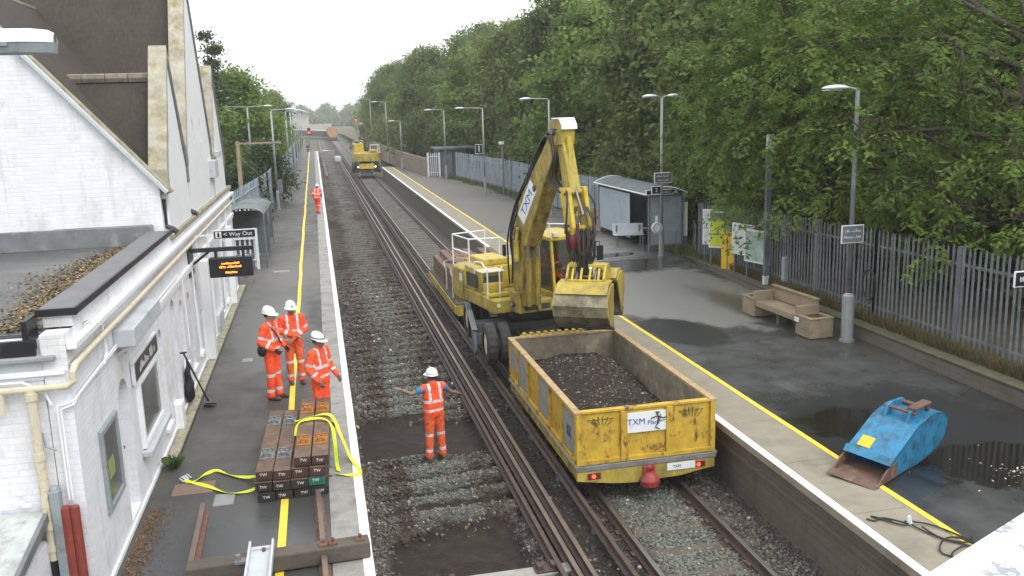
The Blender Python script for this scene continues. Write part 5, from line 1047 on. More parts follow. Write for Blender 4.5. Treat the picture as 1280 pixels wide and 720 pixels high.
    g=MB(); g.tube([(x1-.05,y0_+.05,zc-.1),(x1+.12,y0_-.25,zc-.05),(x1+.12,y0_-.25,zc-.2)],.014,6); g.box(x1+.03,x1+.2,y0_-.28,y0_-.25,zc-.5,zc-.15); R(g,'mirror','black_trim')
    g=MB(); g.cyl((x0+.5,.2,zc+.09),(x0+.5,.2,zc+.25),.05,n=10); R(g,'beacon','sign_blue')
    # --- boom in its own vertical plane
    ox,oy=boom['o']; hd=rad(boom['h']); hx,hy=math.sin(hd),-math.cos(hd); nx_,ny_=-hy,hx   # n: sideways (viewer's right)
    def W3(s,z,n=0): return (ox+hx*s+nx_*n,oy+hy*s+ny_*n,z)
    def plate(g,poly,n0,n1):
        k=len(poly); g.add([W3(s,z,n0) for s,z in poly]+[W3(s,z,n1) for s,z in poly],[tuple(range(k))[::-1],tuple(range(k,2*k))]+[(i,(i+1)%k,k+(i+1)%k,k+i) for i in range(k)])
    zz=boom['z']   # rail level offset of the points
    bp={k:(v[0],v[1]-zz) for k,v in boom['p'].items()}
    def off(a,b,w): d=Vector((b[0]-a[0],b[1]-a[1])).normalized(); return (-d.y*w,d.x*w)
    f0,f1,tip,el=bp['foot'],bp['knee'],bp['tip'],bp['end']
    # foot bracket + lower boom
    for q_ in ((-.3,-.22),(.22,.3)): g=MB(); plate(g,[(f0[0]-.25,f0[1]-.15),(f0[0]+.3,f0[1]-.15),(f0[0]+.22,f0[1]+.35),(f0[0]-.2,f0[1]+.35)],*q_); U(g,'boom_foot','boom_yellow',bevel=.02)
    g=MB(); plate(g,[(f0[0]-.16,f0[1]),(f0[0]+.2,f0[1]),(f1[0]+.3,f1[1]-.15),(f1[0]+.26,f1[1]+.16),(f1[0]-.1,f1[1]+.28),(f1[0]-.26,f1[1]+.05)],-.2,.2); U(g,'lower_boom','boom_yellow' if near else 'steel_dark',bevel=.03)
    g=MB(); g.tube([W3(f0[0]+.42,f0[1]+.05,-.12),W3(f1[0]+.42,f1[1]-.45,-.12)],.07,10); g.tube([W3(f0[0]+.42,f0[1]+.05,.12),W3(f1[0]+.42,f1[1]-.45,.12)],.07,10); U(g,'boom_ram','boom_yellow')
    g=MB(); g.tube([W3(f1[0]+.42,f1[1]-.45,-.12),W3(f1[0]+.4,f1[1]-.0,-.12)],.04,8); g.tube([W3(f1[0]+.42,f1[1]-.45,.12),W3(f1[0]+.4,f1[1]+.0,.12)],.04,8); U(g,'ram_rod','rail_shiny')
    # upper boom: curved box
    a=f1;b=tip; mx,mz=(a[0]+b[0])/2,(a[1]+b[1])/2; o=off(a,b,1)
    k1=.42 if near else .3
    poly=[(a[0]-.2,a[1]-.1),(a[0]+.42,a[1]-.2),(mx-o[0]*(.3),mz-o[1]*.3),(b[0]-.2-o[0]*.2,b[1]-.3-o[1]*.2),(b[0]+.12,b[1]+.08),(b[0]-.1,b[1]+.1),(mx+o[0]*.33,mz+o[1]*.33),(a[0]+(b[0]-a[0])*.25+o[0]*.4,a[1]+(b[1]-a[1])*.25+o[1]*.4)]
    g=MB(); plate(g,poly,-.2,.2); ub=U(g,'upper_boom','boom_yellow' if near else 'steel_dark',bevel=.03)
    if near:
        d=Vector((b[0]-a[0],b[1]-a[1])).normalized(); 
        p0=Vector((a[0]+o[0]*.1,a[1]+o[1]*.1))+d*.5; 
        q=[p0-Vector(o[:2])*.2,p0+d*1.05-Vector(o[:2])*.2,p0+d*1.05+Vector(o[:2])*.16,p0+Vector(o[:2])*.16]
        g=MB(); k=[W3(v.x,v.y,-.206) for v in q]; k2=[W3(v.x,v.y,-.201) for v in q]; g.add(k+k2,[(0,1,2,3),(7,6,5,4),(0,4,5,1),(1,5,6,2),(2,6,7,3),(3,7,4,0)]); U(g,'name_board','sign_white',par=ub)
        # lettering in the boom plane, read from the side facing the viewer
        pc=p0+d*.52-Vector(o[:2])*.03; X3=Vector((hx*d.x,hy*d.x,d.y)); Nn=Vector((-nx_,-ny_,0)); Y3=Nn.cross(X3); mt=Matrix((X3,Y3,Nn)).transposed().to_4x4()
        if Y3.z<0: X3=-X3; Y3=-Y3; mt=Matrix((X3,Y3,Nn)).transposed().to_4x4()
        tx=text('TXM',.3,'sign_blue',ub,(0,0,0),(0,0,0),'lettering',sx=1.1); mt.translation=Vector(W3(pc.x,pc.y,-.212)); tx.matrix_local=mt@Matrix.Diagonal((1.15,1,1,1))
    for n_ in (-.27,.27):
        g=MB(); g.tube([W3(f1[0]+.12,f1[1]-.55,n_),W3(f1[0]+.12,f1[1]-.05,n_)],.065,10); g.tube([W3(f1[0]+.12,f1[1]-.05,n_),W3(f1[0]+.2,f1[1]+.25,n_)],.04,8); U(g,'adjust_ram','ex_yellow')
    # dipper ram above the boom, from mid boom to behind the tip
    g=MB(); 
    g.tube([W3(mx+o[0]*.42,mz+o[1]*.42),W3(mx+(b[0]-mx)*.6+o[0]*.42,mz+(b[1]-mz)*.6+o[1]*.42)],.075,10); g.tube([W3(mx+(b[0]-mx)*.6+o[0]*.42,mz+(b[1]-mz)*.6+o[1]*.42),W3(b[0]+o[0]*.3,b[1]+.25)],.042,8); U(g,'dipper_ram','steel_dark')
    # dipper head, arm
    t2=(tip[0]+.02,tip[1]); 
    g=MB(); plate(g,[(t2[0]-.3,t2[1]+.12),(t2[0]-.25,t2[1]+.3),(t2[0]+.12,t2[1]+.3),(t2[0]+.24,t2[1]+.12),(t2[0]+.2,t2[1]-.22),(t2[0]-.02,t2[1]-.25)],-.17,.17); U(g,'dipper_head','ex_yellow_dirty',bevel=.02)
    g=MB(); plate(g,[(t2[0]-.15,t2[1]+.31),(t2[0]+.16,t2[1]+.31),(t2[0]+.26,t2[1]+.17),(t2[0]+.27,t2[1]+.1),(t2[0]+.3,t2[1]+.1),(t2[0]+.28,t2[1]+.2),(t2[0]+.18,t2[1]+.34),(t2[0]-.15,t2[1]+.34)],-.19,.19); U(g,'head_guard','sign_white',bevel=.01)
    e=el; zm=t2[1]+(e[1]-t2[1])*.62; sm=t2[0]+(e[0]-t2[0])*.62
    g=MB(); plate(g,[(t2[0]-.06,t2[1]-.15),(t2[0]+.2,t2[1]-.15),(sm+.16,zm),(sm-.16,zm)],-.13,.13); U(g,'dipper','ex_yellow_dirty',bevel=.02)
    g=MB(); plate(g,[(sm-.16,zm+.1),(sm+.2,zm+.12),(e[0]+.16,e[1]+.05),(e[0]+.1,e[1]-.12),(e[0]-.12,e[1]-.12),(e[0]-.18,e[1]+.2)],-.25,-.15); plate(g,[(sm-.16,zm+.1),(sm+.2,zm+.12),(e[0]+.16,e[1]+.05),(e[0]+.1,e[1]-.12),(e[0]-.12,e[1]-.12),(e[0]-.18,e[1]+.2)],.15,.25); plate(g,[(sm-.14,zm+.1),(sm-.1,zm+.1),(e[0]-.1,e[1]+.25),(e[0]-.14,e[1]+.25)],-.15,.15); g.cyl(W3(sm+.08,zm+.02,-.29),W3(sm+.08,zm+.02,.29),.07,n=10); g.cyl(W3(e[0],e[1],-.29),W3(e[0],e[1],.29),.07,n=10); U(g,'dipper_fork','ex_yellow',bevel=.015)
    g=MB(); g.tube([W3(t2[0]+.26,t2[1]-.05),W3(t2[0]+.3,t2[1]+(e[1]-t2[1])*.42)],.062,10); U(g,'bucket_ram','ex_yellow')
    g=MB(); g.tube([W3(t2[0]+.3,t2[1]+(e[1]-t2[1])*.42),W3(e[0]+.2,e[1]+.3)],.035,8); U(g,'bucket_ram_rod','rail_shiny')
    # pivot pins, hose clamps and grease marks on the joints
    for nm_,(ps,pz),pw in (('knee',(f1[0]+.05,f1[1]+.02),.3),('tip',(tip[0],tip[1]+.05),.26),('foot',(f0[0],f0[1]+.05),.36),('mid',(mx,mz),.22)):
        g=MB(); g.cyl(W3(ps,pz,-pw),W3(ps,pz,pw),.075,n=12); U(g,'pivot_pin','steel_dark'); g=MB(); g.cyl(W3(ps,pz,-pw-.02),W3(ps,pz,-pw),.045,n=8); U(g,'pin_cap','steel_grey')
    for fr_ in (.2,.5,.8):
        c_=(a[0]+(b[0]-a[0])*fr_+o[0]*(.36),a[1]+(b[1]-a[1])*fr_+o[1]*(.36)); g=MB(); g.bar(W3(c_[0],c_[1],-.24),W3(c_[0],c_[1],.24),.05,.12); U(g,'hose_clamp','steel_dark',par=ub)
    # hoses
    g=MB(); r=random.Random(3)
    for k in range(9 if near else 2):
        n_=-.27+.067*k; j=lambda a=.06: r.uniform(-a,a)
        pts=[W3(f0[0]-.25,f0[1]+.5,n_),W3(f0[0]-.2+j(),f0[1]+1.1,n_-.03),W3(f1[0]-.26+j(),f1[1]+.0,n_-.03),W3(a[0]+(b[0]-a[0])*.22+o[0]*(.40+j()),a[1]+(b[1]-a[1])*.22+o[1]*.40,n_),W3(mx+o[0]*(.38+j(.12)),mz+o[1]*(.38+j(.12)),n_*.8),W3(b[0]-.22+j(.1),b[1]+.02+j(),n_*.9),W3(b[0]-.02+j(.1),b[1]-.5,n_),W3(b[0]-.1+j(),b[1]-.95,n_*1.1),W3(e[0]-.25+j(),e[1]+.75,n_)]
        Q_=[Vector(p) for p in pts]; S_=[]
        for i in range(len(Q_)-1):
            A,Bq,Cq,Dq=Q_[max(i-1,0)],Q_[i],Q_[i+1],Q_[min(i+2,len(Q_)-1)]
            for u in range(5): tt=u/5; S_.append(.5*((2*Bq)+(Cq-A)*tt+(2*A-5*Bq+4*Cq-Dq)*tt*tt+(3*Bq-A-3*Cq+Dq)*tt**3))
        S_.append(Q_[-1]); g.tube(S_,.022,6)
    if near:
        for s in (-1,1): g.tube([W3(e[0]-.05,e[1]+.8,s*.24),W3(e[0]+.12,e[1]+.5,s*.34),W3(e[0]+.1,e[1]+.1,s*.36),W3(e[0],e[1]-.4,s*.28),W3(e[0]+.05,e[1]-.7,s*.15)],.022,6)
        g.tube([W3(sm,zm+.1,.2),W3(sm+.1,zm-.05,.36),W3(sm,zm-.15,.25)],.018,6)
    U(g,'hose','hose',smooth=True)
    if near:
        # rotator and clamshell grab
        cxy=W3(e[0]+.02,0,0); G0=Vector((cxy[0],cxy[1],e[1]))
        g=MB(); g.ell(G0+Vector((-.12,0,-.22)),.17,.15,.26,14,10); g.box(G0.x-.3,G0.x-.02,G0.y-.1,G0.y+.1,G0.z-.12,G0.z+.1); U(g,'rotator_motor','maroon',bevel=.02)
        g=MB(); 
        for q in range(10): a_=2*PI*q/10; p=G0+Vector((.1+.17*math.cos(a_),.15*math.sin(a_),-.05)); g.tube([p,p+Vector((.03*math.cos(a_),.03*math.sin(a_),-.3)),p+Vector((0,0,-.5))],.02,6)
        g.cyl(G0+Vector((.1,0,-.1)),G0+Vector((.1,0,-.55)),.13,.15,12); U(g,'hose_cluster','train_dark',bevel=.0)
        g=MB(); zq=G0.z-.52; g.cyl((G0.x+.1,G0.y,zq),(G0.x+.1,G0.y,zq-.18),.17,n=16); g.box(G0.x-.06,G0.x+.26,G0.y-.12,G0.y+.12,zq-.48,zq-.18); U(g,'rotator','black_trim',bevel=.02)
        hp=MB(); hp.cyl((G0.x+.2,G0.y-.13,zq-.32),(G0.x+.2,G0.y-.15,zq-.32),.025,n=8); U(hp,'lens','lamp_white')
        g=MB(); r=random.Random(17)
        for q in range(9):
            a_=2*PI*q/9; R_=.2+r.uniform(-.03,.05); sx_=math.cos(a_); sy_=math.sin(a_); p=G0+Vector((.06,0,.35)); g.tube([p+Vector((sx_*.12,sy_*.1,.1)),p+Vector((sx_*R_*1.2,sy_*R_,-.15)),p+Vector((sx_*R_*1.35+r.uniform(-.04,.04),sy_*R_*1.1,-.5)),p+Vector((sx_*R_*1.0,sy_*R_*.9,-.8)),p+Vector((sx_*.1+.05,sy_*.1,-1.0))],.021,6)
        U(g,'rotator_hose','train_dark',smooth=True)
        g=MB()
        for q in range(7):
            a_=2*PI*q/7+.3; R_=.15; sx_=math.cos(a_); sy_=math.sin(a_); p=G0+Vector((.12,0,-.1)); g.tube([p+Vector((sx_*.1,sy_*.1,.1)),p+Vector((sx_*R_*1.6,sy_*R_*1.4,-.2)),p+Vector((sx_*R_*1.5,sy_*R_*1.4,-.5)),p+Vector((sx_*.12,sy_*.12,-.72))],.02,6)
        U(g,'rotator_hose','hose',smooth=True)
        # grab frame: u = opening direction, v = along the hinge
        gu=Vector((-.5,-.866,0)); gv=Vector((.866,-.5,0)); Gc=Vector((G0.x+.2,G0.y-.0,zq-.66)); GS=1.17
        def pl2(g,poly,v0,v1,c=Gc,sgn=1):
            k=len(poly); g.add([c+gu*(u*sgn*GS)+gv*v0*GS+Vector((0,0,z*GS)) for u,z in poly]+[c+gu*(u*sgn*GS)+gv*v1*GS+Vector((0,0,z*GS)) for u,z in poly],[tuple(range(k))[::-1],tuple(range(k,2*k))]+[(i,(i+1)%k,k+(i+1)%k,k+i) for i in range(k)])
        g=MB(); pl2(g,[(-.3,-.05),(.3,-.05),(.34,.14),(.12,.36),(-.12,.36),(-.34,.14)],-.36,-.32); pl2(g,[(-.3,-.05),(.3,-.05),(.34,.14),(.12,.36),(-.12,.36),(-.34,.14)],.32,.36); pl2(g,[(-.12,.3),(.12,.3),(.12,.36),(-.12,.36)],-.32,.32); pl2(g,[(.28,-.05),(.32,-.05),(.36,.12),(.32,.12)],-.32,.32); pl2(g,[(-.28,-.05),(-.32,-.05),(-.36,.12),(-.32,.12)],-.32,.32)
        for q in range(4): v_=-.24+.16*q; pl2(g,[(.3,.1),(.34,.1),(.2,.3),(.15,.3)],v_-.02,v_+.02)
        g.cyl(Gc+gv*-.45+gu*.23,Gc+gv*.45+gu*.23,.05,n=10); g.cyl(Gc+gv*-.45-gu*.23,Gc+gv*.45-gu*.23,.05,n=10)
        U(g,'grab_frame','ex_yellow',bevel=.012)
        for sg,op,nm in ((1,.26,'near'),(-1,.75,'far')):
            # shell profile (u,z) swung open by op
            ca,sa=math.cos(op),math.sin(op)
            def rotp(p): u,z=p; u-=.2; return (.2+u*ca-z*sa,u*sa+z*ca)
            outer=[(.2,.0),(.45,-.05),(.62,-.22),(.66,-.42),(.55,-.6),(.3,-.72),(.02,-.76)]; inner=[(.02,-.735),(.29,-.69),(.52,-.575),(.625,-.41),(.59,-.24),(.43,-.09),(.2,-.04)]
            side=[(.2,.04),(.45,-.04),(.62,-.22),(.66,-.42),(.55,-.6),(.3,-.72),(.02,-.76),(.02,-.7),(.12,-.35)]
            g=MB(); po=[rotp(p) for p in outer]; pi_=[rotp(p) for p in inner]; pl2(g,po+pi_,-.48,.48,sgn=sg)
            sh=U(g,'grab_shell','bucket_steel'); g=MB(); sp=[rotp(p) for p in side]; pl2(g,sp,-.5,-.475,sgn=sg); pl2(g,sp,.475,.5,sgn=sg); pl2(g,[rotp(p) for p in ((.2,.1),(.5,-.0),(.66,-.2),(.6,-.22),(.45,-.06),(.2,-.02))],-.47,.47,sgn=sg); U(g,'shell_cheek','ex_yellow_dirty',par=sh,bevel=.006)
            g=MB(); pl2(g,[rotp(p) for p in ((-.02,-.79),(.16,-.765),(.16,-.735),(-.02,-.75))],-.51,.51,sgn=sg); U(g,'cutting_edge','steel_dark',par=sh)
            g=MB(); q0=rotp((.5,-.1)); 
            for v_ in (-.2,.2): g.cyl(Gc+gu*(.08*sg)+gv*v_+Vector((0,0,.3)),Gc+gu*(q0[0]*sg)+gv*v_+Vector((0,0,q0[1]+.03)),.04,n=8)
            U(g,'grab_ram','rail_shiny',par=sh)
    return E_
m,nt,b=newmat('cab_glass'); b.inputs['Base Color'].default_value=(.3,.34,.32,1); b.inputs['Roughness'].default_value=.03; b.inputs['Transmission Weight'].default_value=.8; b.inputs['IOR'].default_value=1.05; b.inputs['Specular IOR Level'].default_value=1.; M['cab_glass']=m
EC=(4.98,21.55,-.915)
# boom points in picture-independent machine metres: origin (world) minus turntable
bo=(4.66-EC[0],20.3-EC[1])
excavator(EC,'large yellow road-rail excavator with raised boom and clamshell grab over the spoil wagon',12,dict(o=bo,h=15,z=-.915,p=dict(foot=(-.05,.8),knee=(.0,2.45),tip=(1.85,4.85),end=(2.45,2.9))))
excavator((4.98,94.5,-.915),'distant yellow road-rail excavator seen from behind with white lights on',184,dict(o=(-.1,-1.2+2.4),h=184,z=-.915,p=dict(foot=(.0,.8),knee=(.15,2.3),tip=(.6,4.1),end=(1.9,2.2))),near=False)
_c,_s=math.cos(rad(12)),math.sin(rad(12)); _x,_y=.60,.02
person((EC[0]+_c*_x-_s*_y,EC[1]+_s*_x+_c*_y,.29),rad(20),'driver in red top and dark cap seated inside the cab of the near excavator',
  J=dict(kneeL=(.14,-.4,.93),kneeR=(-.14,-.4,.93),ankleL=(.14,-.46,.5),ankleR=(-.14,-.46,.5),elR=(-.27,-.1,1.16),wrR=(-.2,-.36,1.16),elL=(.27,-.1,1.16),wrL=(.2,-.36,1.16)),jacket='driver_red',trou='hivis_dirty',seated=True,hatcol='black',look=(.2,-1,-.3))
# ------------------------------------------------------------ palisade fences
def pale(g,p,d,h,w=.065,z0=0.0):
    """one W-section pale with a pointed head; d = unit vector along the fence"""
    n=Vector((-d.y,d.x,0)); P0=Vector(p); ln_=rnd.gauss(0,.012); ln2=rnd.gauss(0,.012); prof=[(-w/2,0),(-w*.3,.018),(0,.006),(w*.3,.018),(w/2,0)]
    vs=[P0+d*a+n*b+Vector((0,0,z0)) for a,b in prof]+[P0+d*(a+ln_)+n*(b+ln2)+Vector((0,0,h-.1)) for a,b in prof]+[P0+d*(a*.35+ln_)+n*(b-.012+ln2)+Vector((0,0,h-(.0 if abs(a)<.03 else .025))) for a,b in prof]
    k=5; o=len(g.v); g.add(vs,[(i,i+1,k+i+1,k+i) for i in range(4)]+[(k+i,k+i+1,2*k+i+1,2*k+i) for i in range(4)])
def palisade(pts,z,h,label,m='galv',sp=.155,bay=2.75,name='palisade_fence',cat='fence',postm=None,zs=None):
    zf=(lambda y: 0.) if zs is None else (lambda y: float(np.interp(y,zs[0],zs[1]))-z)
    root=thing(name,label,cat,(pts[0][0],pts[0][1],z)); L0=root.location.copy(); np_=0
    for a,b in zip(pts[:-1],pts[1:]):
        A,Bv=Vector((*a,0)),Vector((*b,0)); d=(Bv-A); L=d.length; d.normalize(); nb=max(1,round(L/bay)); n=Vector((-d.y,d.x,0))
        for i in range(nb):
            s0,s1=L*i/nb,L*(i+1)/nb; g=MB(); k=int((s1-s0)/sp)
            for j in range(k): s_=s0+(j+.5)*(s1-s0)/k; q=A+d*s_; pale(g,q-Vector((L0.x,L0.y,-zf(q.y)))+n*.03,d,h+rnd.uniform(-.03,.02),z0=.06)
            g.build('pale_panel',m,root)
            g=MB()
            for zz in (.35,h-.38): p=A+d*s0-Vector((L0.x,L0.y,-zz-zf((A+d*s0).y))); q=A+d*s1-Vector((L0.x,L0.y,-zz-zf((A+d*s1).y))); g.bar(p,q,.045,.05)
            g.build('rail',m,root)
            g=MB(); p=A+d*s0-Vector((L0.x,L0.y,-zf((A+d*s0).y))); g.box(p.x-.05,p.x+.05,p.y-.04,p.y+.04,p.z-.1,p.z+h-.02); g.build('post',postm or m,root)
        g=MB(); p=Bv-Vector((L0.x,L0.y,-zf(Bv.y))); g.box(p.x-.05,p.x+.05,p.y-.04,p.y+.04,p.z-.1,p.z+h-.02); g.build('post',postm or m,root)
    return root
palisade([(12.3,4.),(12.45,18.),(13.0,29.0)],.33,2.17,'tall grey palisade fence on the low wall behind the timber bench, under the overhanging tree','galv',postm='galv_dark',zs=([13,18,23,29],[.33,.28,.15,-.15]))
palisade([(13.5,31.6),(12.75,47.),(12.62,58.),(11.25,73.2)],.0,2.1,'long blue-grey palisade fence running behind the passenger shelter','galv_blue')
palisade([(9.15,75.3),(10.1,74.9)],0,2.05,'short pale palisade gate at the far end of the blue-grey fence','lamp_head',name='palisade_gate',cat='gate',bay=1.2,sp=.17)
palisade([(-3.5,39.),(-2.75,52.),(-2.45,75.),(-2.3,120.)],0,2.35,'blue-grey palisade fence along the back of the left platform','galv_blue')
palisade([(-3.6,36.5),(-2.5,36.3)],0,2.1,'short white palisade return beyond the left shelter','lamp_head',bay=1.2)
# low retaining wall with grass strip
mat('wall_cap',(.13,.11,.085),.9,.3,5,dirt=(.09,.1,.04),dlo=.4,dhi=.65,ds=4,bs=.5,bsc=20,bd=.03)
t=thing('low_wall','low dark block wall with mossy top at the foot of the palisade fence','wall',(11.8,17,0))
g=MB(); g.add([(11.65,3,0),(11.75,14,0),(12.0,22,0),(12.65,29,0),(11.95,3,0),(12.0,14,0),(12.25,22,0),(12.9,29,0)]+[(11.65,3,.3),(11.75,14,.3),(12.0,22,.22),(12.65,29,.03),(11.95,3,.3),(12.0,14,.3),(12.25,22,.22),(12.9,29,.03)],[(0,1,9,8),(1,2,10,9),(2,3,11,10),(8,9,13,12),(9,10,14,13),(10,11,15,14),(0,8,12,4),(3,7,15,11)]); g.build('wall_face','block_wall',t,w=True)
g=MB()
y=3.
while y<28.6:
    f=lambda y: np.interp(y,[3,14,22,29],[11.63,11.73,11.98,12.63]); L=rnd.uniform(.8,1.3); zz=lambda y: float(np.interp(y,[14,22,29],[.3,.22,.03])); a,c=zz(y),zz(y+L); g.add([(f(y),y,a),(f(y)+.34,y,a),(f(y+L)+.34,y+L-.01,c),(f(y+L),y+L-.01,c),(f(y)-.02,y,a+.06),(f(y)+.34,y,a+.06),(f(y+L)+.34,y+L-.01,c+.06),(f(y+L)-.02,y+L-.01,c+.06)],[(3,2,1,0),(4,5,6,7),(0,1,5,4),(1,2,6,5),(2,3,7,6),(3,0,4,7)]); y+=L
g.build('coping_block','wall_cap',t,w=True,bevel=.012)
m,nt,b=newmat('bank'); co=pos(nt,True); c=ramp(nt,noise(nt,co,2.5,6,.7),[(.3,(.05,.045,.022)),(.5,(.11,.09,.05)),(.7,(.07,.085,.03))]); nt.links.new(c,b.inputs['Base Color']); b.inputs['Roughness'].default_value=.95; bump(nt,b,noise(nt,co,12,5),.9,.05); M['bank']=m
g=MB(); g.add([(11.9,3,.33),(12.,14,.33),(12.25,22,.25),(12.9,29,.05),(40,3,1.2),(40,14,1.2),(40,22,1.2),(40,29.2,1.2)],[(0,4,5,1),(1,5,6,2),(2,6,7,3)]); 
g.add([(13.3,29.2,-.05),(13.6,31.5,.02),(12.85,47,.02),(12.7,58,.02),(11.35,73.5,.02),(10.2,76,.02),(9,95,.02),(8,330,-.6),(40,29.2,1.2),(40,31.5,1.2),(40,47,1.2),(40,58,1.2),(40,73,1.2),(40,76,1.2),(40,95,1.2),(60,330,0.6)],[(i,i+8,i+9,i+1) for i in range(7)])
tag(g.build('embankment','bank'),kind='structure')
# dry grass along wall, fence foot
def tufts(name,pts,h,mats,label,cat='grass'):
    n=len(pts); g=np.random.default_rng(4); V=np.zeros((n,3,3)); a=g.random(n)*2*PI; l=h*g.uniform(.4,1,n); w=.008+.01*g.random(n)
    V[:,0]=pts+np.stack([np.cos(a)*w,np.sin(a)*w,0*a],1); V[:,1]=pts-np.stack([np.cos(a)*w,np.sin(a)*w,0*a],1); b_=a+PI/2+g.normal(0,.6,n); V[:,2]=pts+np.stack([np.cos(b_)*l*.5,np.sin(b_)*l*.5,l],1)
    return tag(npmesh(name,V.reshape(-1,3),np.arange(n*3).reshape(-1,3),mats,mi=g.integers(0,len(mats),n)),label,cat,kind='stuff')
n=26000; y=R0.uniform(6,28.5,n); x0=np.interp(y,[3,14,22,29],[11.97,12.05,12.3,12.95])+np.abs(R0.normal(0,.22,n)); tufts('grass_verge',np.stack([x0,y,np.interp(y,[14,22,29],[.34,.26,.06])+.03*(x0-12)],1),.28,['grass_dry','grass_dry','grass_green','leaf_brown'],'dry brown and green grass growing along the foot of the palisade fence')
n=5000; y=R0.uniform(26,31,n); x0=13.1+R0.normal(0,.25,n); P1=np.stack([x0,y,np.full(n,.0)],1); n=9000; y=R0.uniform(50,74,n); x0=np.interp(y,[50,58,73],[12.4,12.3,10.9])-np.abs(R0.normal(0,.5,n))*fbm(y,y*0,3); tufts('grass_verge',np.concatenate([P1,np.stack([x0,y,np.full(n,.0)],1)]),.35,['grass_dry','grass_green','grass_green'],'rough grass growing through the platform edge below the blue-grey fence')
# far right: brick wall, dark shed
t=thing('brick_wall','long low brown brick wall beyond the far right platform','wall',(9,84,0)); g=MB(); g.add([(9.1,75.6,-.2),(8.35,92,-.2),(7.6,130,-.3),(9.4,75.6,-.2),(8.65,92,-.2),(7.9,130,-.3)]+[(9.1,75.6,1.5),(8.35,92,1.5),(7.6,130,1.6),(9.4,75.6,1.5),(8.65,92,1.5),(7.9,130,1.6)],[(0,1,7,6),(1,2,8,7),(6,7,10,9),(7,8,11,10),(0,6,9,3),(3,9,10,4),(4,10,11,5),(2,5,11,8)]); g.build('brickwork','brick_wall',t,w=True)
t=thing('lineside_hut','dark flat-roofed hut behind the far lamp post at the end of the fence','hut',(11.1,77,0)); g=MB(); g.box(10.15,12.4,75.2,79,0,2.25); g.build('wall','cabin',t,w=True); g=MB(); g.box(9.9,13.4,74.9,79.2,2.25,2.38); g.build('roof','galv_dark',t,w=True); g=MB(); g.box(10.3,11.2,75.15,75.2,0,2.); g.build('door','galv_dark',t,w=True)
# ------------------------------------------------------------ lamps
def lamp_post(x,y,label,h=5.6,kind='single',side=-1,arm=.55,grp=None,wide=1.,zb=0.,thick=1.):
    t=thing('street_lamp',label,'lamp',(x,y,zb),0,grp)
    g=MB(); g.cyl((0,0,0),(0,0,.05),.13*wide,n=12); g.cyl((0,0,.05),(0,0,1.05),.1*wide,n=14); g.cyl((0,0,1.05),(0,0,1.12),.1*wide,.06,n=14); g.build('base','lamp_grey',t)
    g=MB(); g.cyl((0,0,1.12),(0,0,h-.03),.055*thick,.045*thick,12); g.build('pole','galv' if wide>1.2 else 'lamp_grey',t,smooth=True)
    sides=(-1,1) if kind=='twin' else (side,)
    for s in sides:
        g=MB(); g.tube([(0,0,h-.08),(s*.06,0,h),(s*arm,0,h+.04)],.026*thick,8); g.build('arm','lamp_grey',t)
        lamp_head(t,s*arm*.9,h+.03,s,L=.55 if kind=='twin' else .62)
    if kind=='twin': pass
    return t
lt=lamp_post(12.0,30.1,'white twin-headed lamp post standing in front of the passenger shelter',5.66,'twin',arm=.2)
lamp_post(11.5,17.6,'lamp post with a thick grey base beside the timber bench, head among leaves',5.6,'single',-1,.25,wide=1.35)
lamp_post(10.62,57.2,'lamp post on the right platform carrying the platform number one plate',5.52,'single',-1,1.3,wide=.9)
lamp_post(10.2,71.9,'lamp post beside the dark hut and pale palisade gate',5.5,'single',-1,1.05,wide=.9)
lamp_post(11.7,44.6,'lamp post whose head shows between the trees above the raised excavator boom',5.85,'single',-1,1.0,wide=.9)
lamp_post(8.1,87,'thin lamp post farther along than the pale gate on the right platform',4.6,'single',-1,.6)
lamp_post(7.9,101,'lamp post rising behind the distant excavator, nearer of two',6.6,'single',-1,1.,grp=None)
lamp_post(7.2,117,'lamp post rising behind the distant excavator, farther of two',7.2,'single',-1,1.2)
t=thing('camera_post','dark post with a small white camera in front of the blue-grey fence','post',(11.7,56.5,0)); g=MB(); g.cyl((0,0,0),(0,0,3.2),.08,.06,10); g.build('pole','galv_dark',t); g=MB(); g.box(-.22,.1,-.1,.1,3.2,3.38); g.build('camera','lamp_head',t,bevel=.03)
# left platform lamps
lamp_post(-4.15,61.5,'double-armed lamp post in front of the bushy trees on the left, tallest and nearest',6.05,'twin',arm=1.15,thick=1.25)
lamp_post(-2.35,54.2,'single-armed lamp post on the left platform nearest the bushy foliage',5.75,'single',1,.9,thick=1.2)
for i,(x,y) in enumerate(((-2.0,70.2),(-1.95,82.),(-1.9,94.),(-1.85,106.),(-1.8,119.),(-1.75,133.))):
    lamp_post(x,y,'lamp post in the close row down the left platform, %s from the camera'%['first','second','third','fourth','fifth','last'][i],5.75,'single',1,.7,thick=1.2)
for x,y,l in ((-2.2,54.9,'nearer'),(-1.8,72,'farther')): 
    t=thing('equipment_cabinet','dark cabinet on a post beside the left platform lamps, %s one'%l,'cabinet',(x,y,0)); g=MB(); g.box(-.14,.14,-.1,.1,.9,1.7); g.build('box','galv_dark',t,bevel=.02); g=MB(); g.cyl((0,0,0),(0,0,.9),.05); g.build('post','galv',t)
t=thing('wire_post','weathered wooden post holding a horizontal arm with two dark insulators above the left shelter','post',(-3.73,46.,0)); g=MB(); g.cyl((0,0,0),(0.04,0,4.25),.12,.1,10); g.build('pole','timber',t); g=MB(); g.box(-.1,2.1,-.05,.05,4.1,4.18); g.build('arm','timber',t)
for x in (.72,1.62): g=MB(); g.ell((x,0,4.1),.17,.08,.07,10,6); g.build('insulator','galv_dark',t)
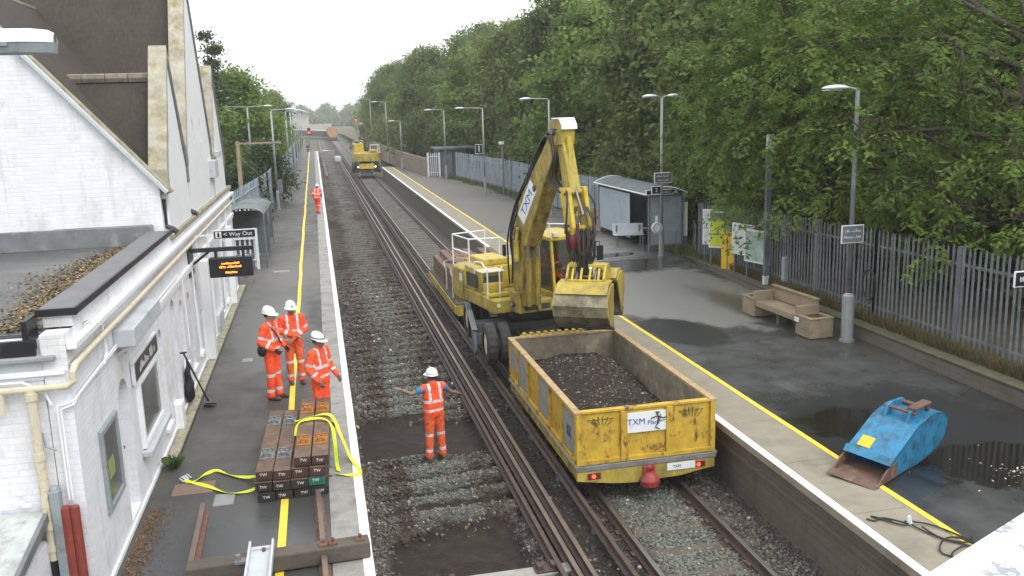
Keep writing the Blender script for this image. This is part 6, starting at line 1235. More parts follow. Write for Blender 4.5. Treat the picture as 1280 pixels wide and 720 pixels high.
# left curved shelters
def arc_shelter(x0,x1,y,label,h,dep=1.3):
    t=thing('cycle_shelter',label,'shelter',((x0+x1)/2,y,0)); w=(x1-x0)/2; g=MB(); n=12; vs=[]
    for yy in (0,dep): vs+=[(w*math.cos(PI*(1-i/n)),yy,h-.22+.26*math.sin(PI*i/n)) for i in range(n+1)]
    g.add(vs,[(i,i+1,n+1+i+1,n+1+i) for i in range(n)]); g.build('roof','polycarb',t)
    g=MB(); 
    for yy in (0,dep): g.tube([(w*math.cos(PI*(1-i/n)),yy,h-.21+.26*math.sin(PI*i/n)) for i in range(n+1)],.025,6)
    for xx in (-w,w):
        g.tube([(xx,0,h-.2),(xx,dep,h-.2)],.025,6)
        for yy in (0,dep): g.tube([(xx,yy,0),(xx,yy,h-.2)],.03,6)
    g.build('frame','galv',t); g=MB(); g.box(-w,-w+.015,.03,dep-.03,.25,h-.25); g.box(-w+.03,w-.03,dep-.015,dep,.25,h-.25); g.build('panel','polycarb',t); return t
arc_shelter(-3.35,-2.0,33.2,'curved-roof shelter just past the end of the station building, nearer one',2.15,2.2)
arc_shelter(-3.5,-2.05,37.2,'curved-roof shelter on the left platform, farther one beyond the first',1.95,2.6)
palisade([(-3.3,33.1),(-2.3,33.05)],0,1.5,'low white pale screen inside the nearer curved shelter','lamp_head',bay=1.1,name='pale_screen',cat='screen')
# ------------------------------------------------------------ passenger shelter on the right
t=thing('passenger_shelter','grey glazed passenger shelter with a curved translucent roof on the right platform','shelter',(12.7,33.8,0))
def S(g,n,m,par=None,**k): L=t.location; g.v=[(a-L.x,b-L.y,c-L.z) for a,b,c in g.v]; return g.build(n,m,par or t,**k)
xa,xb,ya,yb=11.95,13.25,31.2,37.2
g=MB()
for y in (ya,34.2,yb): g.box(xb-.04,xb+.04,y-.04,y+.04,0,2.15); 
for y in (ya,yb): g.box(xa-.04,xa+.04,y-.04,y+.04,0,2.1); g.box(xa,xb,y-.03,y+.03,2.05,2.13); g.box(xa,xb,y-.03,y+.03,.18,.26)
g.box(xa-.04,xa+.04,ya,yb,2.06,2.16); g.box(xb-.03,xb+.03,ya,yb,2.06,2.16); S(g,'frame','galv',bevel=.008)
g=MB(); g.box(xb-.01,xb+.01,ya+.05,yb-.05,.25,2.05); g.box(xa+.05,xb-.05,yb-.01,yb+.01,.25,2.05); g.box(xa+.05,xb-.05,ya-.01,ya+.01,.25,2.05); g.box(xa-.01,xa+.01,33.3,yb-.05,.25,2.0); S(g,'panel','galv_blue')
g=MB(); n=10; vs=[]
for yy in (ya-.15,yb+.15): vs+=[(xa-.2+(xb-xa+.35)*i/n,yy,2.16+.26*math.sin(PI*i/n)) for i in range(n+1)]
vs+=[(a,b,c-.03) for a,b,c in vs]; q=n+1; g.add(vs,[(i,i+1,q+i+1,q+i) for i in range(n)]+[(2*q+i,3*q+i,3*q+i+1,2*q+i+1) for i in range(n)]+[(i,2*q+i,2*q+i+1,i+1) for i in range(n)]); S(g,'roof','polycarb')
g=MB()
for yy in (ya-.15,yb+.15): g.tube([(xa-.2+(xb-xa+.35)*i/n,yy,2.16+.26*math.sin(PI*i/n)) for i in range(n+1)],.025,6)
g.tube([(xa-.2,ya-.15,2.16),(xa-.2,yb+.15,2.16)],.025,6); S(g,'roof_edge','lamp_head')
g=MB(); g.box(xa-.2,xa+.95,ya-.22,ya-.18,2.14,2.34); hb=S(g,'name_board','sign_white'); g=MB(); g.box(xa-.17,xa+.92,ya-.226,ya-.221,2.17,2.31); S(g,'board_face','sign_black',par=hb); glyphs(t,(xa+.37-12.7,ya-.2262-33.8,2.24),.8,.07,'sign_white',seed=5)
g=MB(); g.box(xb-.45,xb-.1,ya+.2,yb-.3,.42,.47); S(g,'bench_rail','galv')
t=thing('metal_bench','pale blue-grey perforated metal bench in front of the shelter','bench',(11.75,32.9,0),rad(-12))
g=MB(); g.box(-.6,.6,-.22,.22,.43,.47); g.build('seat','pale_grey',t,bevel=.015); g=MB(); g.bar((-.6,.26,.66),(.6,.26,.66),.03,.4,up=(0,.3,1)); g.build('backrest','pale_grey',t,bevel=.01)
for s in (-.45,.45): g=MB(); g.box(s-.03,s+.03,-.2,.25,0,.04); g.box(s-.03,s+.03,-.05,.02,0,.43); g.box(s-.03,s+.03,.2,.27,.4,.8); g.build('leg','galv',t)
def timber_bench(x,y,rz,label,L=2.6):
    t=thing('planter_bench',label,'bench',(x,y,0),rz)
    # long axis local y; front = -x
    for s,nm in ((-1,'near'),(1,'far')):
        y0=s*(L/2+.28); g=MB(); a,b,c,d=-.3,.3,y0-.3,y0+.3
        g.box(a,b,c,c+.05,.02,.46); g.box(a,b,d-.05,d,.02,.46); g.box(a,a+.05,c+.05,d-.05,.02,.46); g.box(b-.05,b,c+.05,d-.05,.02,.46); pb=g.build('planter_box','timber',t,bevel=.008)
        g=MB(); 
        g.box(a-.02,b+.02,c-.02,c+.09,.46,.5); g.box(a-.02,b+.02,d-.09,d+.02,.46,.5); g.box(a-.02,a+.09,c+.09,d-.09,.46,.5); g.box(b-.09,b+.02,c+.09,d-.09,.46,.5); g.build('planter_rim','timber',pb,bevel=.008)
        g=MB(); g.box(a+.05,b-.05,c+.05,d-.05,.02,.38); g.build('planting_soil','leaf_moss',pb)
    g=MB()
    for k in range(4): g.box(-.26+.125*k,-.26+.125*k+.115,-L/2,L/2,.4,.445)
    g.box(-.28,-.262,-L/2,L/2,.3,.44); g.build('seat','timber',t,bevel=.008)
    g=MB(); g.bar((.27,-L/2,.62),(.27,L/2,.62),.05,.32); g.box(.2,.32,-L/2-.02,L/2+.02,.78,.82); g.build('backrest','timber',t,bevel=.008)
    for s in (-1,1): g=MB(); yy=s*(L/2-.0); g.box(-.3,.28,yy-.06,yy+.06,.44,.68); g.build('armrest','timber',t,bevel=.01)
    g=MB(); g.box(-.335,-.325,-L/2-.16,-L/2+.02,.33,.44); g.build('plaque','sign_white',t)
    g=MB(); g.box(-.25,.25,-L/2+.02,L/2-.02,.02,.1) if 0 else g.box(-.2,.2,-.05,.05,.0,.4); g.build('support','timber_grey',t)
    return t
timber_bench(10.98,19.45,rad(3),'large timber bench with square planters at both ends beside the thick lamp base',1.9)
timber_bench(12.15,38.6,rad(3),'timber planter bench farther off, beyond the passenger shelter beside the fence',1.9)
# signs on the twin lamp
t=thing('direction_sign','dark direction sign with white border high on the twin lamp post','sign',(11.98,30.0,2.85)); g=MB(); g.box(-.33,.35,-.09,-.06,-.19,.19); g.build('board','sign_white',t,bevel=.004); g=MB(); g.box(-.3,.32,-.096,-.091,-.16,.16); g.build('face','galv_dark',t); glyphs(t,(0,-.0965,.07),.5,.08,'sign_white',seed=6); glyphs(t,(0,-.0965,-.07),.4,.07,'sign_white',seed=7)
t=thing('platform_number_sign','small black platform number 2 plate on the twin lamp post','sign',(11.75,30.0,2.42)); g=MB(); g.box(-.2,.16,-.09,-.06,-.14,.14); g.build('board','sign_white',t); g=MB(); g.box(-.18,.14,-.096,-.091,-.12,.12); g.build('face','sign_black',t); text('2',.2,'sign_white',t,(-.02,-.1,0),(PI/2,0,0))
t=thing('platform_number_sign','black platform number 1 plate on the lamp post by the blue-grey fence','sign',(10.3,57.1,2.95)); g=MB(); g.box(-.27,.2,-.05,-.02,-.3,.3); g.build('board','sign_white',t); g=MB(); g.box(-.25,.18,-.056,-.051,-.27,.27); g.build('face','sign_black',t); text('1',.55,'sign_white',t,(-.03,-.06,0),(PI/2,0,0))
t=thing('help_point','round white help point disc on the twin lamp post','help point',(11.85,29.95,1.08)); g=MB(); g.cyl((-.12,-.12,0),(-.12,-.06,0),.2,n=24); g.box(-.12-.04,-.12+.04,-.11,-.06,.15,.42); g.build('disc','sign_white',t,bevel=.006); g=MB(); g.tube([(-.12+.13*math.cos(a*PI/8),-.125,.16*math.sin(a*PI/8)) for a in range(17)],.012,5); g.build('ring','galv',t)
t=thing('handrail','low metal handrail beside the twin lamp post near the fence gap','handrail',(12.3,30.3,0)); g=MB(); g.tube([(-.55,1.0,0),(-.55,1.0,.9),(.35,0,.85),(.35,0,0)],.022,8); g.build('tube','galv',t)
t=thing('handrail','metal handrail across the dark gap in the palisade fence','handrail',(13.3,30.2,0)); g=MB(); g.tube([(-.2,-.6,1.05),(.4,.9,1.1)],.025,8); g.tube([(-.2,-.6,.5),(.4,.9,.55)],.025,8); g.tube([(-.2,-.6,0),(-.2,-.6,1.05)],.025,8); g.tube([(.4,.9,0),(.4,.9,1.1)],.025,8); g.build('tube','galv_dark',t)
def board(x,y,z0,z1,w,rz,label,face,frame='sign_white',band=None,post=False,name='poster_board',txt=None):
    t=thing(name,label,'poster',(x,y,0),rz); g=MB(); g.box(-w/2,w/2,-.03,.03,z0,z1); g.build('frame',frame,t,bevel=.006); g=MB(); g.box(-w/2+.05,w/2-.05,-.036,-.031,z0+.05,z1-.05); g.build('poster',face,t)
    if band: g=MB(); g.box(-w/2+.05,w/2-.05,-.04,-.037,z1-.3,z1-.05); g.build('header',band,t)
    if post:
        g=MB(); 
        for s in (-1,1): g.box(s*(w/2-.05)-.025,s*(w/2-.05)+.025,.031,.07,0,z1-.05)
        g.build('post','galv_dark',t)
    return t
fr=rad(-83)
tb=board(12.80,26.95,.7,1.92,.8,rad(-50),'yellow timetable poster with dark header in a white frame on the palisade fence','poster_yellow',band='galv_dark',post=True); glyphs(tb,(0,-.0405,1.68),.6,.09,'sign_white',seed=8); g=MB(); g.box(-.43,.43,-.041,-.037,1.14,1.17); g.build('rule','galv_dark',tb)
board(12.84,27.75,.7,1.9,.6,rad(-50),'plain pale notice board edge-on just left of the yellow timetable','poster_pale',post=True)
board(13.15,31.45,.5,1.78,.8,rad(-25),'white framed notice board right of the passenger shelter by the fence gap','poster_pale',post=True)
board(12.62,24.95,.78,1.75,1.0,rad(-76),'pale poster board half hidden by hanging leaves, left of a pair','poster_pale',post=True)
board(12.5,23.85,.72,1.7,1.05,rad(-76),'greenish poster board half hidden by hanging leaves, right of a pair','poster_green',post=True)
t=thing('yellow_cabinet','tall slim yellow cabinet with rounded top in front of the palisade fence','cabinet',(12.74,26.1,0),rad(-60)); g=MB(); g.prism([(-.24,.05),(.24,.05),(.24,1.15),(.17,1.33),(.0,1.38),(-.17,1.33),(-.24,1.15)],'y',-.15,.15); g.build('body','bin_yellow',t,bevel=.02); g=MB(); g.box(-.02,.02,-.158,-.15,.1,1.2); g.build('door_seam','galv_dark',t); g=MB(); g.box(.241,.25,-.14,.14,.08,1.2); g.box(-.2,.2,-.12,.12,0,.05); g.build('side_panel','timber_grey',t)
t=thing('sign_post','dark blue post with pale foot behind the timber bench under the leaves','post',(12.35,23.,0)); g=MB(); g.box(-.07,.07,-.05,.05,.5,4.3); g.build('pole','galv_dark',t); g=MB(); g.box(-.075,.075,-.055,.055,0,.5); g.build('foot','lamp_head',t); g=MB(); g.box(-.1,.1,-.1,.0,4.1,4.5); g.build('camera','lamp_head',t,bevel=.02)
t=thing('loudspeaker_cabinet','slim grey cabinet just right of the dark blue post','cabinet',(12.55,22.3,.35)); g=MB(); g.box(-.07,.07,-.09,.09,0,.8); g.build('body','grey_paint',t,bevel=.02)
t=thing('direction_sign','dark sign with white border on the lamp post beside the timber bench','sign',(11.42,17.5,2.48)); g=MB(); g.box(-.28,.26,-.09,-.06,-.2,.2); g.build('board','sign_white',t,bevel=.004); g=MB(); g.box(-.26,.24,-.096,-.091,-.18,.18); g.build('face','galv_dark',t); glyphs(t,(-.01,-.0965,.08),.38,.07,'sign_white',seed=9); glyphs(t,(-.01,-.0965,-.06),.42,.06,'sign_white',seed=10)
t=thing('station_sign','dark name sign with white border at the right edge of the picture','sign',(11.85,12.85,2.28)); g=MB(); g.box(-.33,.4,-.05,-.02,-.14,.14); g.build('board','sign_white',t,bevel=.004); g=MB(); g.box(-.31,.38,-.056,-.051,-.12,.12); g.build('face','sign_black',t); glyphs(t,(.05,-.0565,0),.55,.09,'sign_white',seed=11); g=MB(); g.cyl((.3,.02,-2.28),(.3,.02,.3),.05); g.build('post','lamp_grey',t)
for x,y in ((11.55,17.9),): 
    t=thing('cable_loop','black cable loop hanging on the fence left of the thick lamp base','cable',(12.2,17.9,1.2)); g=MB(); g.tube([(0,.25*math.sin(a*PI/8),.35*math.cos(a*PI/8)) for a in range(17)],.025,6); g.build('loop','hose',t)
# ------------------------------------------------------------ blue digger bucket
t=thing('digger_bucket','blue excavator bucket with rusty worn lip lying on the wet right platform','bucket',(7.25,10.75,0.02)); ang=math.atan2(1.05,1.75); 
bd=Vector((math.cos(ang),math.sin(ang),0)); bn=Vector((-bd.y,bd.x,0)); Wd=.34
def bk(g,poly,n0,n1): 
    k=len(poly); g.add([bd*u+bn*n0+Vector((0,0,z)) for u,z in poly]+[bd*u+bn*n1+Vector((0,0,z)) for u,z in poly],[tuple(range(k))[::-1],tuple(range(k,2*k))]+[(i,(i+1)%k,k+(i+1)%k,k+i) for i in range(k)])
outer=[(.0,.0),(.5,.0),(1.1,-.02),(1.45,.02),(1.7,.12),(1.86,.28),(1.93,.48),(1.9,.68),(1.78,.84),(1.6,.93),(1.38,.95),(1.,.86),(.3,.34)]
inn=[(.32,.3),(1.02,.82),(1.38,.91),(1.58,.89),(1.75,.81),(1.86,.67),(1.89,.48),(1.82,.3),(1.67,.16),(1.44,.06),(1.1,.02),(.5,.03),(.0,.025)]
g=MB(); bk(g,outer[1:]+inn[:-1],-Wd,Wd); g.build('shell','blue_paint',t,bevel=.006)
g=MB(); bk(g,[(0,-.005),(.5,-.005),(.5,.035),(0,.03)],-Wd-.01,Wd+.01); bk(g,[(-.12,-.005),(.02,-.01),(.02,.045),(-.12,.01)],-Wd-.02,Wd+.02); bk(g,[(.0,.03),(.5,.03),(.48,.36),(.2,.24)],-Wd-.012,-Wd+.014); bk(g,[(.0,.03),(.5,.03),(.48,.36),(.2,.24)],Wd-.014,Wd+.012); g.build('worn_lip','bucket_rust',t,bevel=.006)
for s in (-1,1): g=MB(); bk(g,[(.48,.0),(1.1,-.02),(1.45,.02),(1.7,.12),(1.86,.28),(1.93,.48),(1.9,.68),(1.78,.84),(1.6,.93),(1.38,.95),(1.0,.86),(.4,.42),(.46,.3)],s*Wd-(.012 if s>0 else -.0),s*Wd+(.0 if s>0 else .012)); g.build('side_plate','blue_paint',t)
g=MB(); bk(g,[(.26,.33),(.32,.3),(.4,.42),(.34,.44)],-Wd-.015,Wd+.015); g.build('stiffener','blue_paint',t,bevel=.006)
for s in (-.17,.17): g=MB(); bk(g,[(.98,.83),(1.05,1.08),(1.2,1.12),(1.5,1.08),(1.62,.95),(1.66,.8)],s-.02,s+.02); g.build('hitch_ear','blue_paint',t,bevel=.006)
g=MB()
for u,z in ((1.12,1.04),(1.5,1.0)): g.cyl(bd*u+bn*-.24+Vector((0,0,z)),bd*u+bn*.24+Vector((0,0,z)),.04,n=12)
g.build('hitch_pin','bucket_rust',t); g=MB(); bk(g,[(1.1,1.1),(1.54,1.08),(1.56,1.14),(1.1,1.15)],-.24,-.1); g.build('hitch_bar','bucket_rust',t,bevel=.01)
g=MB(); bk(g,[(.42,.445),(.43,.43),(.6,.57),(.59,.585)],.05,.24); g.build('yellow_patch','bin_yellow',t)
t.scale=(1.04,1.04,.72); t.rotation_euler=(rad(4),rad(0),rad(-4))
t.location.z=.03
# sling and cable on the right platform
t=thing('lifting_sling','loose black wire sling coiled on the right platform edge with a white tag','sling',(7.1,9.1,.012)); r=random.Random(12); g=MB()
def loop(pts,rr=.011):
    Q_=[Vector(p) for p in pts]; S_=[]
    for i in range(len(Q_)-1):
        A,Bq,Cq,Dq=Q_[max(i-1,0)],Q_[i],Q_[i+1],Q_[min(i+2,len(Q_)-1)]
        for u in range(6): tt=u/6; S_.append(.5*((2*Bq)+(Cq-A)*tt+(2*A-5*Bq+4*Cq-Dq)*tt*tt+(3*Bq-A-3*Cq+Dq)*tt**3))
    S_.append(Q_[-1]); g.tube(S_,rr,6)
loop([(-.15,.35,.01),(-.32,.55,.01),(-.1,.2,.02),(.0,.28,.02),(.05,.0,.015),(.2,-.3,.01),(.35,-.55,.02),(.2,-.8,.01),(-.1,-.55,.01),(.1,-.3,.03),(.35,-.25,.01),(.42,-.55,.01),(.3,-.75,.02)]); loop([(0,.28,.03),(.25,.1,.02),(.42,-.3,.01),(.45,-.7,.015),(.3,-.95,.02),(.05,-.9,.01),(-.05,-.65,.02),(.2,-.5,.03),(.45,-.5,.01)]); loop([(-.02,.2,.03),(-.2,.45,.015),(-.35,.42,.01),(-.42,.5,.01)]); loop([(.1,.1,.02),(.12,-.25,.03),(.35,-.4,.02),(.5,-.3,.01)])
g.build('wire','hose',t,smooth=True); g=MB(); g.ell((.0,.22,.07),.035,.03,.07,8,6); g.tube([(0,.22,.1),(.02,.2,.02)],.02,6); g.build('shackle','bag_white',t)
n=70; a=R0.random(n)*2*PI; rr_=np.abs(R0.normal(0,1,n)); P1=np.stack([9.6+.7*rr_*np.cos(a),10.4+.5*rr_*np.sin(a),np.full(n,.004)],1); leaves_flat('leaf_litter',P1,['stone_white','leaf_tan'],.008,.02,'pale leaves and petals stuck in the puddle behind the blue bucket','leaves')
# ------------------------------------------------------------ footbridge parapet at the lower right corner
t=thing('footbridge_parapet','white painted footbridge parapet with peeling paint at the lower right corner','parapet',(2.2,1.6,0))
m,nt,b=newmat('peeling'); co=pos(nt,True); f1=noise(nt,co,5,5,.65); f=ramp(nt,mth(nt,'ADD',f1,mth(nt,'MULTIPLY',noise(nt,co,30,3,.6),.12)),[(.64,0.),(.65,1.)]); e=ramp(nt,f1,[(.57,0.),(.6,.25)]); c=mixc(nt,e,(.83,.84,.84),(.6,.62,.64)); c=mixc(nt,f,c,(.3,.32,.37)); nt.links.new(c,b.inputs['Base Color']); b.inputs['Roughness'].default_value=.5; bump(nt,b,mth(nt,'SUBTRACT',1.,f),.6,.004); M['peeling']=m
d=Vector((.394,.182,0)).normalized(); nrm=Vector((d.y,-d.x,0)); p0=Vector((1.073,1.367,0))-d*1.6
def slabp(g,a,b_,w0,w1,z0,z1):
    q=[a+nrm*w0,b_+nrm*w0,b_+nrm*w1,a+nrm*w1]; g.add([(v.x,v.y,z0) for v in q]+[(v.x,v.y,z1) for v in q],[(3,2,1,0),(4,5,6,7),(0,1,5,4),(1,2,6,5),(2,3,7,6),(3,0,4,7)])
g=MB(); slabp(g,p0+d*1.35,p0+d*6,0,.34,4.44,4.5); g.build('capping','peeling',t,w=True,bevel=.008)
g=MB(); slabp(g,p0+d*1.38,p0+d*6,.04,.3,0.0,4.44); g.build('panel','white_paint',t,w=True)
# ------------------------------------------------------------ far railway things
def signal(x,y,h,label,zz=-1.0):
    t=thing('railway_signal',label,'signal',(x,y,zz)); g=MB(); g.cyl((0,0,0),(0,0,h),.09,.07,8); g.build('post','galv_dark',t); g=MB(); g.box(-.25,.25,-.12,.12,h-.1,h+1.0); g.build('head','black',t,bevel=.03); g=MB(); g.cyl((0,-.13,h+.25),(0,-.2,h+.25),.17,n=12); g.build('lens','lamp_red',t)
signal(-.8,150,2.6,'railway signal showing red at the far end of the left platform',-.2); signal(10.6,235,4.6,'railway signal showing red on the right beyond the distant excavator')
t=thing('engineering_train','distant train of dark wagons with a rusty orange end curving away to the left','train',(4.5,232,-1.0))
g=MB(); g.cyl((0,0,1.9),(0,14,1.9),1.35,n=20); g.build('tank_body','train_dark',t); g=MB(); g.cyl((0,-.08,1.95),(0,-.0,1.95),1.3,n=20); g.build('end_panel','train_orange',t); g=MB(); g.box(-1.2,1.2,-.4,14,.2,.75); g.build('frame','train_dark',t)
for i in range(6):
    y0=15+i*13; x0=-((i+1)**1.8)*1.0; x1=-((i+2)**1.8)*1.0; g=MB(); A=Vector((x0,y0,0)); Bv=Vector((x1,y0+12.4,0)); g.bar(A+Vector((0,0,1.35)),Bv+Vector((0,0,1.35)),2.6,1.5); g.build('wagon','train_dark',t); g=MB(); g.bar(A+Vector((0,0,2.2)),Bv+Vector((0,0,2.2)),2.3,.25); g.build('wagon_top','train_top',t)
t=thing('far_building','pale flat building on the skyline beyond the end of the line','building',(-6,420,-1)); g=MB(); g.box(-5,4,0,12,2.2,6.2); g.box(-9,14,-.5,12,0,2.2) ; g.build('wall','beige',t); g=MB(); g.box(-5.3,4.3,-.4,12.4,6.2,6.5); g.build('roof','train_top',t)
t=thing('trackside_bag','white bulk bag standing between the far tracks','bag',(3.,128,-1.1)); g=MB(); g.box(-.45,.45,-.45,.45,0,.8); g.build('sack','bag_white',t,bevel=.15)
t=thing('trackside_bag','white bulk bag lying near the end of the left platform','bag',(1.6,148,-1.1)); g=MB(); g.box(-.6,.6,-.45,.45,0,.9); g.build('sack','bag_white',t,bevel=.2)
person((-1.1,139,0),rad(20),'distant dark figure standing at the far end of the left platform',jacket='dark_cloth',trou='dark_cloth',hatcol='black')
# hills on the skyline
g=MB(); xs=[-3000+150*i for i in range(41)]
for (yy,a_,s_) in ((2600,26,3),(3600,40,11)):
    pts=[(x,yy,-2) for x in xs]+[(x,yy+500,a_*(.5+.5*float(fbm(np.array(x/700.+5),np.array(s_*1.),s_)))) for x in xs]; k=len(xs); g.add(pts,[(i,i+1,k+i+1,k+i) for i in range(k-1)])
tag(g.build('hills','earth'),kind='structure')
# ------------------------------------------------------------ trees
def leafmat(name,stops,tr=.3):
    m,nt,b=newmat(name); a=nt.nodes.new('ShaderNodeAttribute'); a.attribute_name='var'; oi=nt.nodes.new('ShaderNodeObjectInfo')
    v=mth(nt,'ADD',a.outputs['Fac'],mth(nt,'MULTIPLY',mth(nt,'SUBTRACT',oi.outputs['Random'],.5),.22)); c=ramp(nt,v,stops); nt.links.new(c,b.inputs['Base Color']); b.inputs['Roughness'].default_value=.55; b.inputs['Specular IOR Level'].default_value=.25
    t=nt.nodes.new('ShaderNodeBsdfTranslucent'); nt.links.new(c,t.inputs[0]); mx=nt.nodes.new('ShaderNodeMixShader'); mx.inputs[0].default_value=tr; nt.links.new(b.outputs[0],mx.inputs[1]); nt.links.new(t.outputs[0],mx.inputs[2]); nt.links.new(mx.outputs[0],nt.nodes['Material Output'].inputs[0]); M[name]=m
leafmat('leaf_ash',[(.0,(.08,.125,.025)),(.35,(.14,.215,.042)),(.65,(.2,.29,.062)),(1.,(.28,.37,.1))],.45)
leafmat('leaf_broad',[(.0,(.06,.092,.026)),(.35,(.115,.165,.044)),(.7,(.18,.235,.064)),(.93,(.24,.28,.09)),(1.,(.22,.13,.07))],.42)
leafmat('leaf_ivy',[(.0,(.03,.055,.02)),(.5,(.065,.105,.035)),(1.,(.12,.17,.06))],.35)
def branches(g,lobes,H,r,trunkx=0.,seed=0,zb=1.5):
    r_=random.Random(seed); top=Vector((trunkx+r_.uniform(-.4,.4),r_.uniform(-.4,.4),H*.82)); n=7; P_=[Vector((0,0,-.3))]
    for i in range(1,n+1): t=i/n; P_.append(Vector((top.x*t+r_.uniform(-.15,.15),top.y*t+r_.uniform(-.15,.15),top.z*t)))
    g.tube(P_,[r*(1-.8*i/n) for i in range(n+1)],9)
    for (c,R_) in lobes:
        c=Vector(c); zs=max(zb*.8,min(top.z*.9,c.z-.45*math.hypot(c.x,c.y))); t=max(.05,zs/top.z); a=P_[min(n,int(t*n))].lerp(P_[min(n,int(t*n)+1)],t*n-int(t*n))
        m1=a.lerp(c,.35)+Vector((r_.uniform(-.25,.25),r_.uniform(-.25,.25),r_.uniform(.1,.5))); m2=a.lerp(c,.7)+Vector((r_.uniform(-.3,.3),r_.uniform(-.3,.3),r_.uniform(0,.4)))
        rr=r*.32; g.tube([a,m1,m2,c],[rr,rr*.7,rr*.45,rr*.15],6)
        for k in range(5):
            e=c+Vector((r_.gauss(0,1),r_.gauss(0,1),r_.gauss(0,.7))).normalized()*R_*.95; s=m2.lerp(c,r_.random()); g.tube([s,s.lerp(e,.5)+Vector((0,0,r_.uniform(-.1,.3))),e],[rr*.3,rr*.2,.008],5)
def crownV(lobes,style,seed,dens=1.,ls=.1):
    g=np.random.default_rng(seed); C=[];VR=[];OUT=[]
    for (c,R_) in lobes:
        k=int(dens*34*R_**2)+6; d=g.normal(0,1,(k,3)); d/=np.linalg.norm(d,axis=1)[:,None]; rr=R_*(g.random((k,1))**.45); rr*= (1+.22*np.sin(d[:,0:1]*5+seed)+.2*np.sin(d[:,2:3]*7+seed*2)); d[:,2]*=.8
        C.append(np.array(c)+d*rr); OUT.append(d); VR.append(np.full(k,g.normal(0,.13)))
    C=np.concatenate(C); OUT=np.concatenate(OUT); VR=np.concatenate(VR)+g.normal(0,.1,len(C)); n=len(C)
    if style=='ash':
        m=22; a=g.random(n)*2*PI; out=OUT+np.stack([np.cos(a),np.sin(a),0*a],1)*.8; out[:,2]-=.35; out/=np.linalg.norm(out,axis=1)[:,None]; L=g.uniform(.35,.8,n)
        t=(np.arange(m)//2+1)/(m/2); sgn=np.where(np.arange(m)%2,1,-1)
        side=np.cross(out,[0,0,1.]); side/=np.linalg.norm(side,axis=1)[:,None]+1e-6; up=np.cross(side,out)
        base=C[:,None]+out[:,None]*(t[None,:,None]*L[:,None,None])+np.array([0,0,-1.])*(.22*(t**2)[None,:,None]*L[:,None,None])+g.normal(0,.05,(n,m,3))
        ld=side[:,None]*sgn[None,:,None]+out[:,None]*.55+np.array([0,0,-.25])+g.normal(0,.28,(n,m,3)); ld/=np.linalg.norm(ld,axis=2)[:,:,None]
        ll=ls*1.25*g.uniform(.6,1.2,(n,m,1)); wv=np.cross(ld,up[:,None]+g.normal(0,.35,(n,m,3))); wv/=np.linalg.norm(wv,axis=2)[:,:,None]; wv*=ll*.2
        P0=base;P1=base+ld*ll*.5+wv;P2=base+ld*ll;P3=base+ld*ll*.5-wv
    else:
        m=int(16*(.13/ls)**1.2)+5; cr=.36*(1 if style!='ivy' else .7); base=C[:,None]+g.normal(0,1,(n,m,3))*cr*np.array([1,1,.6]); nn=g.normal(0,1,(n,m,3)); nn[:,:,2]+=1.1; nn+=OUT[:,None]*.8; nn/=np.linalg.norm(nn,axis=2)[:,:,None]
        u=np.cross(nn,g.normal(0,1,(n,m,3))); u/=np.linalg.norm(u,axis=2)[:,:,None]; v=np.cross(nn,u); s=ls*g.uniform(.55,1.25,(n,m,1))
        P0=base-u*s;P1=base+v*s*.62;P2=base+u*s;P3=base-v*s*.62
    V=np.stack([P0,P1,P2,P3],2).reshape(-1,3); F=np.arange(len(V)).reshape(-1,4); var=(.42+VR[:,None]+g.normal(0,.09,(n,m))).ravel()
    return V,F,np.clip(var,0,1)
def tree(name,label,loc,H,R,seed,style,mat_,dens=1.,ls=.1,nl=13,zb=1.,lobes=None,grp=None,tr=.2,squash=1.,col=False,extra=()):
    r_=random.Random(seed); L=[]
    if lobes: L=lobes
    else:
        for i in range(nl):
            t=(i+.5)/nl; z=zb+R*.25+(H-zb-R*.35)*t; w=math.sin(min(1,(t*.92+.12))*PI)**.6*(R*.62); a=i*2.4+r_.uniform(-.5,.5); rr=R*r_.uniform(.36,.52)*(1.-.3*t)
            L.append(((math.cos(a)*w,math.sin(a)*w*squash,z),rr))
        L.append(((0,0,H-R*.33),R*.38)); L.append(((0,0,H*.55),R*.5))
    L=list(L)+[((a-loc[0],b-loc[1],c-loc[2]),q) for (a,b,c,q) in extra]
    root=thing(name,label,'tree',loc,0,grp)
    g=MB(); branches(g,L,H,tr,0,seed,zb+.6); g.build('trunk','bark',root,smooth=True)
    V,F,var=crownV(L,style,seed,dens,ls); npmesh('crown',V,F,mat_,root,attr={'var':('FACE',var)})
    return root
TR=[]
near1=tree('ash_tree','large light green ash tree hanging over the palisade fence and poster boards',(15.2,24.5,.6),11.5,4.6,3,'ash','leaf_ash',dens=1.2,ls=.135,zb=.6,nl=20,tr=.2,extra=[(12.6,28.6,3.4,.8),(12.5,27.6,4.4,1.4),(12.4,26.5,6.6,1.6),(12.2,23.9,2.4,.95),(12.4,24.6,3.9,1.35),(12.2,21.7,3.0,.8),(12.1,21.6,4.9,1.4),(12.5,19.7,3.2,.8),(12.3,24,6.3,1.6),(12.3,20.2,6.6,1.5)])
lob=[((-2.6,3.4,6.),2.2),((-3.4,1.,7.6),1.9),((-1.2,-2.2,3.2),1.7),((-1.6,.8,2.6),1.8),((.8,2.8,3.2),1.9),((0,-3.8,3.6),1.6),((2.2,0,5),2.),((-1,3.6,9.3),2.),((1.5,3.0,7.6),2.),((-2.4,-.9,4.9),1.5),((.6,-2.6,1.8),1.5),((3,3,9),2.),((2.,-3.5,6.2),1.6),((-.3,.5,10.),1.8),((2.5,1,2),1.8),((-2.2,5.8,3.4),1.9),((-3.2,6.5,5.2),1.7)]
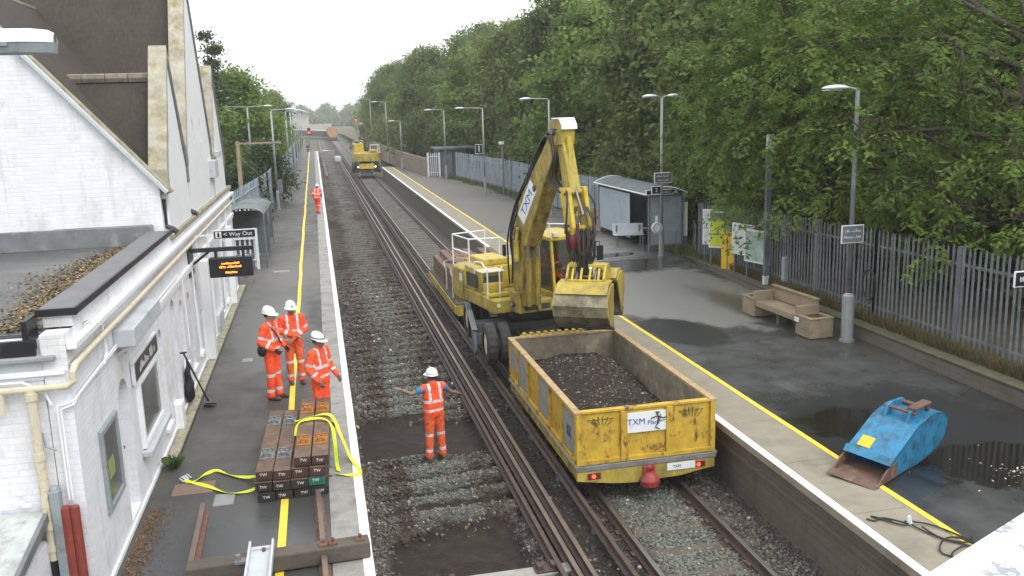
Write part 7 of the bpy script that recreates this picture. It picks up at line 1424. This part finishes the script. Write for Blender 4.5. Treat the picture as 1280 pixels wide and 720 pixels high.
near2=tree('ash_tree','dark-trunked ash tree at the right edge with bare crossing limbs over the fence',(16.2,18.3,.7),11.,5.,5,'ash','leaf_ash',dens=1.0,ls=.13,lobes=lob,tr=.24,extra=[(12.7,17.2,3.6,.95),(11.9,18.7,5.0,1.0),(12.3,15.6,2.45,.4),(13.2,15,4.3,1.1),(12.8,16.5,6.5,1.5),(13.6,13.5,3.3,1.1),(11.1,17.0,4.75,.6),(12.9,18.6,3.0,.6),(12.7,16.2,3.2,.6),(12.9,14.2,3.0,.5)])
# bare crossing limbs of the near tree
g=MB(); r=random.Random(8)
for k,(a,bb,c_,d_) in enumerate((((0,0,5.3),(-1.2,1.2,6.1),(-2.6,2.6,6.2),(-4.2,4.6,5.9)),((0,0,4.6),(-1.,1.5,5.1),(-2.2,3.2,5.2),(-3.2,5.2,4.6)),((0,0,5.9),(-.8,.9,6.9),(-1.8,2.6,7.4),(-3.2,3.8,7.0)),((0,0,3.6),(-1.,1.2,3.9),(-2.2,2.4,3.8),(-3.4,3.8,3.3)),((0,0,6.2),(.6,-.8,6.9),(1.,-2.,7.3),(1.,-3.4,7.2)))):
    P_=[Vector(a),Vector(bb),Vector(c_),Vector(d_)]; g.tube(P_,[.09,.065,.045,.012],7)
    for q in range(9): s=P_[1+q%2].lerp(P_[2+q%2],r.random()); e=s+Vector((r.uniform(-1.1,.3),r.uniform(-.4,1.),r.uniform(-1.1,.9))); g.tube([s,s.lerp(e,.5)+Vector((0,0,.1)),e],[.028,.018,.006],5)
g.build('limb','bark',near2,smooth=True)
# broadleaf prototypes reused down the line, each scaled and turned
A1=tree('broadleaf_tree','tall dark broadleaf tree standing behind the passenger shelter',(17.2,33,.5),11.5,4.8,21,'broad','leaf_broad',dens=.95,ls=.15,nl=18,tr=.2)
A2=tree('broadleaf_tree','big broadleaf tree with pale tips, behind the raised excavator boom',(17.6,41.5,.5),12.,5.,22,'broad','leaf_broad',dens=.9,ls=.16,nl=19,tr=.22)
A3=tree('broadleaf_tree','bright green rounded tree over the blue-grey fence left of the excavator boom',(16.4,52.,.4),10.6,4.6,23,'broad','leaf_ash',dens=.9,ls=.17,nl=17,tr=.2)
spots=[(A1,17.6,62,1.12,1.3,'dark tree rising above the platform number one lamp post'),(A2,16.3,72,.98,2.6,'green tree beyond the dark lineside hut'),(A3,14.6,81,.95,.7,'rounded tree just beyond the lineside hut roof'),(A1,15.8,92,1.08,4.1,'tall tree above the brick wall, nearest of those on the skyline'),(A2,13.5,104,1.0,5.2,'skyline tree second beyond the brick wall start'),(A3,13.8,117,1.15,1.9,'skyline tree above the distant excavator boom'),(A1,12.4,132,1.05,3.3,'skyline tree right of the distant excavator cab'),(A2,12.2,148,1.02,.4,'far skyline tree stepping down towards the red signal'),(A3,12.5,166,.98,2.2,'far skyline tree, last tall one before the line drops'),(A1,13,186,.8,1.1,'small far tree near the red signal, nearer of three'),(A2,13,208,.7,3.9,'small far tree near the red signal, middle of three'),(A3,14.5,240,.75,5.0,'small far tree near the red signal, farthest of three'),
 (A2,23.5,26,1.15,3.5,'back-row tree seen through gaps behind the overhanging ash'),(A1,22.5,14.5,1.0,5.5,'back-row tree behind the dark trunk at the right edge'),(A3,24,36,1.3,4.4,'back-row tree behind the shelter trees'),(A1,24.5,48,1.3,2.1,'back-row tree topping the trees behind the boom'),(A2,24,60,1.35,.9,'tallest back-row tree with thin sprays against the sky'),(A3,23,74,1.25,3.1,'back-row tree behind the hut trees'),(A1,22,90,1.2,.2,'back-row tree behind the brick wall trees'),(A2,21,110,1.25,2.9,'back-row tree farthest down the line'),(A3,23.5,7.,1.,.8,'back-row tree nearest the camera on the right'),(A1,31,20,1.5,1.8,'tall hindmost tree far behind the near ash trees'),(A2,31,34,1.5,2.4,'tall hindmost tree far behind the shelter trees')]
for p,x,y,s,rz,l in spots: dup(p,(x,y,.2),rz,l,scale=(s*rnd.uniform(.95,1.05),s*rnd.uniform(.95,1.05),s))
# shrubs filling the fence line
sh=tree('shrub','leafy shrub behind the fence between the ash trees',(16.3,29.6,.3),3.4,2.1,41,'broad','leaf_broad',dens=1.0,ls=.11,nl=9,zb=-.3,tr=.05)
for i,(x,y,s,l) in enumerate(((16.5,13.5,.9,'shrub behind the fence at the right edge'),(17.5,17,1.1,'shrub behind the fence below the dark trunk'),(16.8,21,1.1,'shrub behind the fence right of the timber bench'),(17,27.,.95,'shrub behind the yellow timetable'),(16.0,34,1.15,'shrub behind the near end of the shelter'),(15.8,38.5,1.2,'shrub behind the far end of the shelter'),(15.8,43.5,1.2,'shrub behind the blue-grey fence beside the boom'),(15.8,48.5,1.15,'shrub behind the blue-grey fence left of the boom'),(15.6,54,1.2,'shrub behind the camera post'),(15.3,60,1.2,'shrub behind the number one lamp post'),(14.9,66,1.2,'shrub behind the far end of the blue-grey fence'),(12.3,84,1.3,'shrub over the brick wall'),(11.3,97,1.5,'shrub over the brick wall farther along'),(11.,112,1.7,'shrub over the far end of the brick wall'),(11,128,1.8,'shrub beyond the brick wall'),(11.2,146,2.,'shrub along the line beyond the brick wall'))):
    dup(sh,(x,y,.3),i*1.7,l,scale=s)
# left trees
ivy=tree('ivy_clad_tree','narrow ivy-covered tree pointing up behind the station gables',(-6.15,62,-.1),10.6,1.5,51,'ivy','leaf_ivy',dens=2.2,ls=.12,lobes=[((.3*math.sin(i*1.9),.3*math.cos(i*1.3),1.+i*.8),max(.28,1.2-.085*i+(.2 if i%2 else 0))) for i in range(13)],tr=.2)
B1=tree('broadleaf_tree','bushy green tree behind the double-armed lamp on the left platform',(-5.,64,0),8.4,3.2,52,'broad','leaf_ash',dens=1.15,ls=.14,nl=16,zb=.0,tr=.16)
dup(B1,(-6.3,52,-.2),2.2,'bushy tree just past the end of the station building',scale=.82)
dup(B1,(-4.4,76,0),4.,'bushy left-hand tree behind the row of lamp posts, nearer one',scale=.78); dup(B1,(-5.5,92,0),1.,'bushy left-hand tree behind the row of lamp posts, middle one',scale=.9); dup(B1,(-5.,122,0),5.,'bushy left-hand tree behind the row of lamp posts, farthest one',scale=1.0)
s2=tree('shrub','leafy shrub hanging over the left fence near the wooden post',(-3.9,49,0),3.,1.5,61,'ivy','leaf_ivy',dens=1.6,ls=.09,nl=8,zb=.0,tr=.05)
dup(s2,(-3.3,57,.0),1.3,'shrub pushed against the left fence beyond the wooden post',scale=1.25)
# far woods
def wood(name,label,boxes,n,ls,seed):
    g=np.random.default_rng(seed); C=[]
    for (x0,x1,y0,y1,h) in boxes:
        k=int(n/len(boxes)); x=g.uniform(x0,x1,k); y=g.uniform(y0,y1,k); top=h*(.55+.45*np.sin(x*.21+seed)*np.sin(y*.05+x*.33)); C.append(np.stack([x,y,-1+np.abs(top)*g.random(k)**.6],1))
    C=np.concatenate(C); k=len(C); nn=g.normal(0,1,(k,3)); nn[:,2]+=1; nn/=np.linalg.norm(nn,axis=1)[:,None]; u=np.cross(nn,g.normal(0,1,(k,3))); u/=np.linalg.norm(u,axis=1)[:,None]; v=np.cross(nn,u); s=ls*g.uniform(.5,1.3,(k,1))
    V=np.stack([C-u*s,C+v*s*.7,C+u*s,C-v*s*.7],1).reshape(-1,3); o=npmesh(name,V,np.arange(4*k).reshape(-1,4),'leaf_broad',attr={'var':('FACE',np.clip(.45+g.normal(0,.15,k),0,1))}); tag(o,label,'wood',kind='stuff')
wood('far_wood','distant belt of trees along the skyline beyond the railway',[(16,110,300,420,13),(-70,-14,420,520,9),(-10,60,520,640,13),(60,260,480,650,17),(-200,-60,330,460,10)],42000,1.3,3)
# ------------------------------------------------------------ air
m=bpy.data.materials.new('haze'); m.use_nodes=True; nt=m.node_tree; nt.nodes.clear(); v=nt.nodes.new('ShaderNodeVolumePrincipled'); v.inputs['Color'].default_value=(.93,.95,.97,1); v.inputs['Density'].default_value=HAZE; v.inputs['Anisotropy'].default_value=.2; o=nt.nodes.new('ShaderNodeOutputMaterial'); nt.links.new(v.outputs[0],o.inputs['Volume']); M['haze']=m
if HAZE>0: g=MB(); g.box(-7000,7000,-700,9500,-4,60); tag(g.build('haze','haze'),kind='stuff')
